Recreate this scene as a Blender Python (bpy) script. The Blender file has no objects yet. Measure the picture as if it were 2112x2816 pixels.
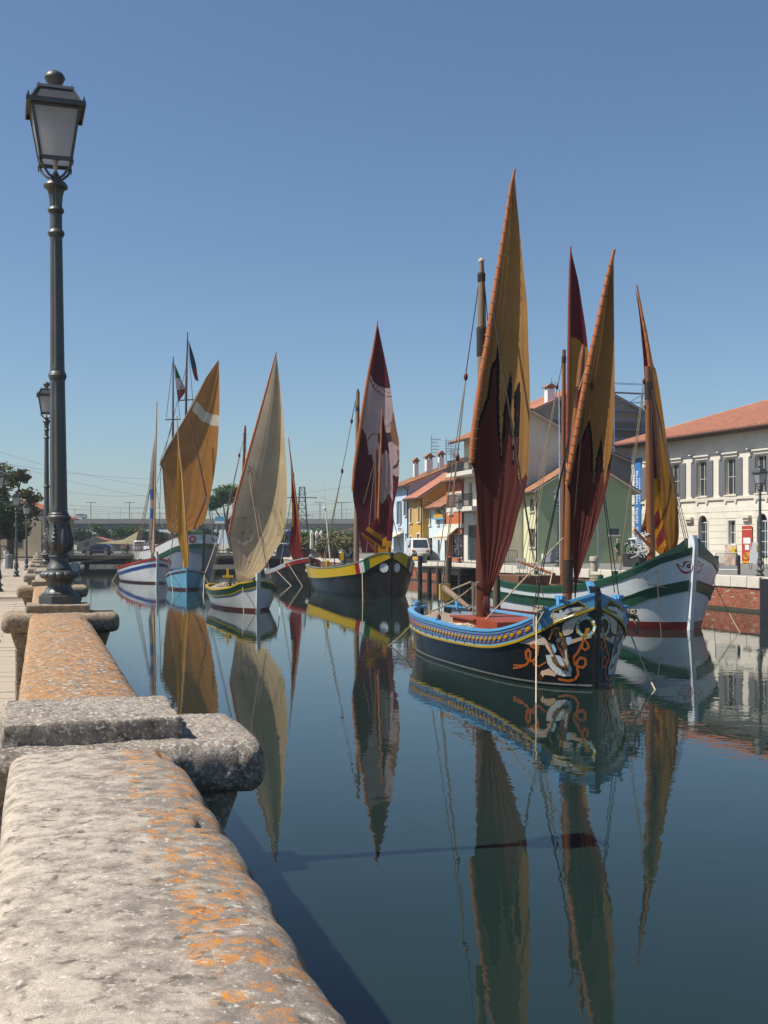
import bpy, bmesh, math, random
from mathutils import Vector, Matrix, noise
from mathutils.bvhtree import BVHTree
from math import sin, cos, pi, radians, sqrt, atan2, exp

sc = bpy.context.scene
RND = random.Random(11)

# ------------------------------------------------------------------ camera
F, CX, HY, CZ = 3090.0, 1056.0, 1497.0, 2.9      # focal length and principal lines in photo pixels, eye height over the water
cam_d = bpy.data.cameras.new('camera'); cam = bpy.data.objects.new('camera', cam_d)
sc.collection.objects.link(cam); sc.camera = cam
cam.location = (0, 0, CZ); cam.rotation_euler = (radians(90), 0, 0)
cam_d.sensor_fit = 'VERTICAL'; cam_d.sensor_height = 36.0; cam_d.lens = F / 2816 * 36
cam_d.shift_y = 89 / 2816; cam_d.clip_end = 6000; cam_d.clip_start = .05

# ------------------------------------------------------------------ sky, sun, exposure
SUN_EL = radians(54); SUN_AZ = Vector((-.97, -.24, 0)).normalized()
world = bpy.data.worlds.new('World'); sc.world = world; world.use_nodes = True
wn = world.node_tree; bg = wn.nodes['Background']
sky = wn.nodes.new('ShaderNodeTexSky'); sky.sky_type = 'NISHITA'; sky.sun_disc = False
sky.sun_elevation = SUN_EL; sky.sun_rotation = atan2(SUN_AZ.x, SUN_AZ.y)
sky.air_density = 1.0; sky.dust_density = .8; sky.ozone_density = 4.0; sky.altitude = 0
sat = wn.nodes.new('ShaderNodeMix'); sat.data_type = 'RGBA'; sat.blend_type = 'MULTIPLY'; sat.inputs[0].default_value = 1; sat.inputs[7].default_value = (.93, 1.0, 1.02, 1)      # clear maritime air, a little bluer
wn.links.new(sky.outputs[0], sat.inputs[6]); hs_ = wn.nodes.new('ShaderNodeHueSaturation'); hs_.inputs['Saturation'].default_value = 1.0; wn.links.new(sat.outputs[2], hs_.inputs['Color']); wn.links.new(hs_.outputs[0], bg.inputs[0]); bg.inputs[1].default_value = .07
sun_d = bpy.data.lights.new('sun', 'SUN'); sun = bpy.data.objects.new('sun', sun_d); sc.collection.objects.link(sun)
sun_d.energy = 4.0; sun_d.angle = radians(.53); sun_d.color = (1, .95, .87)
_sd = SUN_AZ * cos(SUN_EL) + Vector((0, 0, sin(SUN_EL)))
sun.rotation_euler = (-_sd).to_track_quat('-Z', 'Y').to_euler(); sun.location = _sd * 200
sc.view_settings.view_transform = 'Standard'; sc.view_settings.look = 'None'
sc.view_settings.exposure = .68; sc.view_settings.gamma = 1; sc.view_settings.use_curve_mapping = False
sc.render.engine = 'CYCLES'
sc.cycles.use_denoising = True; sc.cycles.max_bounces = 8; sc.cycles.transparent_max_bounces = 12
sc.cycles.sample_clamp_indirect = 6; sc.cycles.caustics_reflective = False; sc.cycles.caustics_refractive = False

# ------------------------------------------------------------------ frames: photo pixel -> place, canal coordinates -> place
ANG = radians(17.03)
U = Vector((-sin(ANG), cos(ANG), 0)); V = Vector((cos(ANG), sin(ANG), 0)); Z = Vector((0, 0, 1))
def P(px, py, d): return Vector(((px - CX) / F * d, d, CZ - (py - HY) * d / F))
def onz(px, py, z=0.0): return P(px, py, F * (CZ - z) / (py - HY))        # pixel of a point at known height
def C(s, t, z=0.0): return V * s + U * t + Z * z                          # across canal, along canal, up
def dS(px, s): return s / ((px - CX) / F * cos(ANG) + sin(ANG))           # depth where a pixel column meets the line s = const
def lerp(a, b, k): return a + (b - a) * k
def sst(a, b, x):
    k = min(1, max(0, (x - a) / (b - a))); return k * k * (3 - 2 * k)
def interp(tab, x):
    if x <= tab[0][0]: return tab[0][1]
    for (a, fa), (b, fb) in zip(tab, tab[1:]):
        if x <= b: return lerp(fa, fb, (x - a) / (b - a))
    return tab[-1][1]
def smooth_tab(tab, n=40):
    """Catmull-Rom resample of a table of (x, y)"""
    out = []
    for i in range(len(tab) - 1):
        p0 = tab[max(0, i - 1)]; p1 = tab[i]; p2 = tab[i + 1]; p3 = tab[min(len(tab) - 1, i + 2)]
        m = max(2, n // (len(tab) - 1))
        for k in range(m):
            t = k / m
            out.append(tuple(.5 * (2 * b + (c - a) * t + (2 * a - 5 * b + 4 * c - d) * t * t + (3 * b - a - 3 * c + d) * t ** 3)
                             for a, b, c, d in zip(p0, p1, p2, p3)))
    out.append(tuple(tab[-1])); return out
def resample(pts, n):
    L = [0]
    for a, b in zip(pts, pts[1:]): L.append(L[-1] + sqrt(sum((x - y) ** 2 for x, y in zip(a, b))))
    out = []
    for i in range(n):
        x = L[-1] * i / (n - 1); k = 0
        while k < len(L) - 2 and L[k + 1] < x: k += 1
        w = (x - L[k]) / max(1e-9, L[k + 1] - L[k])
        out.append(tuple(lerp(p, q, w) for p, q in zip(pts[k], pts[k + 1])))
    return out
def inpoly(poly, x, y):
    r = False; n = len(poly); j = n - 1
    for i in range(n):
        xi, yi = poly[i]; xj, yj = poly[j]
        if (yi > y) != (yj > y) and x < (xj - xi) * (y - yi) / (yj - yi) + xi: r = not r
        j = i
    return r
def dseg(p, a, b):
    ax, ay = a; bx, by = b; px, py = p; dx, dy = bx - ax, by - ay
    k = max(0, min(1, ((px - ax) * dx + (py - ay) * dy) / max(1e-9, dx * dx + dy * dy)))
    return sqrt((px - ax - k * dx) ** 2 + (py - ay - k * dy) ** 2)
def dline(p, pts): return min(dseg(p, a, b) for a, b in zip(pts, pts[1:]))
def hx(h):
    h = h.lstrip('#'); o = []
    for i in (0, 2, 4):
        c = int(h[i:i + 2], 16) / 255
        o.append(c / 12.92 if c <= .04045 else ((c + .055) / 1.055) ** 2.4)
    return tuple(o)

# ------------------------------------------------------------------ mesh building
ORG = {}
class MB:
    def __init__(s): s.v = []; s.f = []; s.m = []; s.col = None
    def add(s, vs, fs, m=0):
        o = len(s.v); s.v += [tuple(x) for x in vs]
        for f in fs: s.f.append(tuple(i + o for i in f)); s.m.append(m)
        return o
    def obox(s, o, ex, ey, ez, m=0):
        o, ex, ey, ez = Vector(o), Vector(ex), Vector(ey), Vector(ez)
        vs = [o, o + ex, o + ex + ey, o + ey, o + ez, o + ex + ez, o + ex + ey + ez, o + ey + ez]
        fs = [(0, 3, 2, 1), (4, 5, 6, 7), (0, 1, 5, 4), (1, 2, 6, 5), (2, 3, 7, 6), (3, 0, 4, 7)]
        if ex.cross(ey).dot(ez) < 0: fs = [f[::-1] for f in fs]
        s.add(vs, fs, m); return s
    def cbox(s, c, size, ax=None, m=0):
        ex, ey, ez = ax or (Vector((1, 0, 0)), Vector((0, 1, 0)), Z)
        ex, ey, ez = ex * size[0], ey * size[1], ez * size[2]
        return s.obox(Vector(c) - ex / 2 - ey / 2 - ez / 2, ex, ey, ez, m)
    def tube(s, pts, r, n=8, cap=True, m=0, rf=None):
        pts = [Vector(p) for p in pts]; k = len(pts)
        rr = r if isinstance(r, (list, tuple)) else [r] * k
        vs = []; fs = []; ref = None
        for i, p in enumerate(pts):
            d = (pts[min(k - 1, i + 1)] - pts[max(0, i - 1)])
            if d.length < 1e-9: d = Vector((0, 0, 1))
            d.normalize()
            if ref is None:
                ref = Vector((1, 0, 0)) if abs(d.x) < .9 else Vector((0, 1, 0))
            a = (ref - d * ref.dot(d)).normalized(); b = d.cross(a); ref = a
            for j in range(n):
                w = 2 * pi * j / n
                vs.append(p + (a * cos(w) + b * sin(w)) * rr[i])
        for i in range(k - 1):
            for j in range(n):
                fs.append((i * n + j, i * n + (j + 1) % n, (i + 1) * n + (j + 1) % n, (i + 1) * n + j))
        if cap:
            fs.append(tuple(range(n))[::-1]); fs.append(tuple((k - 1) * n + j for j in range(n)))
        s.add(vs, fs, m); return s
    def lathe(s, prof, n, o=(0, 0, 0), rf=None, m=0, rot=0.0, cap=True):
        o = Vector(o); vs = []; fs = []
        for (r, z) in prof:
            for j in range(n):
                w = 2 * pi * j / n + rot; q = r * (rf(w, z) if rf else 1)
                vs.append(o + Vector((q * cos(w), q * sin(w), z)))
        for i in range(len(prof) - 1):
            for j in range(n):
                fs.append((i * n + j, i * n + (j + 1) % n, (i + 1) * n + (j + 1) % n, (i + 1) * n + j))
        if cap:
            fs.append(tuple(range(n))[::-1]); fs.append(tuple((len(prof) - 1) * n + j for j in range(n)))
        s.add(vs, fs, m); return s
    def prism(s, pts, vec, m=0):
        pts = [Vector(p) for p in pts]; vec = Vector(vec); n = len(pts)
        nrm = Vector((0, 0, 0))
        for i in range(n): nrm += pts[i].cross(pts[(i + 1) % n])
        if nrm.dot(vec) < 0: pts = pts[::-1]
        s.add(pts + [p + vec for p in pts],
              [tuple(range(n))[::-1], tuple(range(n, 2 * n))] + [(i, (i + 1) % n, n + (i + 1) % n, n + i) for i in range(n)], m)
        return s
    def sweep(s, path, sec, m=0, closed=True):
        """path: list of (origin, axis_a, axis_b); sec: list of (a, b)"""
        n = len(sec); vs = []; fs = []
        for o, a, b in path:
            for (x, y) in sec: vs.append(o + a * x + b * y)
        for i in range(len(path) - 1):
            for j in range(n if closed else n - 1):
                fs.append((i * n + j, i * n + (j + 1) % n, (i + 1) * n + (j + 1) % n, (i + 1) * n + j))
        if closed: fs.append(tuple(range(n))[::-1]); fs.append(tuple((len(path) - 1) * n + j for j in range(n)))
        s.add(vs, fs, m); return s
    def grid(s, nx, ny, fn, m=0, flip=False):
        vs = [fn(i / nx, j / ny) for j in range(ny + 1) for i in range(nx + 1)]; fs = []
        for j in range(ny):
            for i in range(nx):
                a = j * (nx + 1) + i; q = (a, a + 1, a + nx + 2, a + nx + 1)
                fs.append(q[::-1] if flip else q)
        s.add(vs, fs, m); return s
    def sphere(s, c, r, nu=12, nv=8, m=0, sc3=(1, 1, 1)):
        c = Vector(c); vs = []; fs = []
        for j in range(nv + 1):
            th = pi * j / nv
            for i in range(nu):
                w = 2 * pi * i / nu
                vs.append(c + Vector((sin(th) * cos(w) * sc3[0], sin(th) * sin(w) * sc3[1], cos(th) * sc3[2])) * r)
        for j in range(nv):
            for i in range(nu):
                fs.append((j * nu + i, (j + 1) * nu + i, (j + 1) * nu + (i + 1) % nu, j * nu + (i + 1) % nu))
        s.add(vs, fs, m); return s
    def mesh(s, name, mats, org, smooth):
        me = bpy.data.meshes.new(name); org = Vector(org)
        me.from_pydata([(x - org.x, y - org.y, z - org.z) for x, y, z in s.v], [], s.f)
        mats = mats if isinstance(mats, (list, tuple)) else [mats]
        for mt in mats: me.materials.append(mt)
        if any(s.m): me.polygons.foreach_set('material_index', s.m)
        if smooth:
            me.polygons.foreach_set('use_smooth', [True] * len(s.f))
            if smooth != 'all':
                try: me.set_sharp_from_angle(angle=radians(38))
                except Exception: pass
        if s.col is not None:                                   # one colour for each face
            at = me.color_attributes.new('paint', 'FLOAT_COLOR', 'CORNER'); buf = []
            for f, c in zip(s.f, s.col): buf += (list(c) + [1.0]) * len(f)
            at.data.foreach_set('color', buf)
        me.update(); return me

def _link(o): sc.collection.objects.link(o); return o
def thing(name, label, cat, loc, group=None):
    o = _link(bpy.data.objects.new(name, None)); o.location = loc; o.empty_display_size = .3
    o['label'] = label; o['category'] = cat
    if group: o['group'] = group
    ORG[o.name] = Vector(loc); return o
def part(name, mb, mats, parent, smooth=False, label=None, kind=None):
    org = ORG[parent.name]
    o = _link(bpy.data.objects.new(name, mb.mesh(name, mats, org, smooth))); o.parent = parent; ORG[o.name] = org
    if label: o['label'] = label
    if kind: o['kind'] = kind
    return o
def solo(name, mb, mats, label=None, cat=None, group=None, kind=None, smooth=False, loc=None):
    if loc is None:
        xs = [p[0] for p in mb.v]; ys = [p[1] for p in mb.v]; zs = [p[2] for p in mb.v]
        loc = ((min(xs) + max(xs)) / 2, (min(ys) + max(ys)) / 2, min(zs))
    o = _link(bpy.data.objects.new(name, mb.mesh(name, mats, loc, smooth))); o.location = loc; ORG[o.name] = Vector(loc)
    if label: o['label'] = label
    if cat: o['category'] = cat
    if group: o['group'] = group
    if kind: o['kind'] = kind
    return o
def copy_tree(o, loc=None, label=None, scale=None, rz=None, parent=None):
    c = _link(o.copy())
    if parent: c.parent = parent
    if loc is not None: c.location = loc
    if scale: c.scale = (scale,) * 3
    if rz is not None: c.rotation_euler = (0, 0, rz)
    if label: c['label'] = label
    for ch in o.children: copy_tree(ch, parent=c)
    return c

# ------------------------------------------------------------------ materials
MATS = {}
class NT:
    def __init__(s, name):
        s.mat = bpy.data.materials.new(name); s.mat.use_nodes = True; s.t = s.mat.node_tree
        s.b = s.t.nodes['Principled BSDF']; s.out = s.t.nodes['Material Output']; s._tc = None
    def n(s, typ, **kw):
        x = s.t.nodes.new('ShaderNode' + typ)
        for k, v in kw.items():
            if k.startswith('i_'): x.inputs[k[2:].replace('_', ' ')].default_value = v
            else: setattr(x, k, v)
        return x
    def l(s, a, b): s.t.links.new(a, b); return a
    @property
    def tc(s):
        if s._tc is None: s._tc = s.n('TexCoord').outputs['Object']
        return s._tc
    def noise(s, scale, detail=4, rough=.55, vec=None, dist=0, stretch=None):
        x = s.n('TexNoise', i_Scale=scale, i_Detail=detail, i_Roughness=rough, i_Distortion=dist)
        v = vec or s.tc
        if stretch:
            mp = s.n('Mapping'); mp.inputs['Scale'].default_value = stretch; s.l(v, mp.inputs[0]); v = mp.outputs[0]
        s.l(v, x.inputs['Vector']); return x.outputs[0]
    def ramp(s, src, stops, mode='LINEAR'):
        x = s.n('ValToRGB'); x.color_ramp.interpolation = mode; e = x.color_ramp.elements
        while len(e) < len(stops): e.new(.5)
        for el, (p, c) in zip(e, stops):
            el.position = p; el.color = (c, c, c, 1) if isinstance(c, (int, float)) else (*c[:3], 1)
        s.l(src, x.inputs[0]); return x.outputs[0]
    def mix(s, fac, a, b, mode='MIX'):
        x = s.n('Mix', data_type='RGBA', blend_type=mode)
        for i, v in ((0, fac), (6, a), (7, b)):
            sock = x.inputs[i]
            if hasattr(v, 'is_linked'): s.l(v, sock)
            elif isinstance(v, (int, float)): sock.default_value = v if i == 0 else (v, v, v, 1)
            else: sock.default_value = (*v[:3], 1)
        return x.outputs[2]
    def math(s, op, a, b=0.0, c=None):
        x = s.n('Math', operation=op)
        for i, v in enumerate((a, b) if c is None else (a, b, c)):
            if hasattr(v, 'is_linked'): s.l(v, x.inputs[i])
            else: x.inputs[i].default_value = v
        return x.outputs[0]
    def attr(s, name, out='Fac'):
        x = s.n('Attribute'); x.attribute_name = name; return x.outputs[out]
    def bump(s, src, dist=.01, strength=1.0, nrm=None):
        x = s.n('Bump'); x.inputs['Distance'].default_value = dist; x.inputs['Strength'].default_value = strength
        s.l(src, x.inputs['Height'])
        if nrm: s.l(nrm, x.inputs['Normal'])
        return x.outputs[0]
    def fin(s, col=None, rough=None, nrm=None, **kw):
        for key, v in (('Base Color', col), ('Roughness', rough), ('Normal', nrm)):
            if v is None: continue
            if hasattr(v, 'is_linked'): s.l(v, s.b.inputs[key])
            elif key == 'Base Color': s.b.inputs[key].default_value = (*v[:3], 1)
            else: s.b.inputs[key].default_value = v
        for k, v in kw.items(): s.b.inputs[k.replace('_', ' ')].default_value = v
        return s.mat
def sc3(c, k): return tuple(min(1, x * k) for x in c)
def mk(name, col, rough=.6, metal=0, var=.16, vs=5, bump=.0, bs=60, spec=.5, dirt=0, dcol='#3a342c', ds=2.5, stretch=None, coat=0):
    if name in MATS: return MATS[name]
    c = hx(col) if isinstance(col, str) else col
    t = NT(name)
    n1 = t.noise(vs, 5, .6, stretch=stretch)
    out = t.mix(t.ramp(n1, [(.3, 0), (.7, 1)]), sc3(c, 1 - var), sc3(c, 1 + var))
    if dirt:
        n2 = t.noise(ds, 7, .68)
        out = t.mix(t.ramp(n2, [(.48, 0), (.72, dirt)]), out, hx(dcol))
    nr = t.bump(t.noise(bs, 5, .6, stretch=stretch), bump) if bump else None
    t.fin(out, rough, nr, Metallic=metal, Specular_IOR_Level=spec)
    if coat: t.b.inputs['Coat Weight'].default_value = coat; t.b.inputs['Coat Roughness'].default_value = .08
    MATS[name] = t.mat; return t.mat
def attr_paint(name, rough=.4, coat=0.0, var=.1):
    if name in MATS: return MATS[name]
    t = NT(name); a = t.attr('paint', 'Color')
    n = t.ramp(t.noise(7, 5, .6), [(.3, 1 - var), (.7, 1 + var * .5)])
    t.fin(t.mix(1.0, a, n, 'MULTIPLY'), rough)
    if coat: t.b.inputs['Coat Weight'].default_value = coat
    MATS[name] = t.mat; return t.mat

def stone(name, base='#b9a893', dark=.35, lich_all=.0, lich_edge=.0, white=.2, bumpk=1.0, ws=None):
    t = NT(name); e = t.attr('sx')
    big = t.noise(3.2, 6, .65); mid = t.noise(19, 8, .72, dist=.15); fine = t.noise(110, 5, .75)
    b = hx(base)
    col = t.mix(t.ramp(big, [(.35, 0), (.65, 1)]), sc3(b, .9), sc3(b, 1.1))
    col = t.mix(t.ramp(fine, [(.35, .0), (.75, .6)]), col, sc3(b, .6))
    gr = t.noise(300, 3, .6); col = t.mix(t.ramp(gr, [(.36, .0), (.7, .5)]), col, sc3(b, .5))
    # grey weathering, heavier to the canal side
    gm = t.math('ADD', mid, t.math('MULTIPLY', t.ramp(e, [(.3, 0), (.75, 1)]), .15 if lich_edge else 0))
    gm = t.math('ADD', gm, t.math('MULTIPLY', big, .35))
    col = t.mix(t.ramp(gm, [(.70 - dark * .25, 0), (.92 - dark * .2, .8)]), col, hx('#6a6058'))
    pit = t.noise(27, 6, .66, dist=.35)
    col = t.mix(t.ramp(pit, [(.55, 0), (.66, .75)]), col, hx('#453c34'))
    # white crust
    wt = t.noise(ws or (130 if white > .5 else 70), 4, .6, dist=.3)
    col = t.mix(t.ramp(wt, [(.64 - white * .12, 0), (.70 - white * .1, .75 if white else 0)]), col, hx('#cfc8bd'))
    # orange lichen in rosettes
    vo = t.n('TexVoronoi', feature='F1', i_Scale=24.0); vo.inputs['Randomness'].default_value = 1
    wv = t.n('Mix', data_type='VECTOR'); t.l(t.tc, wv.inputs[4])
    nz = t.n('TexNoise', i_Scale=14.0, i_Detail=3.0); t.l(t.tc, nz.inputs['Vector']); t.l(nz.outputs[1], wv.inputs[5]); wv.inputs[0].default_value = .06
    t.l(wv.outputs[1], vo.inputs['Vector'])
    ring = t.ramp(vo.outputs['Distance'], [(.0, .35), (.18, .25), (.30, 1), (.40, .75), (.52, 0)])
    lm = t.noise(8.5, 6, .7, dist=.5)
    em = t.math('MULTIPLY', t.ramp(e, [(.48, 0), (.66, 1), (.93, 1), (1.0, .3)]), lich_edge)
    amt = t.math('ADD', t.math('ADD', lm, em), lich_all)
    lmask = t.ramp(amt, [(.64, 0), (.74, 1)])
    brk = t.ramp(t.noise(60, 4, .65), [(.36, .15), (.58, 1)])
    lmask = t.math('MULTIPLY', t.math('MULTIPLY', lmask, brk), t.math('MAXIMUM', ring, t.ramp(amt, [(.8, 0), (.95, .9)])))
    lcol = t.mix(t.noise(35, 3), hx('#b8691f'), hx('#c98f3e'))
    col = t.mix(lmask, col, lcol)
    h = t.math('ADD', t.math('MULTIPLY', mid, .28), t.math('ADD', t.math('ADD', t.math('MULTIPLY', fine, .4), t.math('MULTIPLY', gr, .16)), t.math('MULTIPLY', t.ramp(pit, [(.55, 0), (.7, -1)]), .35)))
    t.fin(col, .92, t.bump(h, .007 * bumpk), Specular_IOR_Level=.25)
    MATS[name] = t.mat; return t.mat

def wood(name, col, rough=.5, var=.25, along=(1, 1, .06), sc_=30):
    if name in MATS: return MATS[name]
    t = NT(name); c = hx(col)
    g = t.noise(sc_, 5, .6, stretch=along)
    out = t.mix(t.ramp(g, [(.3, 0), (.7, 1)]), sc3(c, 1 - var), sc3(c, 1 + var))
    t.fin(out, rough, t.bump(g, .004)); MATS[name] = t.mat; return t.mat

def sailcloth(name, trans=.3, stripe=.10):
    t = NT(name); a = t.attr('paint', 'Color'); uv = t.n('UVMap').outputs[0]
    sx = t.n('SeparateXYZ'); t.l(uv, sx.inputs[0])
    mp = t.n('Mapping'); mp.inputs['Scale'].default_value = (150, 1.6, 1); t.l(uv, mp.inputs[0])
    st = t.noise(1.0, 3, .6, vec=mp.outputs[0])
    mp2 = t.n('Mapping'); mp2.inputs['Scale'].default_value = (18, .9, 1); t.l(uv, mp2.inputs[0])
    st2 = t.noise(1.0, 4, .6, vec=mp2.outputs[0])
    k = t.math('ADD', t.ramp(st, [(.25, 1 - stripe * 1.6), (.75, 1 + stripe)]), t.ramp(st2, [(.3, -stripe * 1.6), (.7, stripe)]))
    kk = t.n('CombineColor')
    for i in range(3): t.l(k, kk.inputs[i])
    blot = t.ramp(t.noise(1.3, 6, .65), [(.3, .82), (.7, 1.08)])
    col = t.mix(1.0, t.mix(1.0, a, kk.outputs[0], 'MULTIPLY'), blot, 'MULTIPLY')
    t.fin(col, .85, t.bump(st2, .02), Specular_IOR_Level=.15)
    tr = t.n('BsdfTranslucent'); t.l(col, tr.inputs[0])
    ms = t.n('MixShader'); ms.inputs[0].default_value = trans
    t.l(t.b.outputs[0], ms.inputs[1]); t.l(tr.outputs[0], ms.inputs[2]); t.l(ms.outputs[0], t.out.inputs[0])
    MATS[name] = t.mat; return t.mat

def foliage(name, c1, c2, trans=.25):
    t = NT(name)
    oi = t.n('Attribute'); oi.attribute_name = 'paint'
    n = t.ramp(t.noise(1.1, 4, .6), [(.3, 0), (.7, 1)])
    col = t.mix(n, hx(c1), hx(c2))
    t.fin(col, .6, Specular_IOR_Level=.3)
    tr = t.n('BsdfTranslucent'); t.l(col, tr.inputs[0]); ms = t.n('MixShader'); ms.inputs[0].default_value = trans
    t.l(t.b.outputs[0], ms.inputs[1]); t.l(tr.outputs[0], ms.inputs[2]); t.l(ms.outputs[0], t.out.inputs[0])
    MATS[name] = t.mat; return t.mat

def glass_pane(name, col=(.03, .04, .05), rough=.05):
    if name in MATS: return MATS[name]
    t = NT(name); t.fin(t.mix(t.noise(.9, 3), sc3(col, .5), sc3(col, 1.7)), rough, Specular_IOR_Level=.6); MATS[name] = t.mat; return t.mat

M = {}
M['iron'] = mk('lamp_iron', '#484a48', .42, .0, .22, 9, .0015, 120, .6, .35, '#5a4634', 6)
M['iron_dark'] = mk('dark_iron', '#1d1f20', .5, 0, .2, 9)
M['rope'] = mk('rope', '#93866f', .9, 0, .25, 40, .004, 220)
M['rope_dark'] = mk('tarred_rope', '#3a332c', .85, 0, .25, 40, .003, 200)
M['rope_pale'] = mk('pale_rope', '#b9ab8d', .9, 0, .2, 40, .004, 220)
M['mast'] = wood('varnished_mast', '#7a4a22', .38)
M['mast_grey'] = wood('weathered_mast', '#7a6650', .65)
M['mast_red'] = wood('oiled_mast', '#5a2c16', .42)
M['spar'] = wood('varnished_spar', '#a9602c', .33)
M['spar_pale'] = wood('pale_spar', '#b98e5c', .45)
M['deck'] = wood('deck_planks', '#8b7a66', .8, .2, (1, 1, 1), 12)
M['hatch_red'] = mk('red_hatch_paint', '#8c3d22', .5, 0, .15, 6)
M['white_paint'] = mk('white_paint', '#d9d9d6', .35, 0, .05, 3, .001, 30, dirt=.12, dcol='#8a8478')
M['metal_grey'] = mk('galvanised_steel', '#8f9396', .4, .6, .1, 20)
# ================================================================== the setting
ZL, ZR = 1.30, 1.50              # left pavement, right quay
SR = 29.2                        # right quay edge across the canal
def make_water():
    t = NT('canal_water')
    n1 = t.noise(1.1, 3, .5, stretch=(1, 1, 1)); n2 = t.noise(3.4, 2, .5, dist=.4); big = t.noise(.055, 2, .5)
    n3 = t.noise(9.0, 2, .5)
    sp = t.n('SeparateXYZ'); t.l(t.tc, sp.inputs[0])
    calm = t.ramp(big, [(.42, .35), (.62, 1.0)])
    h = t.math('ADD', t.math('MULTIPLY', n1, .55), t.math('MULTIPLY', n2, .30))
    h = t.math('ADD', h, t.math('MULTIPLY', n3, .035))
    h = t.math('MULTIPLY', h, calm)
    murk = t.mix(t.ramp(t.noise(.12, 3), [(.35, 0), (.65, 1)]), (.0085, .019, .017), (.0125, .025, .021))
    t.fin(murk, .012, t.bump(h, .0072), IOR=1.333, Specular_IOR_Level=.5)
    m = MB(); a = C(.05, -40); b = C(SR + .2, -40); c = C(SR + .2, 330); d = C(.05, 330)
    m.add([a, b, c, d], [(0, 1, 2, 3)])
    solo('water', m, t.mat, kind='structure', loc=(0, 0, 0))
make_water()

def plane_mat():
    t = NT('left_paving'); v = t.tc
    n = t.noise(1.2, 6, .65); f = t.noise(30, 4, .6)
    c = t.mix(n, hx('#9c8e7c'), hx('#b8aa96')); c = t.mix(t.ramp(f, [(.4, 0), (.75, .5)]), c, hx('#8a7c6c'))
    return t.fin(c, .9, t.bump(f, .004))
M['paving'] = plane_mat()
M['joint'] = mk('paving_joint', '#7d7060', .95, 0, .2, 8)
M['road'] = mk('asphalt', '#77736d', .9, 0, .12, 2, .003, 80, dirt=.3, dcol='#5d5852')
M['quay_stone'] = mk('istrian_coping', '#cfc6b6', .8, 0, .09, 3, .004, 30, dirt=.45, dcol='#8d8272', ds=1.6)
M['wall_dark'] = mk('wet_quay_wall', '#4d473f', .8, 0, .25, 4, .01, 12, dirt=.6, dcol='#24281f', ds=1.2)

# left quay: pavement sheet to the horizon, quay wall down to the bed
m = MB(); m.add([C(-900, -60, ZL - .03), C(-.05, -60, ZL - .03), C(-.05, 148, ZL - .03), C(-900, 148, ZL - .03)], [(0, 1, 2, 3)])
left_ground = solo('left_quay_pavement', m, M['joint'], kind='structure', loc=(0, 0, ZL - .03))
m = MB(); m.obox(C(-.06, -60, -1.2), V * .34, U * 208, Z * (ZL + 1.2 - .035)); m.obox(C(-.04, -3, ZL - .03), V * .34, U * 62, Z * (2.06 - ZL + .03))
solo('left_quay_wall', m, M['wall_dark'], kind='structure')
slab = MB(); g = .006
slab.cbox((0, 0, -.015), (1 - g * 2, .5 - g * 2, .05)); slab_me = slab.mesh('slab', M['paving'], (0, 0, 0), False)
rr = random.Random(3)
k = 0
for i in range(60):                                   # setts of the pavement along the parapet, nearest rows one by one
    tt = 6.0 + i * .5
    for j in range(-1 if i % 2 else 0, 5):
        if k >= 300: break
        o = _link(bpy.data.objects.new('paving_slab', slab_me)); o.parent = left_ground
        o.location = C(-.62 - j - (.5 if i % 2 else 0), tt, .03 + rr.uniform(-.004, .004)); o.rotation_euler = (rr.uniform(-.004, .004), rr.uniform(-.004, .004), ANG)
        k += 1
m = MB()
for i in range(250):
    tt = (36.0 if i < 240 else 6) + i * .5 if i < 220 else None
    if tt is None: break
    for j in range(-1 if i % 2 else 0, 3 if tt > 100 else 6):
        c = C(-.62 - j * 1.0 - (.5 if i % 2 else 0), tt, ZL); m.cbox(c + Z * rr.uniform(-.03, -.022), (1 - g * 2, .5 - g * 2, .05), (V, U, Z))
o = part('far_paving_slabs', m, M['paving'], left_ground, kind='stuff')

# right quay
m = MB(); m.add([C(SR + .3, -60, ZR - .01), C(900, -60, ZR - .01), C(900, 148, ZR - .01), C(SR + .3, 148, ZR - .01)], [(0, 1, 2, 3)])
right_ground = solo('right_quay_pavement', m, M['road'], kind='structure', loc=(0, 0, ZR - .01))
m = MB(); m.add([C(-900, 148.02, ZR - .03), C(-1, 148.02, ZR - .03), C(-1, 330, ZR - .03), C(-900, 330, ZR - .03)], [(0, 1, 2, 3)])
m.add([C(SR + 1, 148.02, ZR - .03), C(900, 148.02, ZR - .03), C(900, 330, ZR - .03), C(SR + 1, 330, ZR - .03)], [(0, 1, 2, 3)])
m.add([C(-2500, 330, ZR - .03), C(2500, 330, ZR - .03), C(2500, 4000, ZR - .03), C(-2500, 4000, ZR - .03)], [(0, 1, 2, 3)])
M['fields'] = mk('far_ground', '#8c8672', .95, 0, .2, .05)
solo('far_ground', m, M['fields'], kind='structure', loc=(0, 0, ZR - .03))
# far banks beyond the low bridge
m = MB(); m.obox(C(-1.2, 148, -1), V * 1.2, U * 182, Z * (ZR + .97)); m.obox(C(SR, 148, -1), V * 1.2, U * 182, Z * (ZR + .97))
solo('far_canal_banks', m, M['wall_dark'], kind='structure')
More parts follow.
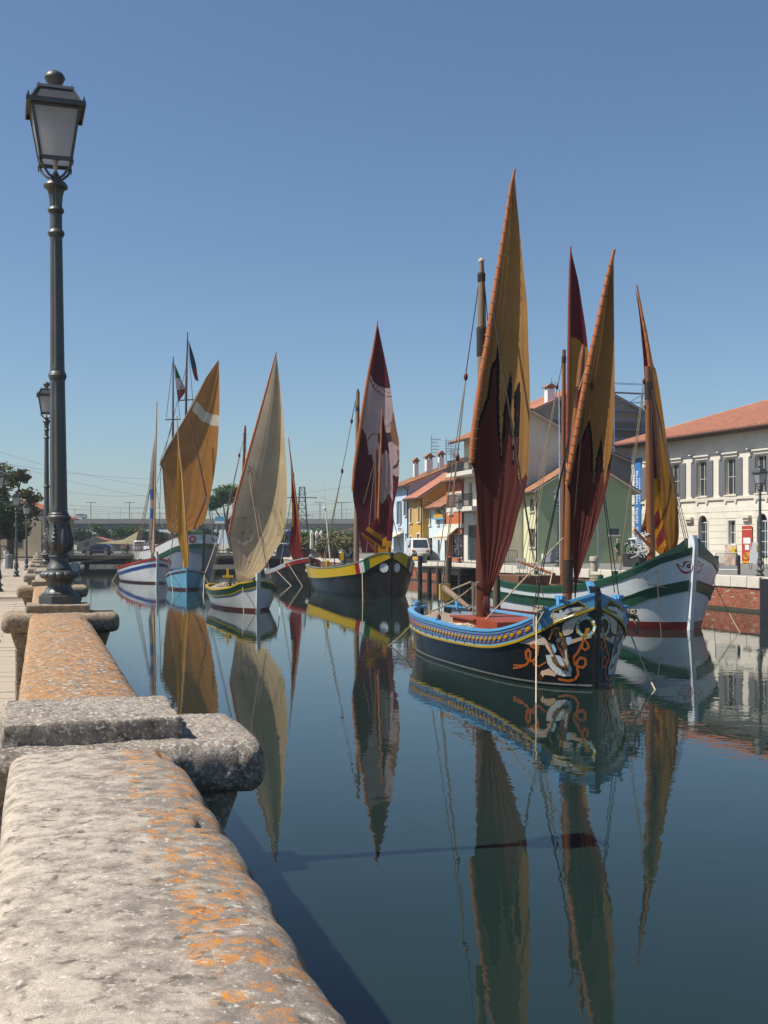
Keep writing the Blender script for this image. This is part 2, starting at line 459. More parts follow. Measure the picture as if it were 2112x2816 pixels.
# stone coping and brick face of the right quay
M['brick'] = mk('quay_brick', '#9a5a41', .88, 0, .3, 3.5, .006, 40, dirt=.55, dcol='#5a4a3c', ds=1.1)
M['mortar'] = mk('quay_mortar', '#a3917c', .95, 0, .2, 5, .004, 30, dirt=.5, dcol='#4e463a')
M['algae'] = mk('tide_algae', '#3d3b2c', .85, 0, .3, 4, .01, 20)
m = MB(); m.obox(C(SR + .06, -40, -1.2), V * 1.2, U * 188, Z * (ZR + 1.2 - .50)); wall = solo('right_quay_wall', m, M['mortar'], kind='structure')
m = MB(); m.obox(C(SR + .035, 8, -.3), V * .02, U * 140, Z * .42); part('algae_band', m, M['algae'], wall)
cop = MB(); cop.cbox((0, 0, 0), (.62, 1.185, .5)); 
bm = bmesh.new(); cme = cop.mesh('coping_stone', M['quay_stone'], (0, 0, 0), False); bm.from_mesh(cme)
bmesh.ops.bevel(bm, geom=bm.edges[:], offset=.025, segments=2, affect='EDGES'); bm.to_mesh(cme); bm.free()
for i in range(110):
    o = _link(bpy.data.objects.new('coping_stone', cme)); o.parent = wall; ORG_w = ORG[wall.name]
    o.location = C(SR + .29 + rr.uniform(-.012, .012), 16 + i * 1.2, ZR - .235 + rr.uniform(-.008, .008)) - ORG_w; o.rotation_euler = (0, 0, ANG)
m = MB()
for j in range(12):                                   # courses of brick below the coping
    zz = .13 + j * .0735
    for i in range(430):
        tt = 18 + i * .27 + (.135 if j % 2 else 0)
        if rr.random() < .03: continue
        dd = rr.uniform(0, .018)
        m.obox(C(SR + .04 + dd, tt, zz), V * .08, U * .257, Z * .062)
part('brick_courses', m, M['brick'], wall, kind='stuff')

# ================================================================== stone parapet on the left
ST_near = stone('parapet_stone_near', '#c6b8a5', .36, .0, .245, .3)
ST_mid = stone('parapet_stone_orange', '#a88c6a', .45, .27, .03, .75, 1.4, 48)
ST_cap = stone('parapet_stone_cap', '#a89b8b', .5, .03, .0, .85, 1.6, 80)
ST_capo = stone('parapet_stone_cap_orange', '#a89479', .45, .10, .0, .5, 1.4)
ST_far = stone('parapet_stone_far', '#a89a86', .35, .04, .0, .3)
ZP = 2.31                        # parapet top
def nz(p, s, a): return noise.fractal(Vector(p) * s, 1.0, 2.0, 4) * a
def put_attr(me, vals):
    at = me.attributes.new('sx', 'FLOAT', 'POINT'); at.data.foreach_set('value', vals)
SEC = [(-.078, 2.06), (-.084, 2.12), (-.086, 2.19), (-.085, 2.25), (-.080, 2.280), (-.066, 2.299), (-.04, 2.307), (.0, 2.310), (.06, 2.312), (.13, 2.313), (.20, 2.312), (.26, 2.308), (.298, 2.299), (.322, 2.281), (.335, 2.252), (.339, 2.20), (.338, 2.12), (.330, 2.06)]
SEC = [(x if x < .13 else .13 + (x - .13) * 1.31, z) for x, z in SEC]
parapet = thing('stone_parapet', 'long weathered stone parapet with orange lichen running along the left quay', 'parapet', C(.13, 3, ZL))
def coping(t0, t1, mat, step, seed, amp=1.0):
    sec = resample(SEC, 68 if step < .03 else 34); n = len(sec); nt = max(2, int((t1 - t0) / step)); vs = []; att = []
    for i in range(nt + 1):
        tt = lerp(t0, t1, i / nt); edge = min(i, nt - i) * (t1 - t0) / nt
        e = .012 * exp(-edge / .012)
        for (s_, z_) in sec:
            cx_, cz_ = .13, 2.16; dx, dz = s_ - cx_, z_ - cz_; L = sqrt(dx * dx + dz * dz); dx /= L; dz /= L
            p = (s_ + seed, tt, z_)
            d = nz(p, 2.0, .003 * amp) + nz(p, 11, .0008 * amp) + nz(p, 38, .0009 * amp)
            pit = noise.noise(Vector(p) * 17); d -= max(0, pit - .42) * .02 * amp
            if s_ > .33 and amp: d -= max(0, noise.noise(Vector((seed, tt * 5, 3.3))) - .1) * .03      # chipped arris
            vs.append(C(s_ + dx * (d - e), tt, z_ + dz * (d - e))); att.append((s_ + .083) / .487)
    fs = [(i * n + j, i * n + j + 1, (i + 1) * n + j + 1, (i + 1) * n + j) for i in range(nt) for j in range(n - 1)]
    fs = [f[::-1] for f in fs]
    fs += [tuple(range(n)), tuple(nt * n + j for j in range(n))[::-1]]
    m = MB(); m.add(vs, fs); o = part('coping_stone', m, mat, parapet, smooth='all'); put_attr(o.data, att); return o
PT = [3.67 + 6.55 * i for i in range(-1, 14)]        # pillars along the parapet
coping(-2.3, .62, ST_near, .03, 2.1); coping(.625, 2.39, ST_near, .011, 5.2); coping(2.395, 3.34, ST_near, .011, 9.4)
for i in range(1, len(PT) - 1):
    a, b = PT[i] + .30, PT[i + 1] - .30
    nn = 3
    for q in range(nn):
        coping(lerp(a, b, q / nn) + .004, lerp(a, b, (q + 1) / nn) - .004, ST_mid if i < 3 else ST_far, .02 if i == 1 else .09, i * 3.3 + q, 1 if i < 3 else .6)
def rough_block(mb, att, s0, s1, t0, t1, z0, z1, rad, amp, res, seed, taper=0.0):
    """rounded stone block with a noisy skin"""
    bm = bmesh.new(); bmesh.ops.create_cube(bm, size=1)
    for v in bm.verts: v.co = Vector((v.co.x * (s1 - s0), v.co.y * (t1 - t0), v.co.z * (z1 - z0)))
    bmesh.ops.bevel(bm, geom=bm.edges[:], offset=rad, segments=4, profile=.5, affect='EDGES')
    for _ in range(7):
        es = [e for e in bm.edges if e.calc_length() > res]
        if not es: break
        bmesh.ops.subdivide_edges(bm, edges=es, cuts=1, use_grid_fill=True)
    bmesh.ops.triangulate(bm, faces=[f for f in bm.faces if len(f.verts) > 4])
    bm.normal_update(); bm.verts.index_update()
    cs, ct, cz = (s0 + s1) / 2, (t0 + t1) / 2, (z0 + z1) / 2; vs = []
    for v in bm.verts:
        p = Vector((v.co.x + seed, v.co.y, v.co.z))
        d = nz(p, 4, amp) + nz(p, 18, amp * .7) + nz(p, 45, amp * .4)
        q = v.co + v.normal * d; tp = 1 - taper * (.5 - v.co.z / (z1 - z0))
        vs.append(C(cs + q.x * tp, ct + q.y * (1 if not taper else tp), cz + q.z)); att.append(.3)
    mb.add(vs, [tuple(v.index for v in f.verts) for f in bm.faces]); bm.free()
def pillar(i, near):
    tt = PT[i]; res = .022 if near == 2 else (.05 if near == 1 else .12)
    mcap = ST_cap if i == 1 else (ST_capo if i < 4 else ST_far); amp = .008 if near == 2 else .006
    m = MB(); a = []; rough_block(m, a, -.31, .655, tt - .35, tt + .31, 2.155, ZP + .004, .055, amp, res, i * 2.0)
    o = part('pillar_cap', m, mcap, parapet, smooth='all'); put_attr(o.data, a)
    m = MB(); a = []; rough_block(m, a, -.24, .585, tt - .29, tt + .25, 2.0, 2.17, .035, amp * .6, res * 1.5, i * 2.7 + 1, .12)
    o = part('pillar_neck', m, mcap, parapet, smooth='all'); put_attr(o.data, a)
    m = MB(); a = []; rough_block(m, a, -.20, .53, tt - .25, tt + .21, .9, 2.02, .02, amp * .8, res * 2.2, i * 4.1 + 1)
    o = part('pillar_shaft', m, mcap, parapet, smooth='all'); put_attr(o.data, a)
    m = MB(); a = []; rough_block(m, a, -.11, .41, tt - .25, tt + .25, ZP - .02, ZP + .073, .012, amp * .9, res, i * 3.1)
    o = part('pillar_plinth', m, mcap, parapet, smooth='all'); put_attr(o.data, a)
    if i < 3:
        m = MB(); pts = [C(.535 + .03 * sin(q / 10 * pi), tt - .06, 1.86 + .085 * q / 10) for q in range(11)]
        m.tube(pts, .006, 6); part('iron_ring', m, M['iron_dark'], parapet, smooth=True)
for i in range(1, len(PT) - 1): pillar(i, 2 if i == 1 else (1 if i == 2 else 0))
# ================================================================== street lamps
def make_lamp():
    """local to its base; 4.6 m high"""
    k = .00322; y0 = 1659.0
    z = lambda y: (y0 - y) * k
    r_ = thing('street_lamp', 'tall cast iron lamp standing on the parapet plinth, nearest the camera', 'street lamp', (0, 0, 0), 'old iron street lamps')
    ir = M['iron']
    m = MB(); m.lathe([(.187, 0), (.187, z(1637)), (.160, z(1635))], 8, rot=pi / 8); part('octagonal_base', m, ir, r_)
    m = MB(); m.lathe([(46 * k, z(1636)), (46 * k, z(1631)), (41 * k, z(1629)), (34 * k, z(1620)), (30 * k, z(1611)), (31 * k, z(1600)), (36 * k, z(1593)), (42 * k, z(1590))], 48,
            rf=lambda w, zz: 1 + .035 * cos(w * 16)); part('fluted_foot', m, ir, r_, smooth=True)
    m = MB(); pr = [(42 * k, z(1590))] + [((44 + 7.5 * sin(q / 8 * pi)) * k, z(1591 - 21 * q / 8)) for q in range(9)] + [(36 * k, z(1568)), (33 * k, z(1566))]
    m.lathe(pr, 112, rf=lambda w, zz: .945 + .075 * abs(sin(w * 7)) ** .6 if z(1590.5) < zz < z(1570) else .95); part('gadroon_ring', m, ir, r_, smooth=True)
    m = MB(); m.lathe([(34 * k, z(1566)), (33.5 * k, z(1563)), (32 * k, z(1560)), (28.5 * k, z(1553)), (24.5 * k, z(1545)), (22.5 * k, z(1537)), (22.5 * k, z(1533)), (27 * k, z(1532)), (28 * k, z(1530)), (27 * k, z(1527)), (23 * k, z(1526)), (24 * k, z(1520))], 40)
    part('bell_collar', m, ir, r_, smooth=True)
    vase = smooth_tab([(24 * k, z(1521)), (31 * k, z(1510)), (35.5 * k, z(1494)), (35 * k, z(1482)), (31 * k, z(1465)), (27.5 * k, z(1448)), (27.5 * k, z(1436)), (30 * k, z(1430))], 42)
    m = MB(); m.lathe(vase, 40); vs_ = part('vase', m, ir, r_, smooth=True)
    rad = sorted([(zz, r) for r, zz in vase])
    for q in range(8):                                 # acanthus leaves round the vase
        m = MB(); w0 = 2 * pi * q / 8 + .35
        def fn(u, v):
            zz = lerp(z(1516), z(1440), v); half = .30 * sin(pi * min(1, .12 + v * .88)) ** .7 * (1 - .55 * v)
            x = (u - .5) * 2; rib = .006 * cos((v * 14 - abs(x) * 2.2) * pi) * (abs(x) > .1)
            r = interp(rad, zz) + .0105 * (1 - x * x) + .003 + rib * (1 - abs(x)) * 1.6
            w = w0 + x * half
            return Vector((r * cos(w), r * sin(w), zz))
        m.grid(12, 34, fn); part('acanthus_leaf', m, ir, vs_, smooth='all')
    m = MB(); m.lathe([(29 * k, z(1431)), (31.5 * k, z(1428)), (32 * k, z(1424)), (30 * k, z(1420)), (26.5 * k, z(1418)), (27 * k, z(1415)), (25 * k, z(1412))], 36); part('shaft_ring', m, ir, r_, smooth=True)
    def flute(za, zb):
        def rf(w, zz):
            kz = sst(za, za + .03, zz) * (1 - sst(zb - .03, zb, zz)); c = cos(w * 6)
            return 1 - .085 * kz * (max(0, c - .35) / .65) ** .5 if c > .35 else 1.0
        return rf
    def shaft(ya, yb, ra, rb):
        m = MB(); n = 26; zs = sorted(set([z(ya), z(ya) + .02, z(ya) + .04, z(yb) - .02, z(yb) - .04, z(yb)] + [lerp(z(ya), z(yb), q / n) for q in range(n + 1)]))
        m.lathe([(lerp(ra, rb, (q - z(ya)) / (z(yb) - z(ya))) * k, q) for q in zs], 72, rf=flute(z(ya) + .03, z(yb) - .03)); part('fluted_shaft', m, ir, r_, smooth=True)
    shaft(1413, 1050, 24, 20); shaft(1030, 662, 19.6, 16.4)
    def ring(y, r, rs, h=9):
        m = MB(); m.lathe([(rs * k, z(y + h)), ((rs + 2) * k, z(y + h - 1)), (r * .93 * k, z(y + 4)), (r * k, z(y)), (r * .93 * k, z(y - 4)), ((rs + 2) * k, z(y - h + 2)), (rs * k, z(y - h))], 36); part('shaft_ring', m, ir, r_, smooth=True)
    ring(1040, 25, 20, 11); ring(653, 22.7, 16.6, 10)
    m = MB(); m.lathe([(16.2 * k, z(645)), (16 * k, z(598))], 32); part('drum', m, ir, r_, smooth=True)
    ring(591, 22, 16, 9)
    m = MB(); m.lathe([(15.5 * k, z(582)), (16 * k, z(570)), (18 * k, z(550)), (21.5 * k, z(535)), (26 * k, z(531))], 48, rf=lambda w, zz: 1 + .05 * cos(w * 12)); part('fluted_capital', m, ir, r_, smooth=True)
    m = MB(); m.lathe([(25 * k, z(533)), (30 * k, z(530)), (31.5 * k, z(525)), (29 * k, z(518)), (22 * k, z(512)), (15 * k, z(508)), (9 * k, z(500)), (9 * k, z(492)), (5 * k, z(487)), (4 * k, z(470))], 48, rf=lambda w, zz: 1 + (.04 * abs(cos(w * 8)) if z(532) < zz < z(522) else 0)); part('capital_rim', m, ir, r_, smooth=True)
    # lantern: half widths and heights
    zb, zt, zr, ztop = 3.855, 4.305, 4.335, 4.455; hb, ht, hr, hq = .138, .210, .246, .145
    cor = [(-1, -1), (1, -1), (1, 1), (-1, 1)]
    for (sx, sy) in cor:
        m = MB(); pts = [(0, 0, z(503)), (.055 * sx, .055 * sy, z(500)), (.095 * sx, .095 * sy, z(493) + .02), (.108 * sx, .108 * sy, 3.79), (.125 * sx, .125 * sy, 3.83), (.118 * sx, .118 * sy, zb - .005)]
        pts = smooth_tab(pts, 20); m.tube(pts, .0115, 7); part('bracket', m, ir, r_, smooth=True)
    lan = MB()
    def frame(mb, h0, h1, zz0, zz1, w):
        for q in range(4):
            a = cor[q]; b = cor[(q + 1) % 4]
            mb.prism([(a[0] * h0, a[1] * h0, zz0), (b[0] * h0, b[1] * h0, zz0), (b[0] * h1, b[1] * h1, zz1), (a[0] * h1, a[1] * h1, zz1)],
                     Vector((-(a[0] + b[0]) / 2, -(a[1] + b[1]) / 2, 0)) * w)
    frame(lan, hb, hb + .004, zb - .012, zb + .02, .02); frame(lan, ht - .004, ht, zt - .03, zt, .02)
    for (sx, sy) in cor:
        lan.prism([(sx * hb, sy * hb, zb), (sx * (hb - .024), sy * hb, zb), (sx * (ht - .024), sy * ht, zt), (sx * ht, sy * ht, zt)], (0, -sy * .024, 0))
        lan.tube([(sx * hb, sy * hb, zb - .05), (sx * hb, sy * hb, zb)], [.004, .01], 6)
    lf = part('lantern_frame', lan, ir, r_)
    m = MB(); frame(m, hr, hr, zt - .012, zr, .012)
    m.prism([(sx * (hr - .012), sy * (hr - .012), zr - .012) for sx, sy in cor], (0, 0, .010))
    part('lantern_rim', m, ir, r_)
    t = None
    if 'lantern_glass' not in MATS:
        t = NT('lantern_glass'); col = t.mix(t.ramp(t.noise(6, 5, .6), [(.3, 0), (.7, 1)]), hx('#b8b6b4'), hx('#d0cecb'))
        t.fin(col, .22, Specular_IOR_Level=.5)
        tr = t.n('BsdfTranslucent'); tr.inputs[0].default_value = (.9, .9, .92, 1); tp = t.n('BsdfTransparent')
        m1 = t.n('MixShader'); m1.inputs[0].default_value = .55; t.l(t.b.outputs[0], m1.inputs[1]); t.l(tr.outputs[0], m1.inputs[2])
        m2 = t.n('MixShader'); m2.inputs[0].default_value = .3; t.l(m1.outputs[0], m2.inputs[1]); t.l(tp.outputs[0], m2.inputs[2]); t.l(m2.outputs[0], t.out.inputs[0]); MATS['lantern_glass'] = t.mat
    for q in range(4):
        a = cor[q]; b = cor[(q + 1) % 4]; i0, i1 = hb - .012, ht - .012; m = MB()
        nv = Vector((-(a[0] + b[0]) / 2, -(a[1] + b[1]) / 2, 0)) * .004
        sh = lambda p, h, zz: ((p[0] * h), (p[1] * h), zz)
        m.prism([sh(a, i0, zb + .01), sh(b, i0, zb + .01), sh(b, i1, zt - .02), sh(a, i1, zt - .02)], nv); part('pane', m, MATS['lantern_glass'], lf)
    m = MB(); m.lathe([(.012, 3.70), (.02, 3.86), (.034, 3.88), (.034, 3.95), (.05, 3.98), (.062, 4.06), (.06, 4.13), (.035, 4.2)], 16); part('bulb', m, mk('opal_bulb', '#b9b6ae', .3), r_, smooth=True)
    m = MB()
    for q in range(4):
        a = cor[q]; b = cor[(q + 1) % 4]; h0, h1 = .206, hq
        m.prism([(a[0] * h0, a[1] * h0, zr), (b[0] * h0, b[1] * h0, zr), (b[0] * h1, b[1] * h1, ztop), (a[0] * h1, a[1] * h1, ztop)], Vector((-(a[0] + b[0]) / 2, -(a[1] + b[1]) / 2, 0)) * .02)
        m.tube([(a[0] * h0, a[1] * h0, zr), (a[0] * h1, a[1] * h1, ztop)], .012, 6)
        m.tube([(a[0] * hr * .93, a[1] * hr * .93, zr), (a[0] * hr * .93, a[1] * hr * .93, zr + .03), (a[0] * hr * .93, a[1] * hr * .93, zr + .045)], [.011, .009, .002], 6)
        m.tube([(a[0] * .135, a[1] * .135, ztop), (a[0] * .135, a[1] * .135, ztop + .045)], [.008, .003], 6)
    part('lantern_roof', m, ir, r_)
    m = MB(); m.cbox((0, 0, ztop + .012), (.31, .31, .024)); part('roof_plate', m, mk('zinc_plate', '#9a928c', .5, .2), r_)
    m = MB(); m.lathe([(.062, ztop + .02), (.058, ztop + .04), (.05, ztop + .065), (.055, ztop + .085), (.072, ztop + .10), (.08, ztop + .125), (.088, ztop + .135), (.088, ztop + .15), (.07, ztop + .18), (.04, ztop + .198), (.001, ztop + .204)], 28); part('finial', m, ir, r_, smooth=True)
    return r_
lamp0 = make_lamp()
LS = 1.0
def place_lamp(first, s_, t_, z_, label, lean=0, rz=None):
    o = lamp0 if first else copy_tree(lamp0, label=label)
    o.location = C(s_, t_, z_); o.rotation_euler = (0, lean, ANG + .03 if rz is None else rz)
    if z_ < 2: o.scale = (1.02,) * 3
    return o
place_lamp(True, .165, PT[2] + .02, ZP + .071, None, radians(-.5))
place_lamp(False, .165, PT[5] + .02, ZP + .071, 'iron lamp on the parapet half hidden behind the nearest lamp post')
def lamp_px(px, py_top, py_base, z, label, zoff=0):
    d = F * (CZ - z) / (py_base - HY); p = P(px, py_base, d)
    o = copy_tree(lamp0, loc=p, label=label, rz=ANG + RND.uniform(-.1, .3)); h = (py_base - py_top) * d / F
    o.scale = (h / 4.66,) * 3; return o
lamp_px(-4, 1285, 1627, ZL, 'iron lamp cut by the left edge of the picture, standing on the pavement')
lamp_px(45, 1349, 1586, ZL, 'iron lamp standing dark in tree shade on the left pavement')
lamp_px(73, 1381, 1567.5, ZL, 'iron lamp in sunlight before the big tree on the left pavement')
lamp_px(80, 1433, 1532, ZL, 'small far iron lamp between two nearer lamps before green trees')
lamp_px(115, 1407, 1549, ZL, 'iron lamp before the low green trees just left of the parapet lamp')
lamp_px(2090, 1277, 1585, ZR, 'iron lamp on the right quay in front of the white museum')
lamp_px(1534, 1341, 1557, ZR, 'iron lamp before the green gable wall, beside the wrapped foremast')
lamp_px(1263, 1368, 1547.5, ZR, 'iron lamp in front of the white balcony house on the right quay')
# ================================================================== boats: shared builders
SAIL = sailcloth('sail_cloth', .36, .10); SAILC = sailcloth('cream_sail_cloth', .42, .06)
PAINT = attr_paint('bow_painting_paint', .3, .4); 
def gloss(name, col, rough=.22, dirt=.15): return mk(name, col, rough, 0, .08, 2.5, .0015, 14, .5, dirt, '#5b5448', 1.3, coat=.35)
CAMP = Vector((0, 0, CZ))
class Boat:
    def __init__(s, name, label, bow, head, L, wl, dk, sheer, rakeB=.25, rakeS=.15, draft=.45, cat='sailing boat'):
        s.h = Vector((head[0], head[1], 0)).normalized(); s.n = Vector((-s.h.y, s.h.x, 0))     # n: port
        s.L = L; s.bow = Vector((bow[0], bow[1], 0)); s.A = s.bow - s.h * L
        s.wl = smooth_tab(wl, 60); s.dk = smooth_tab(dk, 60); s.sh = smooth_tab(sheer, 60); s.rb = rakeB; s.rs = rakeS; s.dr = draft
        s.root = thing(name, label, cat, s.A + s.h * L * .5, 'traditional sailing boats moored in the canal')
        k = 70; s.ts = [.5 - .5 * cos(pi * (i / k)) for i in range(k + 1)]; s.ts = [lerp(i / k, t, .8) for i, t in enumerate(s.ts)]
        s.solid = MB()
    def zs(s, t): return interp(s.sh, t)
    def hb(s, t, z):
        w = interp(s.wl, t); d = interp(s.dk, t); zt = s.zs(t)
        if z < 0: return max(.0, w * (1 + z * .5))
        q = min(1, z / zt); return w + (d - w) * q ** .85
    def pt(s, t, z, side, out=0.0):
        zt = s.zs(t); q = z / zt
        x = s.L * t + s.rb * (q - 0.0) * sst(.55, 1.0, t) - s.rs * q * (1 - sst(0, .35, t))
        return s.A + s.h * x + s.n * side * max(0, s.hb(t, z) + out) + Z * z
    def nrm(s, t, z, side):
        a = s.pt(min(1, t + .01), z, side) - s.pt(max(0, t - .01), z, side)
        v = Vector((a.y, -a.x, 0)) * (-side)
        v.normalize() if v.length > 1e-6 else None
        if v.dot(s.n * side) < -.2: v = -v
        return v
    def surf(s, t, z, side, out): return s.pt(t, z, side) + s.nrm(t, z, side) * out
    def rail(s, t, side, dz=0, ins=0): return s.surf(t, s.zs(t), side, -ins) + Z * dz
    def ctr(s, t, z=0): return s.A + s.h * s.L * t + Z * z
    def hull(s, mat, z1=None, name='hull', bands=9):
        m = MB(); z1 = z1 or s.zs
        for side in (-1, 1):
            m.grid(len(s.ts) - 1, bands, lambda u, v: s.pt(s.ts[round(u * (len(s.ts) - 1))], lerp(-s.dr, z1(s.ts[round(u * (len(s.ts) - 1))]), v), side), flip=side > 0)
        s.solid.add(m.v, m.f); return part(name, m, mat, s.root, smooth=True)
    def band(s, name, z0, z1, mat, out=.02, t0=0., t1=1., label=None, inner=False, sides=(-1, 1), solid=True):
        m = MB(); ts = [t for t in s.ts if t0 < t < t1]; ts = [t0] + ts + [t1]; k = len(ts)
        for side in sides:
            vs = []; 
            for t in ts:
                a, b = z0(t), z1(t); mid = (a + b) / 2
                vs += [s.surf(t, a, side, -.01), s.surf(t, a, side, out), s.surf(t, lerp(a, b, .33), side, out), s.surf(t, lerp(a, b, .67), side, out), s.surf(t, b, side, out), s.surf(t, b, side, -.01)]
            fs = []
            for i in range(k - 1):
                for j in range(5):
                    q = (i * 6 + j, (i + 1) * 6 + j, (i + 1) * 6 + j + 1, i * 6 + j + 1); fs.append(q if side < 0 else q[::-1])
            m.add(vs, fs)
        if solid: s.solid.add(m.v, m.f)
        return part(name, m, mat, s.root, smooth=True, label=label)
    def capping(s, mat, w=.13, h=.05, t0=0., t1=1., name='gunwale', dz=0., ins=.05):
        m = MB(); ts = [t0] + [t for t in s.ts if t0 < t < t1] + [t1]
        for side in (-1, 1):
            path = []
            for t in ts:
                nn = s.nrm(t, s.zs(t), side); path.append((s.rail(t, side, dz, ins), nn, Z))
            m.sweep(path, [(-w / 2, 0), (w / 2, 0), (w / 2, h), (-w / 2, h)])
        s.solid.add(m.v, m.f); return part(name, m, mat, s.root, smooth=True)
    def deck(s, mat, inner_mat, depth, camber=.08, t0=.015, t1=.97):
        """inner bulwark and deck sheet at depth(t) below the sheer"""
        m = MB(); ts = [t0] + [t for t in s.ts if t0 < t < t1] + [t1]
        for side in (-1, 1):
            m.grid(len(ts) - 1, 3, lambda u, v: s.surf(ts[round(u * (len(ts) - 1))], s.zs(ts[round(u * (len(ts) - 1))]) - depth(ts[round(u * (len(ts) - 1))]) * v * 1.02, side, -.06), flip=side < 0)
        part('inner_bulwark', m, inner_mat, s.root, smooth=True)
        m = MB()
        def fn(u, v):
            t = ts[round(v * (len(ts) - 1))]; z = s.zs(t) - depth(t); w = max(0, s.hb(t, z) - .05); x = u * 2 - 1
            base = s.pt(t, z, 1) - s.n * s.hb(t, z)
            return base + s.n * x * w + Z * camber * (1 - x * x)
        m.grid(10, len(ts) - 1, fn, flip=True); part('deck', m, mat, s.root)
    def stem(s, mat, top, w=.1, fwd=.07, name='stem_post', curl=0.0, z0=None):
        m = MB(); path = []; n = 18; zt = s.zs(1.0)
        for i in range(n + 1):
            z = lerp(-s.dr if z0 is None else z0, zt + top, i / n); q = min(1, z / zt)
            x = s.L + s.rb * q + (max(0, z - zt) / max(.01, top)) ** 2 * curl
            path.append((s.A + s.h * x + Z * z, s.h, s.n))
        m.sweep(path, [(-.16, -w / 2), (fwd, -w / 2 * .8), (fwd + .02, 0), (fwd, w / 2 * .8), (-.16, w / 2)])
        s.solid.add(m.v, m.f); return part(name, m, mat, s.root, smooth=True)
    def bitt(s, t, side, mat, h=.28, w=.12, name='bitt', ins=.06, bar=.34):
        m = MB(); b = s.rail(t, side, -.05, ins); a = (s.h, s.n, Z)
        m.cbox(b + Z * h * .5, (w, w, h), a); m.cbox(b + Z * h * .86, (bar, w * .8, h * .26), a); return part(name, m, mat, s.root)
    # ---- spars and sails
    def spar(s, name, a, b, r0, r1, mat, bend=0.0, n=10, k=12):
        m = MB(); a, b = Vector(a), Vector(b); pts = []; rr = []
        side = (b - a).cross(Vector((0, 1, 0))).normalized()
        for i in range(k + 1):
            w = i / k; pts.append(a.lerp(b, w) + side * bend * sin(pi * w)); rr.append(lerp(r0, r1, w))
        m.tube(pts, rr, n); return part(name, m, mat, s.root, smooth=True)
    def lash(s, a, b, r, mat, n, name='lashing', w=.012, parent=None, k0=0., k1=1.):
        m = MB(); a, b = Vector(a), Vector(b); d = (b - a).normalized(); x = d.cross(Vector((0, 1, .3))).normalized(); y = d.cross(x)
        for i in range(n):
            c = a.lerp(b, lerp(k0, k1, (i + .5) / n)); rad = r(lerp(k0, k1, (i + .5) / n)) if callable(r) else r
            pts = [c + (x * cos(q / 10 * 2 * pi) + y * sin(q / 10 * 2 * pi)) * rad + d * .02 * sin(q / 10 * 2 * pi) for q in range(11)]
            m.tube(pts, w, 5, cap=False)
        return part(name, m, mat, parent or s.root, smooth=True, kind='stuff')
    def rope(s, a, b, r=.012, sag=0.0, mat=None, name='rigging_rope', n=8, parent=None):
        m = MB(); a, b = Vector(a), Vector(b)
        m.tube([a.lerp(b, i / n) - Z * sag * 4 * (i / n) * (1 - i / n) for i in range(n + 1)], r, 6); return part(name, m, mat or M['rope'], parent or s.root, smooth=True)
    def block(s, p, r=.07, mat=None):
        m = MB(); m.sphere(p, r, 10, 8, sc3=(.7, .7, 1.35)); return part('pulley_block', m, mat or M['mast_red'], s.root, smooth=True)
    def mooring(s, p0, px, py, r=.014, mat=None, sag=.12):
        e = onz(px, py, 0); e.z = -.25; return s.rope(p0, e, r, sag, mat or M['rope'], 'mooring_line')
    def plane(s, through, yaw): 
        d = Vector((cos(radians(yaw)), sin(radians(yaw)), 0)); nn = Vector((d.y, -d.x, 0)); return (Vector(through), d, nn)
    def hit(s, pl, px, py):
        dr = P(px, py, 1.0) - CAMP; o, d, nn = pl; k = (o - CAMP).dot(nn) / dr.dot(nn); return CAMP + dr * k
    def sail(s, pl, left, right, colf, mat=None, nx=26, ny=110, bulge=.12, wrinkle=.012, name='sail', folds=7, seed=0, fold_amp=0.0):
        L = resample(smooth_tab(left, 60), ny + 1); Rr = resample(smooth_tab(right, 60), ny + 1); m = MB(); nn = pl[2]; uvs = []
        for j in range(ny + 1):
            (ax, ay), (bx, by) = L[j], Rr[j]; v = j / ny
            for i in range(nx + 1):
                u = i / nx; px, py = lerp(ax, bx, u), lerp(ay, by, u); p = s.hit(pl, px, py)
                w = bulge * sin(pi * u) * sin(pi * min(1, v * 1.05)) ** .6
                w += wrinkle * .38 * sin(u * folds * 2 * pi + 4 * noise.noise(Vector((u * 2, v * 2, seed)))) * (.3 + v) * sin(pi * u) ** .5 * (.6 + noise.noise(Vector((u * 3, v * 1.2, seed + 2))))
                w += fold_amp * noise.noise(Vector((u * 6, v * 1.5, seed + 5))) * sin(pi * u) ** .5
                m.v.append(tuple(p - nn * w)); uvs.append((u, v))
        m.col = []
        for j in range(ny):
            for i in range(nx):
                a = j * (nx + 1) + i; m.f.append((a, a + 1, a + nx + 2, a + nx + 1)); m.m.append(0)
                u, v = (i + .5) / nx, (j + .5) / ny
                px = lerp(lerp(L[j][0], L[j + 1][0], .5), lerp(Rr[j][0], Rr[j + 1][0], .5), u); py = lerp(lerp(L[j][1], L[j + 1][1], .5), lerp(Rr[j][1], Rr[j + 1][1], .5), u)
                m.col.append(colf(px, py, u, v))
        o = part(name, m, mat or SAIL, s.root, smooth='all')
        uvl = o.data.uv_layers.new(name='UVMap'); buf = []
        for f in m.f:
            for i in f: buf += uvs[i]
        uvl.data.foreach_set('uv', buf)
        return o
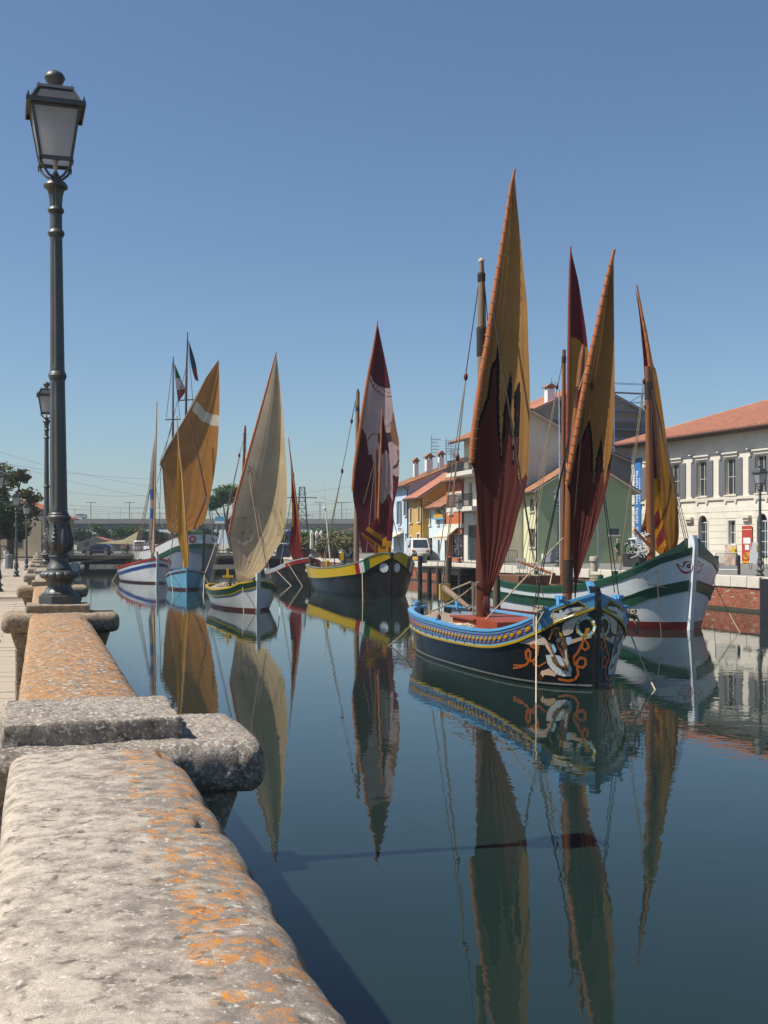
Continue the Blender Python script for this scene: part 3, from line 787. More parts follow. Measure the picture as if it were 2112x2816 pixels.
    def painting(s, name, x0, x1, y0, y1, step, colf, mirror=True, out=.006, label=None, mat=None):
        """paint laid on the planking: cells of a fine sheet that follows the hull surface"""
        tree = BVHTree.FromPolygons(s.solid.v, s.solid.f); nx = int((x1 - x0) / step); ny = int((y1 - y0) / step)
        cells = {}; cols = []
        vid = {}; vs = []; fs = []
        def vert(i, j):
            if (i, j) in vid: return vid[(i, j)]
            d = (P(x0 + i * step, y0 + j * step, 1) - CAMP).normalized(); loc, nr, ix, ds = tree.ray_cast(CAMP, d)
            if loc is None: vid[(i, j)] = None; return None
            if nr.dot(d) > 0: nr = -nr
            vs.append(loc + nr * out - d * out * .5); vid[(i, j)] = len(vs) - 1; return len(vs) - 1
        for j in range(ny):
            for i in range(nx):
                c = colf(x0 + (i + .5) * step, y0 + (j + .5) * step)
                if c is None: continue
                q = [vert(i, j + 1), vert(i + 1, j + 1), vert(i + 1, j), vert(i, j)]
                if None in q: continue
                pp = [vs[k] for k in q]
                if max((pp[a] - pp[b]).length for a, b in ((0, 1), (1, 2), (2, 3), (3, 0))) > .16: continue
                fs.append(tuple(q)); cols.append(c)
        m = MB(); m.add(vs, fs); m.col = list(cols)
        part(name, m, mat or PAINT, s.root, smooth='all', label=label)
        if mirror:
            m = MB(); o = s.bow
            ms = [Vector(p) - s.n * 2 * (Vector(p) - o).dot(s.n) for p in vs]
            m.add(ms, [f[::-1] for f in fs]); m.col = list(cols); part(name, m, mat or PAINT, s.root, smooth='all', label=label)
def T(ox, oy, k): return lambda *p: [(ox + x / k, oy + y / k) for x, y in p]
def flatcol(c):
    c = hx(c); return lambda px, py, u, v: c
# ================================================================== boat: black hull with blue painted strake (foreground)
OCHRE, OCHRE2, WINE, BLACKC, AMBER = hx('#ab7d48'), hx('#a07240'), hx('#62322b'), hx('#231d20'), hx('#c98a2a')
def boat_blue():
    b = Boat('painted_sailing_boat', 'black boat with sky blue painted strake and angel on its bow, tall ochre sails', (4.22, 22.55), (.29, -.957), 9.6,
        [(0, .25), (.04, .62), (.12, .92), (.3, 1.18), (.5, 1.25), (.7, 1.2), (.82, 1.08), (.91, .84), (.965, .5), (1, .05)],
        [(0, .30), (.04, .75), (.12, 1.12), (.3, 1.45), (.5, 1.52), (.7, 1.5), (.82, 1.42), (.91, 1.17), (.965, .74), (1, .05)],
        [(0, 1.13), (.2, 1.06), (.4, 1.02), (.6, .98), (.78, 1.03), (.88, 1.20), (.94, 1.46), (1, 1.88)], .12, .1)
    blk = gloss('black_hull_paint', '#17181a', .2, .12); blue = gloss('sky_blue_paint', '#5c9bc6', .4, .08); yel = gloss('yellow_rail_paint', '#c9a012', .35)
    LOW = smooth_tab([(0, .75), (.25, .66), (.47, .63), (.74, .68), (.86, .85), (.93, 1.11), (.97, 1.38), (1, 1.64)], 60); low = lambda t: interp(LOW, t)
    b.hull(blk); b.band('blue_strake', low, lambda t: b.zs(t) - .002, blue, .018)
    b.band('yellow_rubbing_rail', lambda t: low(t) - .035, lambda t: low(t) + .012, yel, .045)
    b.band('boot_line', lambda t: .05, lambda t: .085, mk('worn_boot_paint', '#77786e', .7, 0, .3, 6), .006, solid=False)
    b.capping(blue, .16, .055); inn = gloss('grey_blue_bulwark_paint', '#7d8894', .55, .3)
    b.deck(M['deck'], inn, lambda t: interp([(0, .25), (.12, .32), (.6, .34), (.8, .2), (1, .12)], t), .16)
    b.stem(blk, .18, .13, .10, curl=-.10)
    m = MB(); s_ = b.A + b.h * (9.6 + .05); a = (b.h, b.n, Z)
    m.sweep([(b.A + b.h * (9.58 - .03 * i) + Z * (1.9 + .05 * i), b.h, b.n) for i in range(6)], [(-.12, -.05), (.05, -.05), (.05, .05), (-.12, .05)])
    part('stem_head', m, blue, b.root)
    for side in (-1, 1):
        b.bitt(.97, side, blue, .26, .13); b.bitt(.945, side, blue, .2, .12); b.bitt(.03, side, blue, .25, .14); b.bitt(.42, side, blue, .14, .1, bar=.5)
    # sculpted ornaments in the strake: maroon lines, yellow lozenges, scupper holes
    mar = mk('maroon_line_paint', '#6e2335', .5); 
    for k, (f0) in enumerate((.22, .78)):
        b.band('maroon_line', lambda t: lerp(low(t), b.zs(t), f0) - .009, lambda t: lerp(low(t), b.zs(t), f0) + .009, mar, .0225, .0, .93, solid=False)
    n = 42
    for side in (-1, 1):
        zig = MB()
        for i in range(n):
            tc = lerp(.015, .925, (i + .5) / n); hw = .91 / n * .36; m = MB(); vs = []; fs = []
            zc = lerp(low(tc), b.zs(tc), .5); hz = .042
            ring = [(tc + hw * x, y) for x, y in ((-1, 0), (-.5, .75), (0, 1), (.5, .75), (1, 0), (.5, -.75), (0, -1), (-.5, -.75))]
            vs = [b.surf(t, lerp(low(t), b.zs(t), .5) + y * hz, side, .026) for t, y in ring] + [b.surf(tc, zc, side, .030)]
            fs = [(q, (q + 1) % 8, 8) for q in range(8)]; fs = [f if side < 0 else f[::-1] for f in fs]; m.add(vs, fs); part('yellow_lozenge', m, yel, b.root)
            if i < n:
                t0 = lerp(.015, .925, i / n); t1 = lerp(.015, .925, (i + 1) / n)
                for sg in (-1, 1):
                    pts = [b.surf(lerp(t0, t1, q / 6), lerp(low(lerp(t0, t1, q / 6)), b.zs(lerp(t0, t1, q / 6)), .5) + sg * sin(pi * q / 6) * .058, side, .024) for q in range(7)]
                    zig.tube(pts, .007, 4)
        part('maroon_chain', zig, mar, b.root)
        for i in range(12):
            t = .06 + i * .058; m = MB(); p = b.surf(t, low(t) + .05, side, .012); m.cbox(p, (.03, .035, .05), (b.h, b.n, Z)); part('scupper', m, M['iron_dark'], b.root)
    # ---- bow painting
    T8 = T(1380, 1680, 4.366); R5 = T(1440, 1580, 4.879)
    skin, wing, brown, brown2, wht, org, red, yl, lb, grn = [hx(c) for c in ('#d9b48f', '#d8c0ae', '#6d4526', '#4a2c18', '#d4d4cf', '#c98a2e', '#b8391a', '#c9a21c', '#a9cbd9', '#7f8f3c')]
    black = hx('#17181a'); bluec = hx('#5c9bc6')
    polys = [
        (wing, T8((175, 375), (300, 340), (455, 283), (520, 330), (560, 380), (520, 405), (440, 410), (340, 402), (230, 388))),
        (wing, T8((725, 185), (760, 130), (870, 80), (1030, 20), (1045, 30), (960, 90), (890, 130), (870, 200), (850, 260), (800, 290), (745, 300), (722, 230))),
        (org, T8((600, 215), (650, 190), (700, 200), (700, 240), (620, 260), (580, 340), (560, 350), (580, 280))),
        (brown, T8((610, 230), (680, 205), (700, 240), (720, 290), (660, 330), (620, 300))),
        (yl, T8((690, 250), (730, 280), (720, 310), (690, 305))),
        (brown, T8((640, 340), (740, 300), (775, 350), (800, 500), (810, 700), (780, 690), (740, 560), (670, 440))),
        (skin, T8((655, 345), (690, 318), (705, 345), (690, 378), (660, 372))),
        (lb, T8((770, 315), (830, 310), (840, 340), (825, 400), (790, 410), (775, 370))),
        (skin, T8((830, 345), (960, 310), (1070, 300), (1080, 318), (960, 350), (840, 395), (825, 375))),
        (skin, T8((515, 400), (570, 370), (600, 400), (590, 440), (640, 500), (635, 535), (600, 530), (540, 450))),
        (lb, T8((585, 430), (620, 390), (650, 440), (655, 490), (640, 500))),
        (wht, T8((530, 530), (600, 520), (700, 540), (790, 600), (840, 690), (835, 780), (740, 785), (660, 760), (590, 690), (545, 620))),
        (brown, T8((590, 545), (650, 550), (740, 620), (800, 700), (800, 730), (740, 715), (660, 670), (610, 610))),
        (wht, T8((635, 545), (700, 550), (760, 640), (740, 665), (680, 640), (645, 590))),
        (wht, T8((755, 475), (778, 470), (782, 540), (790, 600), (768, 600))),
        (skin, T8((770, 590), (800, 590), (830, 660), (800, 700), (775, 650))),
        (skin, T8((475, 720), (570, 690), (610, 720), (650, 760), (640, 785), (560, 770), (510, 770), (470, 830), (445, 820), (460, 770))),
        (brown2, T8((440, 760), (470, 755), (500, 800), (480, 840), (445, 835), (436, 800))),
        (wht, R5((330, 575), (400, 510), (480, 520), (475, 480), (500, 468), (520, 480), (520, 510), (590, 450), (700, 440), (800, 430), (760, 470), (640, 500), (550, 540), (620, 540), (700, 505), (660, 560), (520, 600), (390, 650), (385, 610), (450, 575), (400, 590))),
    ]
    frame = R5((395, 490), (730, 355), (850, 430), (560, 570), (385, 655))
    stro = [
        (5.0, T8((440, 455), (380, 435), (350, 415), (380, 400), (440, 430), (430, 520), (400, 580), (350, 600), (300, 570), (290, 490), (320, 460), (345, 500), (340, 580), (300, 640), (230, 670), (150, 685))),
        (4.0, T8((375, 600), (400, 650), (450, 665), (520, 620))), (4.0, T8((150, 648), (220, 655), (280, 650))),
        (5.5, T8((985, 300), (960, 400), (910, 500), (860, 560), (860, 620), (910, 665), (970, 680), (1010, 640), (1000, 575), (940, 560), (900, 610), (905, 680), (920, 760), (880, 820), (800, 840), (690, 820))),
        (4.5, T8((970, 380), (960, 440), (1000, 470), (1045, 440), (1030, 390), (995, 350)))]
    wc = T8((1010, 190))[0]; rw = random.Random(5); flowers = []
    for i in range(46):
        a = 2 * pi * i / 46 + rw.uniform(-.08, .08); r = rw.uniform(21.5, 29); flowers.append((wc[0] + r * cos(a) * .93, wc[1] + r * sin(a), rw.uniform(2.2, 3.9), rw.choice([wht, lb, yl, grn, yl, grn])))
    flowers += [(wc[0] + 25 * cos(a) * .93, wc[1] + 25 * sin(a), 4.2, c) for a, c in ((-1.9, wht), (-1.2, lb), (-.6, wht), (0.1, lb), (.35, wht), (2.6, lb), (3.1, lb), (2.1, wht), (1.2, lb))]
    ribb = T8((1005, 210), (1050, 200), (1060, 225), (1020, 290), (985, 310))
    def colf(x, y):
        if dline((x, y), frame + frame[:1]) < 1.5: return yl
        for fx, fy, fr, c in reversed(flowers):
            dd = (x - fx) ** 2 + (y - fy) ** 2
            if dd < fr * fr: return yl if (dd < .8 and c is wht) else c
        if inpoly(ribb, x, y): return org
        dc = sqrt(((x - wc[0]) / .93) ** 2 + (y - wc[1]) ** 2)
        if 19.5 < dc < 30: return grn if noise.noise(Vector((x * .3, y * .3, 0))) > -.1 else black
        for w, l in stro:
            dd = dline((x, y), l) * 2
            if dd < w * 1.05: return red if dd < w * .62 else org
        hit = None
        for c, pl in polys:
            if inpoly(pl, x, y): hit = c
        if hit is wing and noise.noise(Vector((x * .45, y * .6, 3))) > .38: return brown
        if hit is wht and 1500 < x < 1575 and y > 1795:            # pleated skirt
            a = atan2(y - 1795, x - 1545)
            if abs(sin(a * 16)) < .25: return hx('#8f8f93')
        if hit is brown and y > 1800 and abs(sin(atan2(y - 1795, x - 1545) * 14)) < .35: return org
        if hit is brown and y < 1800 and noise.noise(Vector((x * .5, y * .35, 9))) > .45: return wht
        if hit: 
            # dark outline
            return hit
        if inpoly(frame, x, y): return black
        return None
    b.painting('bow_painting', 1410, 1640, 1648, 1880, .95, colf, True, .008, 'flying angel with garland and red ribbon')
    m = MB(); p = b.surf(.02, .62, -1, .012); m.cbox(b.surf(.035, .62, -1, .012), (.22, .02, .16), (b.h, b.n, Z)); part('name_plate', m, M['white_paint'], b.root)
    # ---- deck furniture
    a = (b.h, b.n, Z)
    m = MB(); m.cbox(b.ctr(.44, .92), (1.5, 1.5, .34), a); m.cbox(b.ctr(.44, 1.10), (1.62, 1.62, .04), a); part('hatch', m, M['hatch_red'], b.root)
    m = MB(); m.cbox(b.ctr(.62, .98), (1.3, 1.7, .34), a); part('hatch', m, M['hatch_red'], b.root)
    m = MB(); pts = []; rq = random.Random(8); c = b.ctr(.47, .86) - b.n * .95
    for q in range(7):
        pts = []
        for i in range(26): 
            w = i * .5 + q; pts.append(c + b.h * (rq.uniform(-.1, .1) + .42 * cos(w * .9)) + b.n * (.24 * sin(w) + rq.uniform(-.08, .08)) + Z * rq.uniform(0, .13))
        m.tube(resample(smooth_tab(pts, 120), 90), .014, 5)
    part('rope_coil', m, M['rope_pale'], b.root, smooth=True)
    b.spar('tiller', P(1222, 1618, 30.6), P(1296, 1676, 28.2), .10, .05, M['mast_grey']); m = MB(); m.cbox(P(1223, 1628, 30.7), (.10, .3, .45), a); part('rudder_head', m, yel, b.root)
    # ---- masts and sails
    k = 27.6; mb_, mt_ = b.ctr(.43, .75), None; k = mb_.y
    mx = lambda px, py, d=k: P(px, py, d)
    foot = P(1328, 1716, k); head = P(1324, 717, k)
    m = MB(); m.tube([P(1328, 1730, k), P(1327, 1500, k), P(1326, 1100, k), P(1325, 850, k), P(1324.5, 760, k), P(1324, 722, k)], [.15, .145, .12, .10, .075, .055], 14); part('main_mast', m, M['mast_grey'], b.root, smooth=True)
    m = MB(); m.tube([P(1328, 1724, k - .05), P(1327.5, 1300, k - .02)], [.185, .15], 14); part('mast_foot', m, M['mast_red'], b.root, smooth=True)
    m = MB(); m.sphere(P(1324, 718, k), .075, 10, 8); part('mast_cap', m, M['rope_pale'], b.root, smooth=True)
    b.lash(P(1325, 980, k), P(1325, 900, k), .125, M['rope_dark'], 16); b.lash(P(1324, 775, k), P(1324, 752, k), .09, M['rope_dark'], 6)
    pl = b.plane(P(1330, 1500, k - .25), -8)
    left = [(1415, 470), (1404, 522), (1388, 638), (1373.6, 732), (1359, 819), (1349, 884), (1342, 942), (1326.6, 1029), (1312, 1130), (1302, 1209), (1297, 1271), (1304, 1299), (1310, 1355), (1315, 1430), (1321, 1504), (1328, 1579), (1338, 1655)]
    right = [(1416, 478), (1420, 540), (1431, 652), (1440.5, 750), (1449.5, 840), (1453, 949), (1457, 1065), (1456, 1168), (1453.7, 1269), (1448, 1329), (1435, 1381), (1422, 1426), (1409, 1482), (1394, 1523), (1375, 1572), (1356, 1613), (1342, 1656)]
    R0 = [(1294, 1290), (1306, 1209), (1312, 1168), (1328, 1120), (1340, 1085), (1348, 1012), (1362, 985), (1370, 930), (1373, 1000), (1372, 1100), (1374, 1180), (1378, 1262), (1383, 1134), (1396, 1060), (1404, 1014), (1408, 1060), (1405, 1131), (1410, 1209), (1411, 1275), (1414, 1180), (1412, 1085), (1429, 1043), (1431, 1075), (1429, 1187), (1424, 1306), (1430, 1330), (1446, 1300), (1450, 1310), (1462, 1340), (1345, 1700), (1290, 1700)]
    ed = R0[1:26]
    def cf(px, py, u, v):
        if inpoly(R0, px, py):
            if py < 1200 and (dline((px, py), ed) < 8 or (px > 1388 and py < 1130)): return BLACKC
            if py < 1330 and dline((px, py), ed) < 3.5: return BLACKC
            return WINE
        return OCHRE
    b.sail(pl, left, right, cf, nx=60, ny=260, bulge=.16, wrinkle=.03, folds=6, name='main_sail')
    yp = [b.hit(pl, *q) + Vector((0, -.05, 0)) for q in ((1415, 468), (1404, 522), (1388, 636), (1359, 817), (1342, 940), (1325, 1030), (1311, 1130), (1301, 1209), (1296.5, 1273))]
    m = MB(); m.tube(yp, [.03, .045, .06, .075, .085, .085, .085, .08, .07], 12); yd = part('main_yard', m, M['spar'], b.root, smooth=True)
    for a_, c_, n_ in ((yp[1], yp[3], 9), (yp[3], yp[5], 7), (yp[5], yp[8], 9)): b.lash(a_, c_, .09, M['rope'], n_, w=.007, parent=yd)
    b.rope(P(1356, 850, k - .4), P(1462, 1500, k - .9), .022, 0, M['rope_dark']); b.rope(P(1462, 1500, k - .9), P(1494, 1640, 24.6), .010, 0, M['rope_dark']); b.rope(P(1462, 1505, k - .9), P(1484, 1650, 24.4), .010, 0, M['rope_dark'])
    b.rope(P(1322, 745, k), P(1281, 1028, k), .012, 0, M['rope_dark']); b.block(P(1281, 1036, k), .075)
    for q, (x, y) in enumerate(((1183, 1690), (1206, 1696), (1213, 1690))): b.rope(P(1281, 1040, k), P(x, y, 29.6 - q * .5), .012, 0, M['rope'])
    b.block(P(1258, 1258, k + .3), .08); b.block(P(1207, 1700, 28.6), .08, M['rope_dark'])
    b.rope(P(1327, 740, k), P(1338, 960, k - .2), .012, 0, M['rope_dark']); b.rope(P(1329, 745, k), P(1352, 1000, k - .2), .012, 0, M['rope_dark'])
    b.rope(P(1318, 760, k), P(1312, 1150, k), .010, 0, M['rope'])
    b.rope(P(1316, 1600, k - .3), P(1180, 1682, 29.8), .022, .10, M['rope']); b.rope(P(1242, 1622, 28), P(1296, 1600, k), .024, .0, M['rope'])
    b.rope(P(1318, 1722, 26.5), P(1548, 1480, 24.2), .018, 0, M['rope_pale'])
    for x in (1299, 1303, 1309): b.rope(P(x, 1600, k - .3), P(x + 1, 1690, k - .35), .014, 0, M['rope'])
    m = MB(); [m.tube(smooth_tab([P(1337 + dx, 1640, k - .35), P(1335 + dx * 2, 1665, k - .4), P(1341 + dx, 1685, k - .38), P(1346 - dx, 1700, k - .4)], 12), .03, 6) for dx in (-2, 0, 3)]; part('sail_tail', m, mk('wine_cord', '#5c2620', .8), b.root, smooth=True)
    # fore mast
    kf = b.ctr(.865).y
    m = MB(); m.tube([P(1560, 1652, kf), P(1563, 1540, kf), P(1567, 1336, kf), P(1585, 1150, kf), P(1600, 990, kf), P(1603, 965, kf), P(1604, 948, kf)], [.10, .10, .095, .085, .07, .05, .02], 14); part('fore_mast', m, M['mast'], b.root, smooth=True)
    b.lash(P(1561, 1632, kf), P(1563.5, 1540, kf), .108, M['rope_dark'], 20, w=.010)
    b.lash(P(1588, 1125, kf), P(1592, 1065, kf), .088, M['mast_red'], 10, w=.012)
    pf = b.plane(P(1566, 1500, kf - .18), -8)
    left = [(1688, 690), (1684, 705), (1670, 765), (1659, 815), (1648, 873), (1636, 938), (1623, 993), (1603, 1093), (1592, 1157), (1573, 1262), (1560, 1331), (1566, 1359), (1569.5, 1411), (1573, 1504), (1578, 1579), (1580, 1648)]
    right = [(1689, 700), (1688, 735), (1688, 812), (1690, 992), (1690, 1074), (1689, 1148), (1684.5, 1221), (1681, 1277), (1673, 1325), (1662, 1369), (1648, 1417), (1629, 1476), (1611, 1528), (1598, 1565), (1587, 1605), (1583, 1648)]
    R1 = [(1550, 1320), (1568, 1280), (1590, 1225), (1608, 1185), (1622, 1150), (1628, 1190), (1631, 1224), (1633, 1336), (1640, 1260), (1655, 1198), (1659, 1262), (1661, 1336), (1670, 1290), (1684, 1235), (1700, 1300), (1590, 1700), (1550, 1700)]
    def cf(px, py, u, v):
        if inpoly(R1, px, py): return BLACKC if (py < 1300 and dline((px, py), R1[1:14]) < 6) else WINE
        return OCHRE2
    b.sail(pf, left, right, cf, nx=50, ny=220, bulge=.12, wrinkle=.025, folds=6, name='fore_sail')
    yp = [b.hit(pf, *q) + Vector((0, -.05, 0)) for q in ((1688, 688), (1670, 765), (1648, 872), (1622, 994), (1602, 1093), (1591, 1157), (1572, 1262), (1559, 1333))]
    m = MB(); m.tube(yp, [.03, .05, .06, .068, .07, .07, .065, .055], 12); yd = part('fore_yard', m, M['spar'], b.root, smooth=True)
    b.lash(yp[0], yp[3], .068, M['rope_dark'], 10, w=.006, parent=yd, k0=.1); b.lash(yp[3], yp[7], .078, M['rope_dark'], 14, w=.006, parent=yd)
    b.rope(P(1613, 1010, kf - .2), P(1592, 1072, kf - .2), .014, 0, M['rope']); b.rope(P(1613, 1030, kf - .3), P(1580, 1420, kf - .3), .010, 0, M['rope_dark'])
    for (x0, y0, x1, y1) in ((1616, 1000, 1690, 1630), (1622, 1080, 1702, 1640), (1606, 1000, 1462, 1690), (1604, 1010, 1470, 1680)): b.rope(P(x0, y0, kf), P(x1, y1, 24.6), .011, 0, M['rope_dark'])
    b.block(P(1628, 1060, kf - .2), .06)
    # warps and mooring lines at the bow, heaps of line on the bitts
    def heap(t, side, n, dz=.1, seed=1):
        rq = random.Random(seed); m = MB(); c = b.rail(t, side, dz, -.04)
        for q in range(n):
            pts = [c + b.h * .17 * cos(i * 1.05 + q) + b.n * .12 * sin(i * 1.05) - Z * (.02 * i - .08 + rq.uniform(-.02, .02)) for i in range(9)]; m.tube(resample(smooth_tab(pts, 40), 40), .022, 6)
        pts = [c, c + b.n * side * .1 - Z * .12, c + b.n * side * .11 + b.h * .1 - Z * .42, c + b.n * side * .1 + b.h * .22 - Z * .2, c + b.h * .25]
        m.tube(resample(smooth_tab(pts, 30), 30), .022, 6); part('coiled_warp', m, M['rope'], b.root, smooth=True)
    heap(.94, -1, 4); heap(.92, 1, 4, seed=3); heap(.02, -1, 4, seed=4); heap(.42, 1, 2, seed=6)
    b.mooring(b.rail(.938, -1, .02, -.09), 1474, 1938, .015, M['rope_pale'], .0); b.mooring(b.rail(.88, 1, -.08, -.06), 1826, 1905, .016, M['rope_pale'], .1); b.mooring(b.rail(.0, -1, -.05), 1018, 1772, .02, M['rope'], .25)
    return b
B1 = boat_blue()
# ================================================================== white and green boat with eyes on the bow
def wave(x, a, b): return sin(x * a) * b
def boat_green():
    b = Boat('white_green_sailing_boat', 'white boat with green wales and painted eyes on its high bow, wine and amber sails', (10.35, 38.1), (.42, -.907), 12.2,
        [(0, .5), (.05, .95), (.15, 1.35), (.35, 1.65), (.6, 1.7), (.78, 1.6), (.88, 1.38), (.95, 1.0), (1, .06)],
        [(0, .7), (.05, 1.25), (.15, 1.7), (.35, 1.95), (.6, 2.05), (.78, 2.05), (.88, 1.95), (.95, 1.58), (1, .08)],
        [(0, 1.6), (.1, 1.52), (.3, 1.33), (.5, 1.27), (.7, 1.42), (.85, 1.75), (.93, 2.08), (.965, 2.4), (1, 2.75)], .25, .1)
    wht = gloss('white_hull_paint', '#d6d7d6', .25, .1); grn = gloss('dark_green_paint', '#1f4a35', .45, .1); red = gloss('red_boot_paint', '#7c1f1d', .4, .3)
    b.hull(wht)
    b.band('green_sheer_strake', lambda t: b.zs(t) - lerp(.17, .2, t), lambda t: b.zs(t) - .002, grn, .03)
    WT = smooth_tab([(0, 1.05), (.3, .92), (.6, .86), (.82, .97), (.9, 1.12), (.95, 1.38), (1, 1.68)], 40)
    wt = lambda t: interp(WT, t)
    b.band('green_wale', lambda t: wt(t) - lerp(.30, .34, t), wt, grn, .045, 0, .998)
    b.band('wale_moulding', lambda t: wt(t) - .015, lambda t: wt(t) + .03, grn, .07, 0, .998)
    b.band('red_boot_top', lambda t: -.2, lambda t: .27, red, .008)
    b.capping(grn, .16, .06); b.deck(M['deck'], mk('dark_bulwark_paint', '#4a4038', .6), lambda t: interp([(0, .4), (.6, .45), (.85, .35), (1, .2)], t), .12)
    b.stem(wht, .46, .2, .12, curl=-.06)
    m = MB(); top = b.A + b.h * 12.2                                  # grey sheer sweep up to the stem head
    for side in (-1, 1):
        pts = [b.rail(.95, side, 0, .03), b.rail(.97, side, .04, .03), b.rail(.985, side, .15, .03), b.rail(.995, side, .34, .01)]
        pts = smooth_tab(pts, 12); m.sweep([(p, b.n, Z) for p in [Vector(q) for q in pts]], [(-.05, -.25), (.05, -.25), (.05, .06), (-.05, .06)])
    part('bow_wing', m, grn, b.root)
    for t, sd in ((.955, 1), (.885, 1), (.93, -1), (.86, -1), (.8, -1), (.8, 1), (.06, 1), (.06, -1), (.2, -1)): b.bitt(t, sd, grn, .26, .14, bar=.2)
    m = MB(); c = b.ctr(.80, 0); rq = random.Random(5)
    for q in range(5): 
        cc = b.rail(.775, -1, .06 + q * .05, .1); m.tube([cc + b.h * .24 * cos(i / 12 * 2 * pi) + b.n * .16 * sin(i / 12 * 2 * pi) for i in range(13)], .035, 6)
    part('coiled_warp', m, M['rope'], b.root, smooth=True)
    # carved eyes
    R6 = T(1860, 1350, 6.583)
    redc, wc, blk = hx('#9b2018'), hx('#dcdcdc'), hx('#23262a')
    socket = smooth_tab(R6((0, 1315), (30, 1318), (60, 1350), (110, 1370), (130, 1330), (120, 1310), (150, 1275), (200, 1270), (260, 1290), (300, 1350), (295, 1420), (250, 1475), (170, 1500), (100, 1470), (40, 1400), (0, 1340)), 90)
    ball = smooth_tab(R6((20, 1340), (60, 1368), (120, 1385), (150, 1350), (170, 1310), (220, 1290), (275, 1320), (290, 1370), (270, 1430), (210, 1460), (130, 1450), (70, 1400), (25, 1355)), 80)
    pc = R6((225, 1362))[0]
    socket = [(x - 0, y) for x, y in socket]
    def colf(x, y):
        d = sqrt((x - pc[0]) ** 2 + (y - pc[1]) ** 2)
        if d < 1.7: return wc
        if d < 6.2: return blk
        if inpoly(ball, x, y): return wc
        if inpoly(socket, x, y): return redc
        return None
    b.painting('painted_eye', 1855, 1910, 1538, 1582, .8, colf, True, .012)
    # main mast and sail (aft), seen behind the near boat
    km = b.ctr(.30).y
    b.spar('main_mast', P(1548, 1618, km), P(1551, 962, km), .125, .075, M['mast'])
    b.lash(P(1550.5, 1000, km), P(1551, 980, km), .09, M['rope_dark'], 5)
    pm = b.plane(P(1556, 1300, km - .25), -6)
    left = [(1569.6, 682), (1567, 739), (1565, 848), (1564.6, 956), (1563.5, 1029), (1562, 1123), (1560, 1179), (1559, 1243), (1560, 1330), (1562, 1450), (1566, 1560)]
    right = [(1571, 690), (1576, 712), (1590.6, 775), (1601, 840), (1610.5, 902), (1616, 953), (1620, 992), (1622, 1060), (1618, 1180), (1608, 1300), (1595, 1400), (1582, 1490), (1570, 1560)]
    winetop = hx('#5e1c26')
    def cf(px, py, u, v): return winetop if py < 917 + u * 36 + 4 * sin(u * 9) else hx('#a3732c')
    b.sail(pm, left, right, cf, nx=40, ny=180, bulge=.14, wrinkle=.02, name='main_sail')
    yp = [b.hit(pm, *q) + Vector((0, -.06, 0)) for q in ((1569.4, 679), (1567, 739), (1565, 848), (1564, 956), (1563, 1029), (1561.5, 1123), (1559, 1250))]
    m = MB(); m.tube(yp, [.03, .05, .065, .075, .08, .075, .06], 10); yd = part('main_yard', m, mk('lacquered_spar', '#8a3f2a', .25), b.root, smooth=True); b.lash(yp[0], yp[6], .08, M['rope_dark'], 22, w=.007, parent=yd, k0=.05)
    b.rope(P(1549, 985, km), P(1534, 1060, km), .014, 0, M['rope_dark']); b.block(P(1532, 1064, km), .09)
    for x in (1424, 1436, 1447, 1455): b.rope(P(1532, 1068, km), P(x, 1590, 45.5), .013, 0, M['rope'])
    # fore mast and sail
    kf = b.ctr(.735).y
    b.spar('fore_mast', P(1791, 1560, kf), P(1781, 1008, kf), .165, .11, M['mast'])
    b.lash(P(1782.5, 1100, kf), P(1782, 1050, kf), .13, M['rope_dark'], 9, w=.014)
    pf = b.plane(P(1800, 1300, kf + .42), -4)
    left = [(1747, 790), (1757, 860), (1764, 930), (1770, 1000), (1775, 1100), (1780, 1250), (1777, 1369), (1772, 1424), (1762, 1458), (1775, 1478), (1795, 1505), (1820, 1532)]
    right = [(1748, 795), (1762, 850), (1779, 913), (1797, 1003), (1804, 1018), (1814, 1074), (1825, 1148), (1836, 1229), (1849, 1295), (1860, 1351), (1865, 1406), (1867, 1461), (1863, 1498), (1852, 1532)]
    yline = [(1747, 790), (1760, 862), (1771, 917), (1780, 978), (1795, 1114), (1803, 1220), (1809, 1320), (1825, 1440), (1836, 1540)]
    yx = lambda y: interp([(q[1], q[0]) for q in yline], y)
    brn, redp, orp = hx('#8a6126'), hx('#6d2028'), hx('#cf8a1e')
    s1 = [(1795, 1425), (1812, 1400), (1818, 1432), (1800, 1462)]; s2 = [(1806, 1480), (1826, 1438), (1836, 1475), (1806, 1512)]; s3 = [(1815, 1535), (1838, 1490), (1842, 1540)]
    s4 = [(1755, 1470), (1770, 1448), (1790, 1440), (1795, 1500)]
    def cf(px, py, u, v):
        if px > yx(py): return brn
        if py < 1316: return redp
        if any(inpoly(q, px, py) for q in (s1, s2, s3, s4)): return hx('#8a3234')
        return orp
    b.sail(pf, left, right, cf, nx=46, ny=190, bulge=.20, wrinkle=.03, folds=5, name='fore_sail')
    yp = [b.hit(pf, *q) + Vector((0, -.24, 0)) for q in ((1747, 788), (1760, 862), (1771, 917), (1780, 978), (1795, 1114), (1803, 1220), (1809, 1322))]
    m = MB(); m.tube(yp, [.03, .05, .065, .075, .085, .08, .06], 10); yd = part('fore_yard', m, M['spar'], b.root, smooth=True); b.lash(yp[1], yp[6], .082, M['rope_dark'], 16, w=.007, parent=yd)
    b.spar('fore_boom', P(1744, 1455, kf - .6), P(1796, 1512, kf - .3), .045, .06, M['spar'])
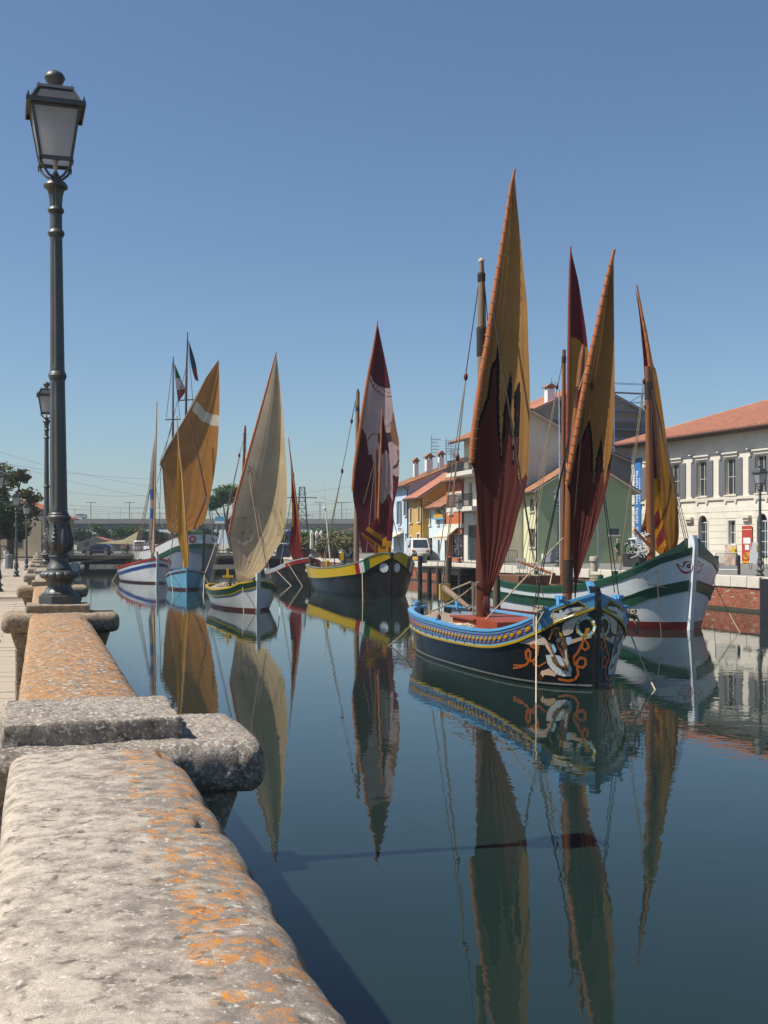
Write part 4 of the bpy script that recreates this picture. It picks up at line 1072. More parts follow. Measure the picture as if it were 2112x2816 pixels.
    for (x0, y0, x1, y1, d1) in ((1770, 1045, 1700, 1590, 41.5), (1772, 1060, 1706, 1580, 41.5), (1790, 1060, 1886, 1500, 37), (1793, 1070, 1890, 1495, 37), (1797, 1080, 1893, 1480, 37)): b.rope(P(x0, y0, kf), P(x1, y1, d1), .014, 0, M['rope'] if x1 < 1800 else M['rope_dark'])
    b.block(P(1771, 1048, kf), .09); b.block(P(1774, 1118, kf), .08)
    m = MB(); rq = random.Random(4)                                   # bundle of white line and net floats at the fore mast
    for q in range(16): 
        c = P(1762 + rq.uniform(-12, 14), 1497 + rq.uniform(-24, 28), kf - .3 + rq.uniform(-.3, .3)); m.tube([c + Vector((rq.uniform(-.2, .2), rq.uniform(-.1, .1), rq.uniform(-.2, .3))) for _ in range(4)], .018, 5)
    part('white_cord_bundle', m, M['white_paint'], b.root, smooth=True)
    b.spar('sweep_oar', P(1424, 1543, 46), P(1525, 1580, 43.5), .05, .06, M['mast'])
    m = MB(); m.cbox(P(1434, 1550, 46.5), (.4, .03, .45)); part('notice_board', m, M['white_paint'], b.root)
    m = MB(); m.cbox(b.ctr(.16, 1.35), (2.2, 2.2, .5), (b.h, b.n, Z)); part('hatch', m, mk('brown_hatch', '#6b4a32', .6), b.root)
    m = MB(); m.cbox(b.ctr(.5, 1.15), (2.0, 1.8, .4), (b.h, b.n, Z)); part('hatch', m, mk('brown_hatch', '#6b4a32', .6), b.root)
    b.rope(P(1448, 1570, 45), P(1515, 1568, 44), .02, .2, M['rope_pale']); b.rope(P(1520, 1568, 43.6), P(1512, 1608, 43), .02, .0, M['rope_pale'])
    b.mooring(P(1804, 1548, 38.3), 1822, 1770, .017, M['rope_dark'], .0); b.mooring(b.rail(.885, 1, -.05), 2050, 1742, .017, M['rope'], .1)
    b.rope(b.rail(.86, -1, .05), P(1833, 1617, 37.5), .014, 0, M['rope_dark'])
    return b
B2 = boat_green()

# ================================================================== yellow and black boat
def boat_yellow():
    b = Boat('yellow_black_sailing_boat', 'black boat with broad yellow strake and white bow discs, red and white sail', (.36, 61.0), (.30, -.954), 13.7,
        [(0, .5), (.05, 1.0), (.15, 1.5), (.35, 1.9), (.6, 1.95), (.78, 1.75), (.88, 1.4), (.95, .85), (1, .06)],
        [(0, .8), (.05, 1.4), (.15, 1.9), (.35, 2.2), (.6, 2.25), (.78, 2.15), (.88, 1.85), (.95, 1.25), (1, .08)],
        [(0, 1.6), (.3, 1.5), (.55, 1.48), (.8, 1.64), (.92, 1.9), (.955, 2.18), (.985, 2.42), (1, 2.34)], .2, .1)
    blk = gloss('tarred_hull', '#1b1a19', .35, .3); yel = gloss('yellow_strake_paint', '#c9a50c', .3, .08); gry = gloss('grey_green_rail', '#6d7a70', .5)
    b.hull(blk)
    LOW = smooth_tab([(0, .85), (.2, .83), (.5, .9), (.77, 1.1), (.92, 1.3), (.955, 1.56), (1, 2.16)], 50); low = lambda t: interp(LOW, t)
    top = lambda t: b.zs(t) - .002
    b.band('yellow_strake', low, top, yel, .03)
    for (a, c, nm, col) in ((.905, .925, 'red_panel', '#9b1c18'), (.925, .942, 'white_panel', '#d8d8d2'), (.942, .958, 'green_panel', '#1f5a38')): [b.band(nm, lambda t: low(t) + .01, top, gloss(nm + '_paint', col, .3), .036, a, c, solid=False, sides=(sd,)) for sd in (-1, 1)]
    b.band('rubbing_strake', lambda t: low(t) - .06, low, blk, .06)
    b.capping(gry, .2, .06); b.deck(M['deck'], mk('grey_bulwark', '#4b4a48', .6), lambda t: interp([(0, .5), (.6, .55), (.9, .3), (1, .2)], t), .12); b.stem(blk, .12, .2, .1, curl=-.05)
    m = MB()
    for side in (-1, 1): m.sweep([(b.rail(t, side, .02, .18), b.nrm(t, 2.2, side), Z) for t in (.93, .95, .97, .985, .995)], [(-.2, -.12), (.12, -.12), (.12, .05), (-.2, .05)])
    part('bow_breasthook', m, gry, b.root)
    m = MB(); m.tube([b.ctr(.985, 2.2), b.ctr(.985, 2.75)], .05, 8); part('bow_post', m, M['iron_dark'], b.root)
    def disc(cx, cy, r):
        return lambda x, y: hx('#dcdcda') if ((x - cx) / r[0]) ** 2 + ((y - cy) / r[1]) ** 2 < 1 else None
    b.painting('white_bow_disc', 1040, 1072, 1545, 1578, .7, disc(1056, 1561.5, (12, 12.6)), True, .012)
    km = b.ctr(.56).y
    b.spar('main_mast', P(980, 1545, km), P(984, 1076, km), .17, .11, M['mast_grey']); b.spar('mast_head', P(983, 1130, km), P(984.5, 1070, km), .13, .05, M['iron_dark'])
    pm = b.plane(P(990, 1400, km - .3), -6)
    left = [(1039, 886), (1026.7, 961), (1015, 1027), (1003.6, 1096), (996, 1153), (986, 1215), (975, 1292), (970, 1350), (974, 1388), (980, 1411), (986, 1450), (992, 1496), (996, 1520)]
    right = [(1039.5, 895), (1046, 927), (1059, 988), (1073, 1061), (1082, 1127), (1090, 1177), (1097, 1215), (1098, 1261), (1096, 1323), (1088, 1365), (1082, 1400), (1083, 1434), (1080, 1465), (1076, 1520)]
    wine, wht, brn, dk = hx('#57202a'), hx('#b79c98'), hx('#8d6248'), hx('#43383c')
    wpoly = [(990, 1000), (1016, 1025), (1027, 1050), (1042, 1062), (1060, 1066), (1076, 1066), (1110, 1180), (1105, 1310), (1088, 1311), (1079, 1303), (1080, 1376), (1075, 1365), (1066, 1350), (1059, 1352), (1050, 1330), (1046, 1338), (1040, 1300), (1034, 1268), (1025, 1269), (1021, 1248), (1013, 1250), (1007, 1200), (996, 1177), (985, 1170)]
    Y2 = T(1000, 850, 5.53)
    parts_ = [(brn, Y2((440, 1570), (480, 1580), (500, 1700), (520, 1850), (540, 2060), (520, 2090), (440, 2030), (400, 1880), (420, 1690))), (dk, Y2((210, 1900), (260, 1870), (400, 1870), (440, 2000), (300, 2060), (240, 2060), (205, 1990))),
              (dk, [(1079, 1285), (1090, 1275), (1098, 1255), (1100, 1265), (1092, 1285), (1080, 1290)]), (brn, [(1093, 1235), (1099, 1240), (1096, 1262), (1092, 1250)])]
    tail = Y2((60, 1990), (100, 1920), (150, 1885), (215, 1890)); vine = Y2((90, 1040), (140, 1180), (230, 1270), (320, 1315), (440, 1325)); leaf = Y2((120, 1080), (150, 1150), (200, 1190), (230, 1240), (280, 1210), (320, 1250), (380, 1270)); cur = Y2((330, 1760), (350, 1790), (400, 1740), (460, 1700))
    def cf(px, py, u, v):
        if py > 1488: return hx('#b98220') if px > 1045 else wine
        if inpoly(wpoly, px, py):
            if dline((px, py), vine) < 1.3 or dline((px, py), cur) < .9: return dk
            if any((px - x) ** 2 + (py - y) ** 2 < 5 for x, y in leaf): return dk
            if dline((px, py), tail) < 2: return brn
            for c, q in parts_:
                if inpoly(q, px, py): return c
            return wht
        return wine
    b.sail(pm, left, right, cf, nx=56, ny=230, bulge=.25, wrinkle=.03, folds=5, name='main_sail')
    yp = [b.hit(pm, *q) + Vector((0, -.08, 0)) for q in ((1039, 883), (1026.5, 961), (1014, 1027), (1002.6, 1096), (985, 1215), (974, 1292), (969.5, 1352))]
    m = MB(); m.tube(yp, [.03, .07, .09, .1, .11, .1, .08], 9); part('main_yard', m, M['spar'], b.root, smooth=True)
    ks = b.ctr(.8).y
    b.spar('fore_mast', P(1036, 1524, ks), P(1035, 1236, ks), .14, .08, M['mast_red'])
    ps = b.plane(P(1042, 1400, ks - .2), -6)
    def cf2(px, py, u, v):
        if py < 1243 + 6 * sin(u * 8): return wine
        if py < 1372 + 12 * sin(u * 7): return hx('#b79c98')
        if 1478 < py - (1060 - px) * .5 < 1500 or py > 1508: return hx('#c08a22')
        return hx('#702630')
    b.sail(ps, [(1051, 1126), (1048, 1210), (1045, 1300), (1042, 1400), (1040, 1440), (1039, 1520)], [(1052, 1130), (1060, 1180), (1071, 1245), (1079, 1300), (1080, 1380), (1070, 1440), (1057, 1520)], cf2, nx=26, ny=110, bulge=.12, name='fore_sail')
    b.spar('fore_yard', b.hit(ps, 1051, 1122) - Vector((0, .08, 0)), b.hit(ps, 1040, 1442) - Vector((0, .08, 0)), .04, .085, M['spar'])
    def cf3(px, py, u, v): return hx('#c08a22') if (.55 < v < .75 or v > .92) else hx('#742a30')
    pj = b.plane(P(1020, 1450, ks - .6), 20)
    b.sail(pj, [(1037, 1422), (1020, 1440), (1000, 1462), (996, 1470)], [(1038, 1424), (1045, 1450), (1050, 1480), (1052, 1510)], cf3, nx=16, ny=40, bulge=.1, name='loose_sail')
    b.spar('fore_boom', P(995, 1467, ks - .5), P(1034, 1515, ks - .3), .06, .08, M['spar'])
    b.rope(P(982, 1085, km), P(967, 1155, km), .025, 0, M['rope_dark']); b.block(P(967, 1158, km), .12); b.rope(P(967, 1160, km), P(941, 1292, km + 1), .022, 0); b.block(P(941, 1295, km + 1), .12)
    b.rope(P(941, 1297, km + 1), P(886, 1555, 71), .028, 0); b.rope(P(941, 1297, km + 1), P(892, 1553, 70.6), .022, 0)
    b.rope(P(1030, 1270, ks), P(985, 1440, 68), .02, 0); b.rope(P(1033, 1260, ks), P(1008, 1520, 66), .02, 0); b.rope(P(1038, 1250, ks), P(1103, 1515, 62), .02, 0, M['rope_dark'])
    for x in (976, 981): b.rope(P(x + 3, 1100, km), P(x, 1540, km), .03, 0, M['rope'])
    m = MB(); m.cbox(P(948, 1540, 70), (.16, .5, 1.2)); part('rudder_head', m, M['mast_grey'], b.root); m = MB(); m.cbox(P(940, 1530, 69.8), (.25, .25, .5)); part('lantern_box', m, yel, b.root)
    m = MB(); m.cbox(b.ctr(.3, 1.3), (2.6, 2.0, .6), (b.h, b.n, Z)); part('hatch', m, mk('grey_hatch', '#55524e', .6), b.root)
    b.bitt(.62, -1, yel, .5, .16); b.bitt(.03, -1, mk('brown_bitt', '#4a3524', .7), .4, .22)
    b.mooring(P(996, 1560, 60.5), 998, 1655, .025, M['rope'], 0); b.mooring(b.rail(.87, 1, -.1, -.05), 1168, 1640, .025, M['rope_pale'], .1)
    return b
B3 = boat_yellow()

# ================================================================== small white boat with cream sail
def boat_cream():
    b = Boat('cream_sail_boat', 'small white boat with yellow and green rail under one big cream sail', (-5.45, 48.6), (.32, -.947), 7.9,
        [(0, .25), (.06, .55), (.2, .9), (.45, 1.05), (.7, .98), (.85, .72), (.94, .4), (1, .04)], [(0, .4), (.06, .85), (.2, 1.2), (.45, 1.38), (.7, 1.35), (.85, 1.1), (.94, .66), (1, .05)],
        [(0, .92), (.35, .84), (.6, .81), (.85, .97), (.93, 1.18), (.96, 1.22), (1, 1.34)], .12, .1)
    wht = gloss('grey_white_hull_paint', '#c9c9c6', .3, .15); grn = gloss('bottle_green_paint', '#24402c', .35); yel = gloss('ochre_yellow_paint', '#c4a01a', .35); red = gloss('maroon_boot_paint', '#5a2020', .5, .3)
    b.hull(wht); b.band('green_strake', lambda t: b.zs(t) - .26, lambda t: b.zs(t), grn, .02); b.band('yellow_line', lambda t: b.zs(t) - .285, lambda t: b.zs(t) - .25, yel, .03); b.band('boot_top', lambda t: -.1, lambda t: .13, red, .008)
    b.capping(yel, .12, .06, 0, .985); b.stem(wht, .34, .2, .05, curl=0); b.deck(M['deck'], grn, lambda t: interp([(0, .12), (.8, .12), (1, .06)], t), .22)
    kt = b.ctr(.42).y
    b.spar('mast', P(657, 1600, kt), P(674, 1178, kt), .10, .055, M['mast']); b.spar('mast_tip', P(673.6, 1190, kt), P(674.2, 1170, kt), .05, .035, mk('red_mast_tip', '#7c1f1d', .5))
    b.lash(P(673, 1240, kt), P(673.5, 1190, kt), .075, M['rope_dark'], 8)
    pl = b.plane(P(690, 1400, kt - .4), -7)
    left = [(760, 971), (748.5, 1008), (730, 1084), (712, 1146), (689, 1233), (676, 1276), (661.7, 1330), (647, 1384.6), (634.5, 1442), (631, 1464), (638, 1507), (643.6, 1547), (649, 1587), (653, 1602)]
    right = [(760.5, 980), (763, 997), (770, 1059), (777, 1131), (783, 1207), (788, 1298), (789, 1363), (784.6, 1442), (774, 1486), (752, 1522), (734, 1547), (719, 1569), (690, 1594), (660, 1604)]
    tops = hx('#a99a8c'); body = hx('#b39f7c'); spots = [(random.Random(i).uniform(650, 785), random.Random(i + 50).uniform(1380, 1560)) for i in range(16)]
    def cf(px, py, u, v):
        if py < 1025: return hx('#b0a49c')
        if any((px - x) ** 2 + (py - y) ** 2 < 6 for x, y in spots): return hx('#7d6f62')
        return tuple(lerp(a, c, u) for a, c in zip(hx('#bba894'), hx('#c9b184')))  # yellow of sun glowing through the cloth painted in towards the right
    b.sail(pl, left, right, cf, SAILC, nx=50, ny=170, bulge=.45, wrinkle=.02, folds=8, name='cream_sail')
    yp = [b.hit(pl, *q) + Vector((0, -.06, 0)) for q in ((760, 969), (730, 1083), (688, 1233), (661, 1330), (646, 1385), (630.5, 1466))]
    m = MB(); m.tube(yp, [.025, .05, .06, .06, .055, .045], 9); yd = part('yard', m, M['spar'], b.root, smooth=True); b.lash(yp[0], yp[2], .055, M['rope_pale'], 14, w=.006, parent=yd, k0=.05)
    b.spar('boom', b.hit(pl, 690, 1290) - Vector((0, .35, 0)), P(733, 1560, kt - 2.2), .018, .018, M['mast_red'])
    for (x0, y0, x1, y1) in ((673, 1200, 658, 1250), (658, 1255, 578, 1605), (659, 1255, 584, 1603), (676, 1240, 745, 1590), (676, 1260, 726, 1560)): b.rope(P(x0, y0, kt), P(x1, y1, 50.5 if x1 > 700 else 53.5), .014, 0)
    b.block(P(658, 1252, kt), .08)
    m = MB(); rq = random.Random(2); pts = [b.ctr(.3 + rq.uniform(-.18, .2), .86 + rq.uniform(0, .2)) + b.n * rq.uniform(-.8, .8) for _ in range(30)]; m.tube(resample(smooth_tab(pts, 160), 160), .025, 5); part('heaped_line', m, M['rope'], b.root, smooth=True)
    m = MB(); m.cbox(P(626, 1578, 52.5), (.1, .1, .5)); m.cbox(P(627, 1585, 52.4), (.5, .12, .1)); part('bitt', m, yel, b.root)
    b.bitt(.86, -1, M['iron_dark'], .3, .08); b.bitt(.86, 1, M['iron_dark'], .3, .08)
    b.mooring(P(667, 1598, 49.2), 671, 1690, .018, M['rope'], 0); b.mooring(b.rail(.8, 1, -.05, -.03), 772, 1690, .018, M['rope_pale'], .2); b.rope(b.rail(.82, -1, -.2, -.03), onz(700, 1676, .02), .016, 0, M['rope_dark']); b.rope(b.rail(.86, -1, -.2, -.03), onz(704, 1672, .06), .016, 0, M['rope_dark'])
    return b
B4 = boat_cream()

# ================================================================== light blue boat
def boat_lightblue():
    b = Boat('light_blue_boat', 'small light blue boat seen bow on with furled amber sail', (-12.5, 71.2), (.20, -.98), 7.4,
        [(0, .3), (.1, .7), (.3, 1.0), (.6, 1.05), (.8, .85), (.92, .5), (1, .04)], [(0, .4), (.1, .9), (.3, 1.2), (.6, 1.28), (.8, 1.1), (.92, .68), (1, .05)], [(0, .9), (.3, .8), (.6, .86), (.8, 1.05), (1, 1.3)], .1, .1)
    lb = gloss('light_blue_paint', '#6fa9c0', .35, .15); mar = gloss('maroon_rail', '#6b2a34', .4); red = gloss('dark_boot', '#4a2320', .5, .3)
    b.hull(lb); b.band('maroon_strake', lambda t: b.zs(t) - .13, lambda t: b.zs(t) - .06, mar, .03); b.band('boot_top', lambda t: -.1, lambda t: .14, red, .008); b.capping(lb, .12, .06); b.stem(lb, .16, .1, .06); b.deck(M['deck'], lb, lambda t: .15, .2)
    redp = gloss('red_bitt_paint', '#a02420', .4)
    for t in (.85, .7): b.bitt(t, -1, redp, .26, .13, bar=.14); b.bitt(t, 1, redp, .26, .13, bar=.14)
    k = b.ctr(.6).y
    b.spar('mast', P(507, 1570, k), P(503.6, 1306, k), .085, .05, M['spar_pale'])
    pl = b.plane(P(503, 1450, k - .25), -10)
    b.sail(pl, [(488, 1160), (489, 1207), (487, 1280), (486, 1352), (488, 1406), (491, 1450), (489, 1478), (497, 1511), (507, 1555)], [(489, 1162), (494, 1230), (500.7, 1298), (508, 1388), (514, 1450), (518, 1490), (519.5, 1515), (519, 1540), (518, 1562)], flatcol('#c08a24'), nx=22, ny=90, bulge=.15, wrinkle=.05, folds=3, name='amber_sail')
    yp = [b.hit(pl, *q) + Vector((0, -.1, 0)) for q in ((487, 1144), (493, 1230), (502, 1305), (509, 1400), (516, 1500), (518, 1556))]
    m = MB(); m.tube(yp, [.03, .05, .06, .06, .055, .045], 8); part('yard', m, M['spar_pale'], b.root, smooth=True)
    b.rope(P(495, 1340, k), P(461, 1580, k + 1), .03, 0, M['rope']); b.rope(P(502, 1320, k), P(500, 1565, k - 1), .016, 0)
    b.mooring(b.rail(.85, -1), 478, 1645, .02, M['rope'], 0); b.mooring(b.rail(.75, 1), 558, 1650, .02, M['rope_pale'], 0)
    return b
B5 = boat_lightblue()

# ================================================================== white boat with red rail and blue stripe
def boat_rwb():
    b = Boat('red_white_blue_boat', 'white boat with red rail and blue stripe, white sail furled on its yard', (-16.8, 83.2), (.385, -.923), 11.4,
        [(0, .3), (.08, .8), (.25, 1.25), (.5, 1.45), (.75, 1.25), (.88, .85), (.95, .5), (1, .05)], [(0, .5), (.08, 1.1), (.25, 1.55), (.5, 1.75), (.75, 1.6), (.88, 1.2), (.95, .75), (1, .06)], [(0, .92), (.2, .95), (.45, 1.05), (.7, 1.3), (.88, 1.55), (1, 1.82)], .15, .1)
    wht = gloss('white_hull_paint', '#d6d7d6'); red = gloss('bright_red_paint', '#a32a22', .35); blu = gloss('royal_blue_paint', '#274a8c', .35); boot = gloss('dark_boot', '#4a2320')
    b.hull(wht); b.band('blue_stripe', lambda t: b.zs(t) - .52, lambda t: b.zs(t) - .30, blu, .02); b.band('boot_top', lambda t: -.1, lambda t: .13, boot, .01); b.band('red_sheer_line', lambda t: b.zs(t) - .07, lambda t: b.zs(t), red, .03); b.capping(red, .16, .07); b.stem(wht, .25, .22, .08); b.deck(M['deck'], red, lambda t: .25, .1)
    m = MB(); m.cbox(b.ctr(1.0, 2.2) + b.h * .1, (.1, .1, .35), (b.h, b.n, Z)); part('stem_head', m, red, b.root)
    for t in (.9, .8, .7, .55, .1, .02): b.bitt(t, -1, red, .3, .14, bar=.15); b.bitt(t, 1, red, .3, .14, bar=.15)
    def eye(x, y):
        d = sqrt((x - 424) ** 2 + (y - 1554) ** 2); return hx('#a32a22') if d < 4.2 and (d > 1.8 or x < 424) else None
    b.painting('red_eye_scroll', 415, 430, 1546, 1562, .6, eye, True, .012)
    k = b.ctr(.62).y; b.spar('mast', P(419, 1545, k), P(422, 1292, k), .13, .07, M['mast'])
    pl = b.plane(P(419, 1400, k - .3), -8)
    def cf(px, py, u, v):
        if 1345 < py < 1372 and u < .5 or 1400 < py < 1425 and u < .6: return hx('#4a78b0')
        return hx('#b5aca4') if int(py * .7) % 37 else hx('#7d88a0')
    b.sail(pl, [(431, 1112), (429, 1170), (424, 1215), (419, 1243), (412, 1316), (413, 1388), (410, 1460), (409, 1497), (417, 1529), (420, 1540)], [(432, 1112), (432, 1170), (431, 1230), (429, 1298), (426, 1406), (422, 1486), (422, 1515), (422, 1530), (423, 1535), (424, 1540)], cf, SAILC, nx=16, ny=90, bulge=.2, wrinkle=.05, folds=3, name='furled_sail')
    b.spar('yard', P(431.5, 1104, k - .45), P(423, 1520, k - .5), .04, .09, M['spar_pale'])
    for (x0, y0, x1, y1) in ((418, 1300, 363, 1560), (419, 1310, 368, 1562), (424, 1310, 447, 1450), (421, 1300, 376, 1555)): b.rope(P(x0, y0, k), P(x1, y1, 91 if x1 < 400 else 86), .025, 0)
    b.mooring(b.rail(.05, -1), 300, 1600, .03, M['rope'], .1)
    return b
B6 = boat_rwb()

# ================================================================== two-masted trading boat at the bridge
def boat_two():
    b = Boat('two_masted_boat', 'large two masted boat with grey hull and ochre sail moored before the bridge', (-19.3, 119.5), (.50, -.866), 18.5,
        [(0, .9), (.06, 1.6), (.2, 2.3), (.5, 2.6), (.75, 2.5), (.88, 2.0), (.95, 1.2), (1, .1)], [(0, 1.3), (.06, 2.0), (.2, 2.7), (.5, 2.9), (.75, 2.9), (.88, 2.5), (.95, 1.6), (1, .1)], [(0, 2.35), (.2, 2.15), (.5, 2.3), (.75, 3.0), (.9, 3.7), (1, 4.0)], .4, .1)
    gry = gloss('grey_blue_hull', '#79838f', .35, .25); wht = gloss('white_hull_paint', '#d6d7d6'); grn = gloss('dark_green_paint', '#1f4a35'); 
    b.hull(gry); b.band('white_strake', lambda t: b.zs(t) - 1.0, lambda t: b.zs(t), wht, .03); b.band('green_wale', lambda t: b.zs(t) - 1.45, lambda t: b.zs(t) - .98, grn, .06); b.capping(mk('maroon_rail_cap', '#54302c', .5), .25, .1); b.stem(grn, .3, .3, .12); b.deck(M['deck'], wht, lambda t: .7, .15)
    b.band('white_line', lambda t: b.zs(t) - 1.9, lambda t: b.zs(t) - 1.75, wht, .04, 0, .3)
    rd = hx('#a8201c')
    def eye(x, y):
        d = sqrt((x - 530) ** 2 + ((y - 1483) * 1.0) ** 2)
        if d < 2.2: return hx('#222222')
        if d < 4: return hx('#d8d8d8')
        return rd if d < 9.5 else None
    b.painting('red_bow_eye', 518, 542, 1470, 1496, .8, eye, False, .03)
    k1, k2 = b.ctr(.42).y, b.ctr(.8).y
    b.spar('main_mast', P(504, 1500, k1), P(516, 914, k1), .26, .06, M['mast_red'], n=10)
    b.spar('fore_mast', P(474, 1500, k1 + 6), P(476.5, 981, k1 + 6), .26, .06, M['mast_red'], n=10)
    b.spar('crosstree', P(494, 1101, k1), P(532, 1099, k1), .07, .07, M['iron_dark']); b.spar('crosstree', P(455, 1154, k1 + 6), P(497, 1153, k1 + 6), .07, .07, M['iron_dark'])
    pl = b.plane(P(525, 1300, k1 - 1.2), -8)
    left = [(601, 993), (567.6, 1041), (538.7, 1102), (513, 1149), (488, 1189), (459, 1240), (443, 1276), (446, 1290), (448, 1316), (453, 1388), (459, 1442), (463, 1460)]
    right = [(602, 996), (603.5, 1081), (602.5, 1153), (597, 1243), (589, 1305), (578, 1367), (567, 1420), (560, 1437), (545, 1450), (520, 1460), (495, 1466), (470, 1464)]
    wp = [(540, 1102), (560, 1128), (586, 1140), (606, 1143), (606, 1173), (578, 1169), (549, 1153), (527, 1127)]
    def cf(px, py, u, v): return hx('#c2b7a4') if inpoly(wp, px, py) else hx('#a06c2c')
    b.sail(pl, left, right, cf, nx=56, ny=150, bulge=.5, wrinkle=.05, folds=6, name='ochre_sail')
    yp = [b.hit(pl, *q) + Vector((0, -.15, 0)) for q in ((602, 990), (568, 1040), (538, 1102), (488, 1188), (458, 1240), (440, 1280))]
    m = MB(); m.tube(yp, [.05, .1, .12, .13, .12, .1], 8); part('yard', m, M['mast_grey'], b.root, smooth=True)
    b.spar('rear_yard', P(568, 1036, k1 + 3), P(500, 1165, k1 + 3), .06, .12, M['mast_grey'])
    b.spar('sheet_spar', P(522, 1146, k1 - 2), P(568, 1366, k1 - 2), .07, .1, M['mast_red']); b.spar('boom', P(568, 1366, k1 - 2), P(531, 1458, k1 - 2), .1, .1, M['mast_red'])
    b.rope(P(568, 1366, k1 - 2), P(588, 1480, k2), .06, 0, grn)
    def flag(name, pts_l, pts_r, cols, lab=None):
        pf = b.plane(P(pts_l[0][0], pts_l[0][1], k1), 15)
        def cf(px, py, u, v):
            for lim, c in cols:
                if v < lim: return hx(c)
            return hx(cols[-1][1])
        b.sail(pf, pts_l, pts_r, cf, nx=10, ny=30, bulge=.1, wrinkle=.1, folds=2, name=name)
    flag('tricolour_flag', [(480, 1000), (484, 1045), (487, 1080), (492, 1108)], [(482, 1004), (499, 1045), (510, 1074), (494, 1100)], [(.36, '#1f5a3c'), (.66, '#b9b2ac'), (1, '#8f2430')])
    flag('blue_flag', [(519, 935), (524, 995), (535, 1040), (543, 1048)], [(521, 942), (537, 994), (543, 1030), (546, 1047)], [(.66, '#1c2f5c'), (1, '#7c2030')])
    for (x0, y0, x1, y1) in ((512, 1010, 441, 1290), (515, 925, 508, 1100), (516, 925, 530, 1098), (476, 990, 457, 1150), (477, 990, 495, 1150), (478, 1160, 440, 1270), (443, 1280, 436, 1490), (560, 1180, 590, 1480), (473, 1160, 432, 1330), (530, 1100, 560, 1470)): b.rope(P(x0, y0, k1), P(x1, y1, k1 - 1), .03, 0, M['rope_dark'])
    b.mooring(b.rail(.93, 1, -.4), 557, 1585, .05, M['rope'], .2)
    for x0, x1, y in ((555, 590, 1495), (556, 578, 1505)): b.rope(b.rail(.97, 1, -.3, -.1), b.rail(.86, 1, -.6, -.1), .06, .3, M['rope_dark'])
    b.spar('anchor_davit', b.rail(.93, 1, 0), b.rail(.93, 1, 1.2) + b.h * 1.0, .1, .06, grn); b.spar('anchor_davit', b.rail(.93, -1, 0), b.rail(.93, -1, 1.0) + b.h * 1.0, .1, .06, grn)
    for i in range(7):
        t = .12 + i * .07; b.spar('bulwark_stanchion', b.rail(t, -1, -.1), b.rail(t, -1, .6), .06, .06, wht)
    b.spar('deck_rail', b.rail(.1, -1, .6), b.rail(.56, -1, .6), .05, .05, M['mast_grey'])
    m = MB(); m.cbox(b.ctr(.25, 2.2), (4, 2.6, 1.0), (b.h, b.n, Z)); part('deckhouse', m, wht, b.root)
    return b
B7 = boat_two()

# ================================================================== small black boat with red sail
def boat_red():
    b = Boat('red_sail_boat', 'small black boat with grey rail and narrow red sail behind the yellow boat', (-5.2, 78.5), (.34, -.94), 9.6,
        [(0, .3), (.08, .8), (.25, 1.2), (.5, 1.35), (.75, 1.15), (.9, .7), (1, .05)], [(0, .5), (.08, 1.0), (.25, 1.4), (.5, 1.55), (.75, 1.45), (.9, 1.0), (1, .06)], [(0, 1.0), (.3, .92), (.6, 1.15), (.8, 1.5), (1, 1.95)], .15, .1)
    blk = gloss('tarred_hull', '#1b1a19'); gry = gloss('pale_grey_rail', '#a3a8ac', .4); red = gloss('red_line_paint', '#8c2a1c', .4)
    b.hull(blk); b.band('grey_strake', lambda t: b.zs(t) - .22, lambda t: b.zs(t), gry, .02, 0, .82); b.band('red_strake', lambda t: b.zs(t) - .30, lambda t: b.zs(t), red, .018, .82, 1); b.band('red_line', lambda t: b.zs(t) - .27, lambda t: b.zs(t) - .22, red, .03); b.capping(gry, .14, .06); b.stem(blk, .1, .16, .08); b.deck(M['deck'], gry, lambda t: .25, .1)
    def disc(x, y):
        d = sqrt((x - 844.5) ** 2 + (y - 1568) ** 2); return None if d > 4.8 else (hx('#30343a') if d < 1.6 else hx('#d8d8d8'))
    b.painting('white_bow_disc', 838, 852, 1561, 1575, .6, disc, True, .012)
    k = b.ctr(.5).y; b.spar('mast', P(816, 1560, k), P(806, 1300, k), .12, .07, M['mast_red'])
    pl = b.plane(P(812, 1450, k - .3), -8)
    def cf(px, py, u, v): return hx('#b9802a') if (1380 < py < 1450 and u < .28) else hx('#7a2a2c')
    b.sail(pl, [(794, 1215), (800, 1293), (801.5, 1358), (802.6, 1423), (799, 1467), (796, 1502), (800, 1521), (814, 1550)], [(795, 1217), (808, 1320), (814, 1375), (820, 1420), (827, 1478), (829, 1510), (829, 1535), (829, 1553)], cf, nx=26, ny=100, bulge=.15, wrinkle=.04, folds=3, name='red_sail')
    yp = [b.hit(pl, *q) + Vector((0, -.1, 0)) for q in ((793.5, 1204), (801, 1270), (809, 1332), (816, 1385), (829, 1492))]
    m = MB(); m.tube(yp, [.03, .06, .07, .07, .06], 8); part('yard', m, M['spar'], b.root, smooth=True)
    b.spar('boom', P(791, 1506, k - .5), P(812, 1548, k - .4), .05, .06, M['mast']); b.rope(P(808, 1320, k), P(770, 1560, 86), .03, 0)
    b.mooring(b.rail(.6, -1), 811, 1612, .03, M['rope'], 0); b.mooring(b.rail(.85, -1), 838, 1612, .03, M['rope'], 0)
    return b
B8 = boat_red()
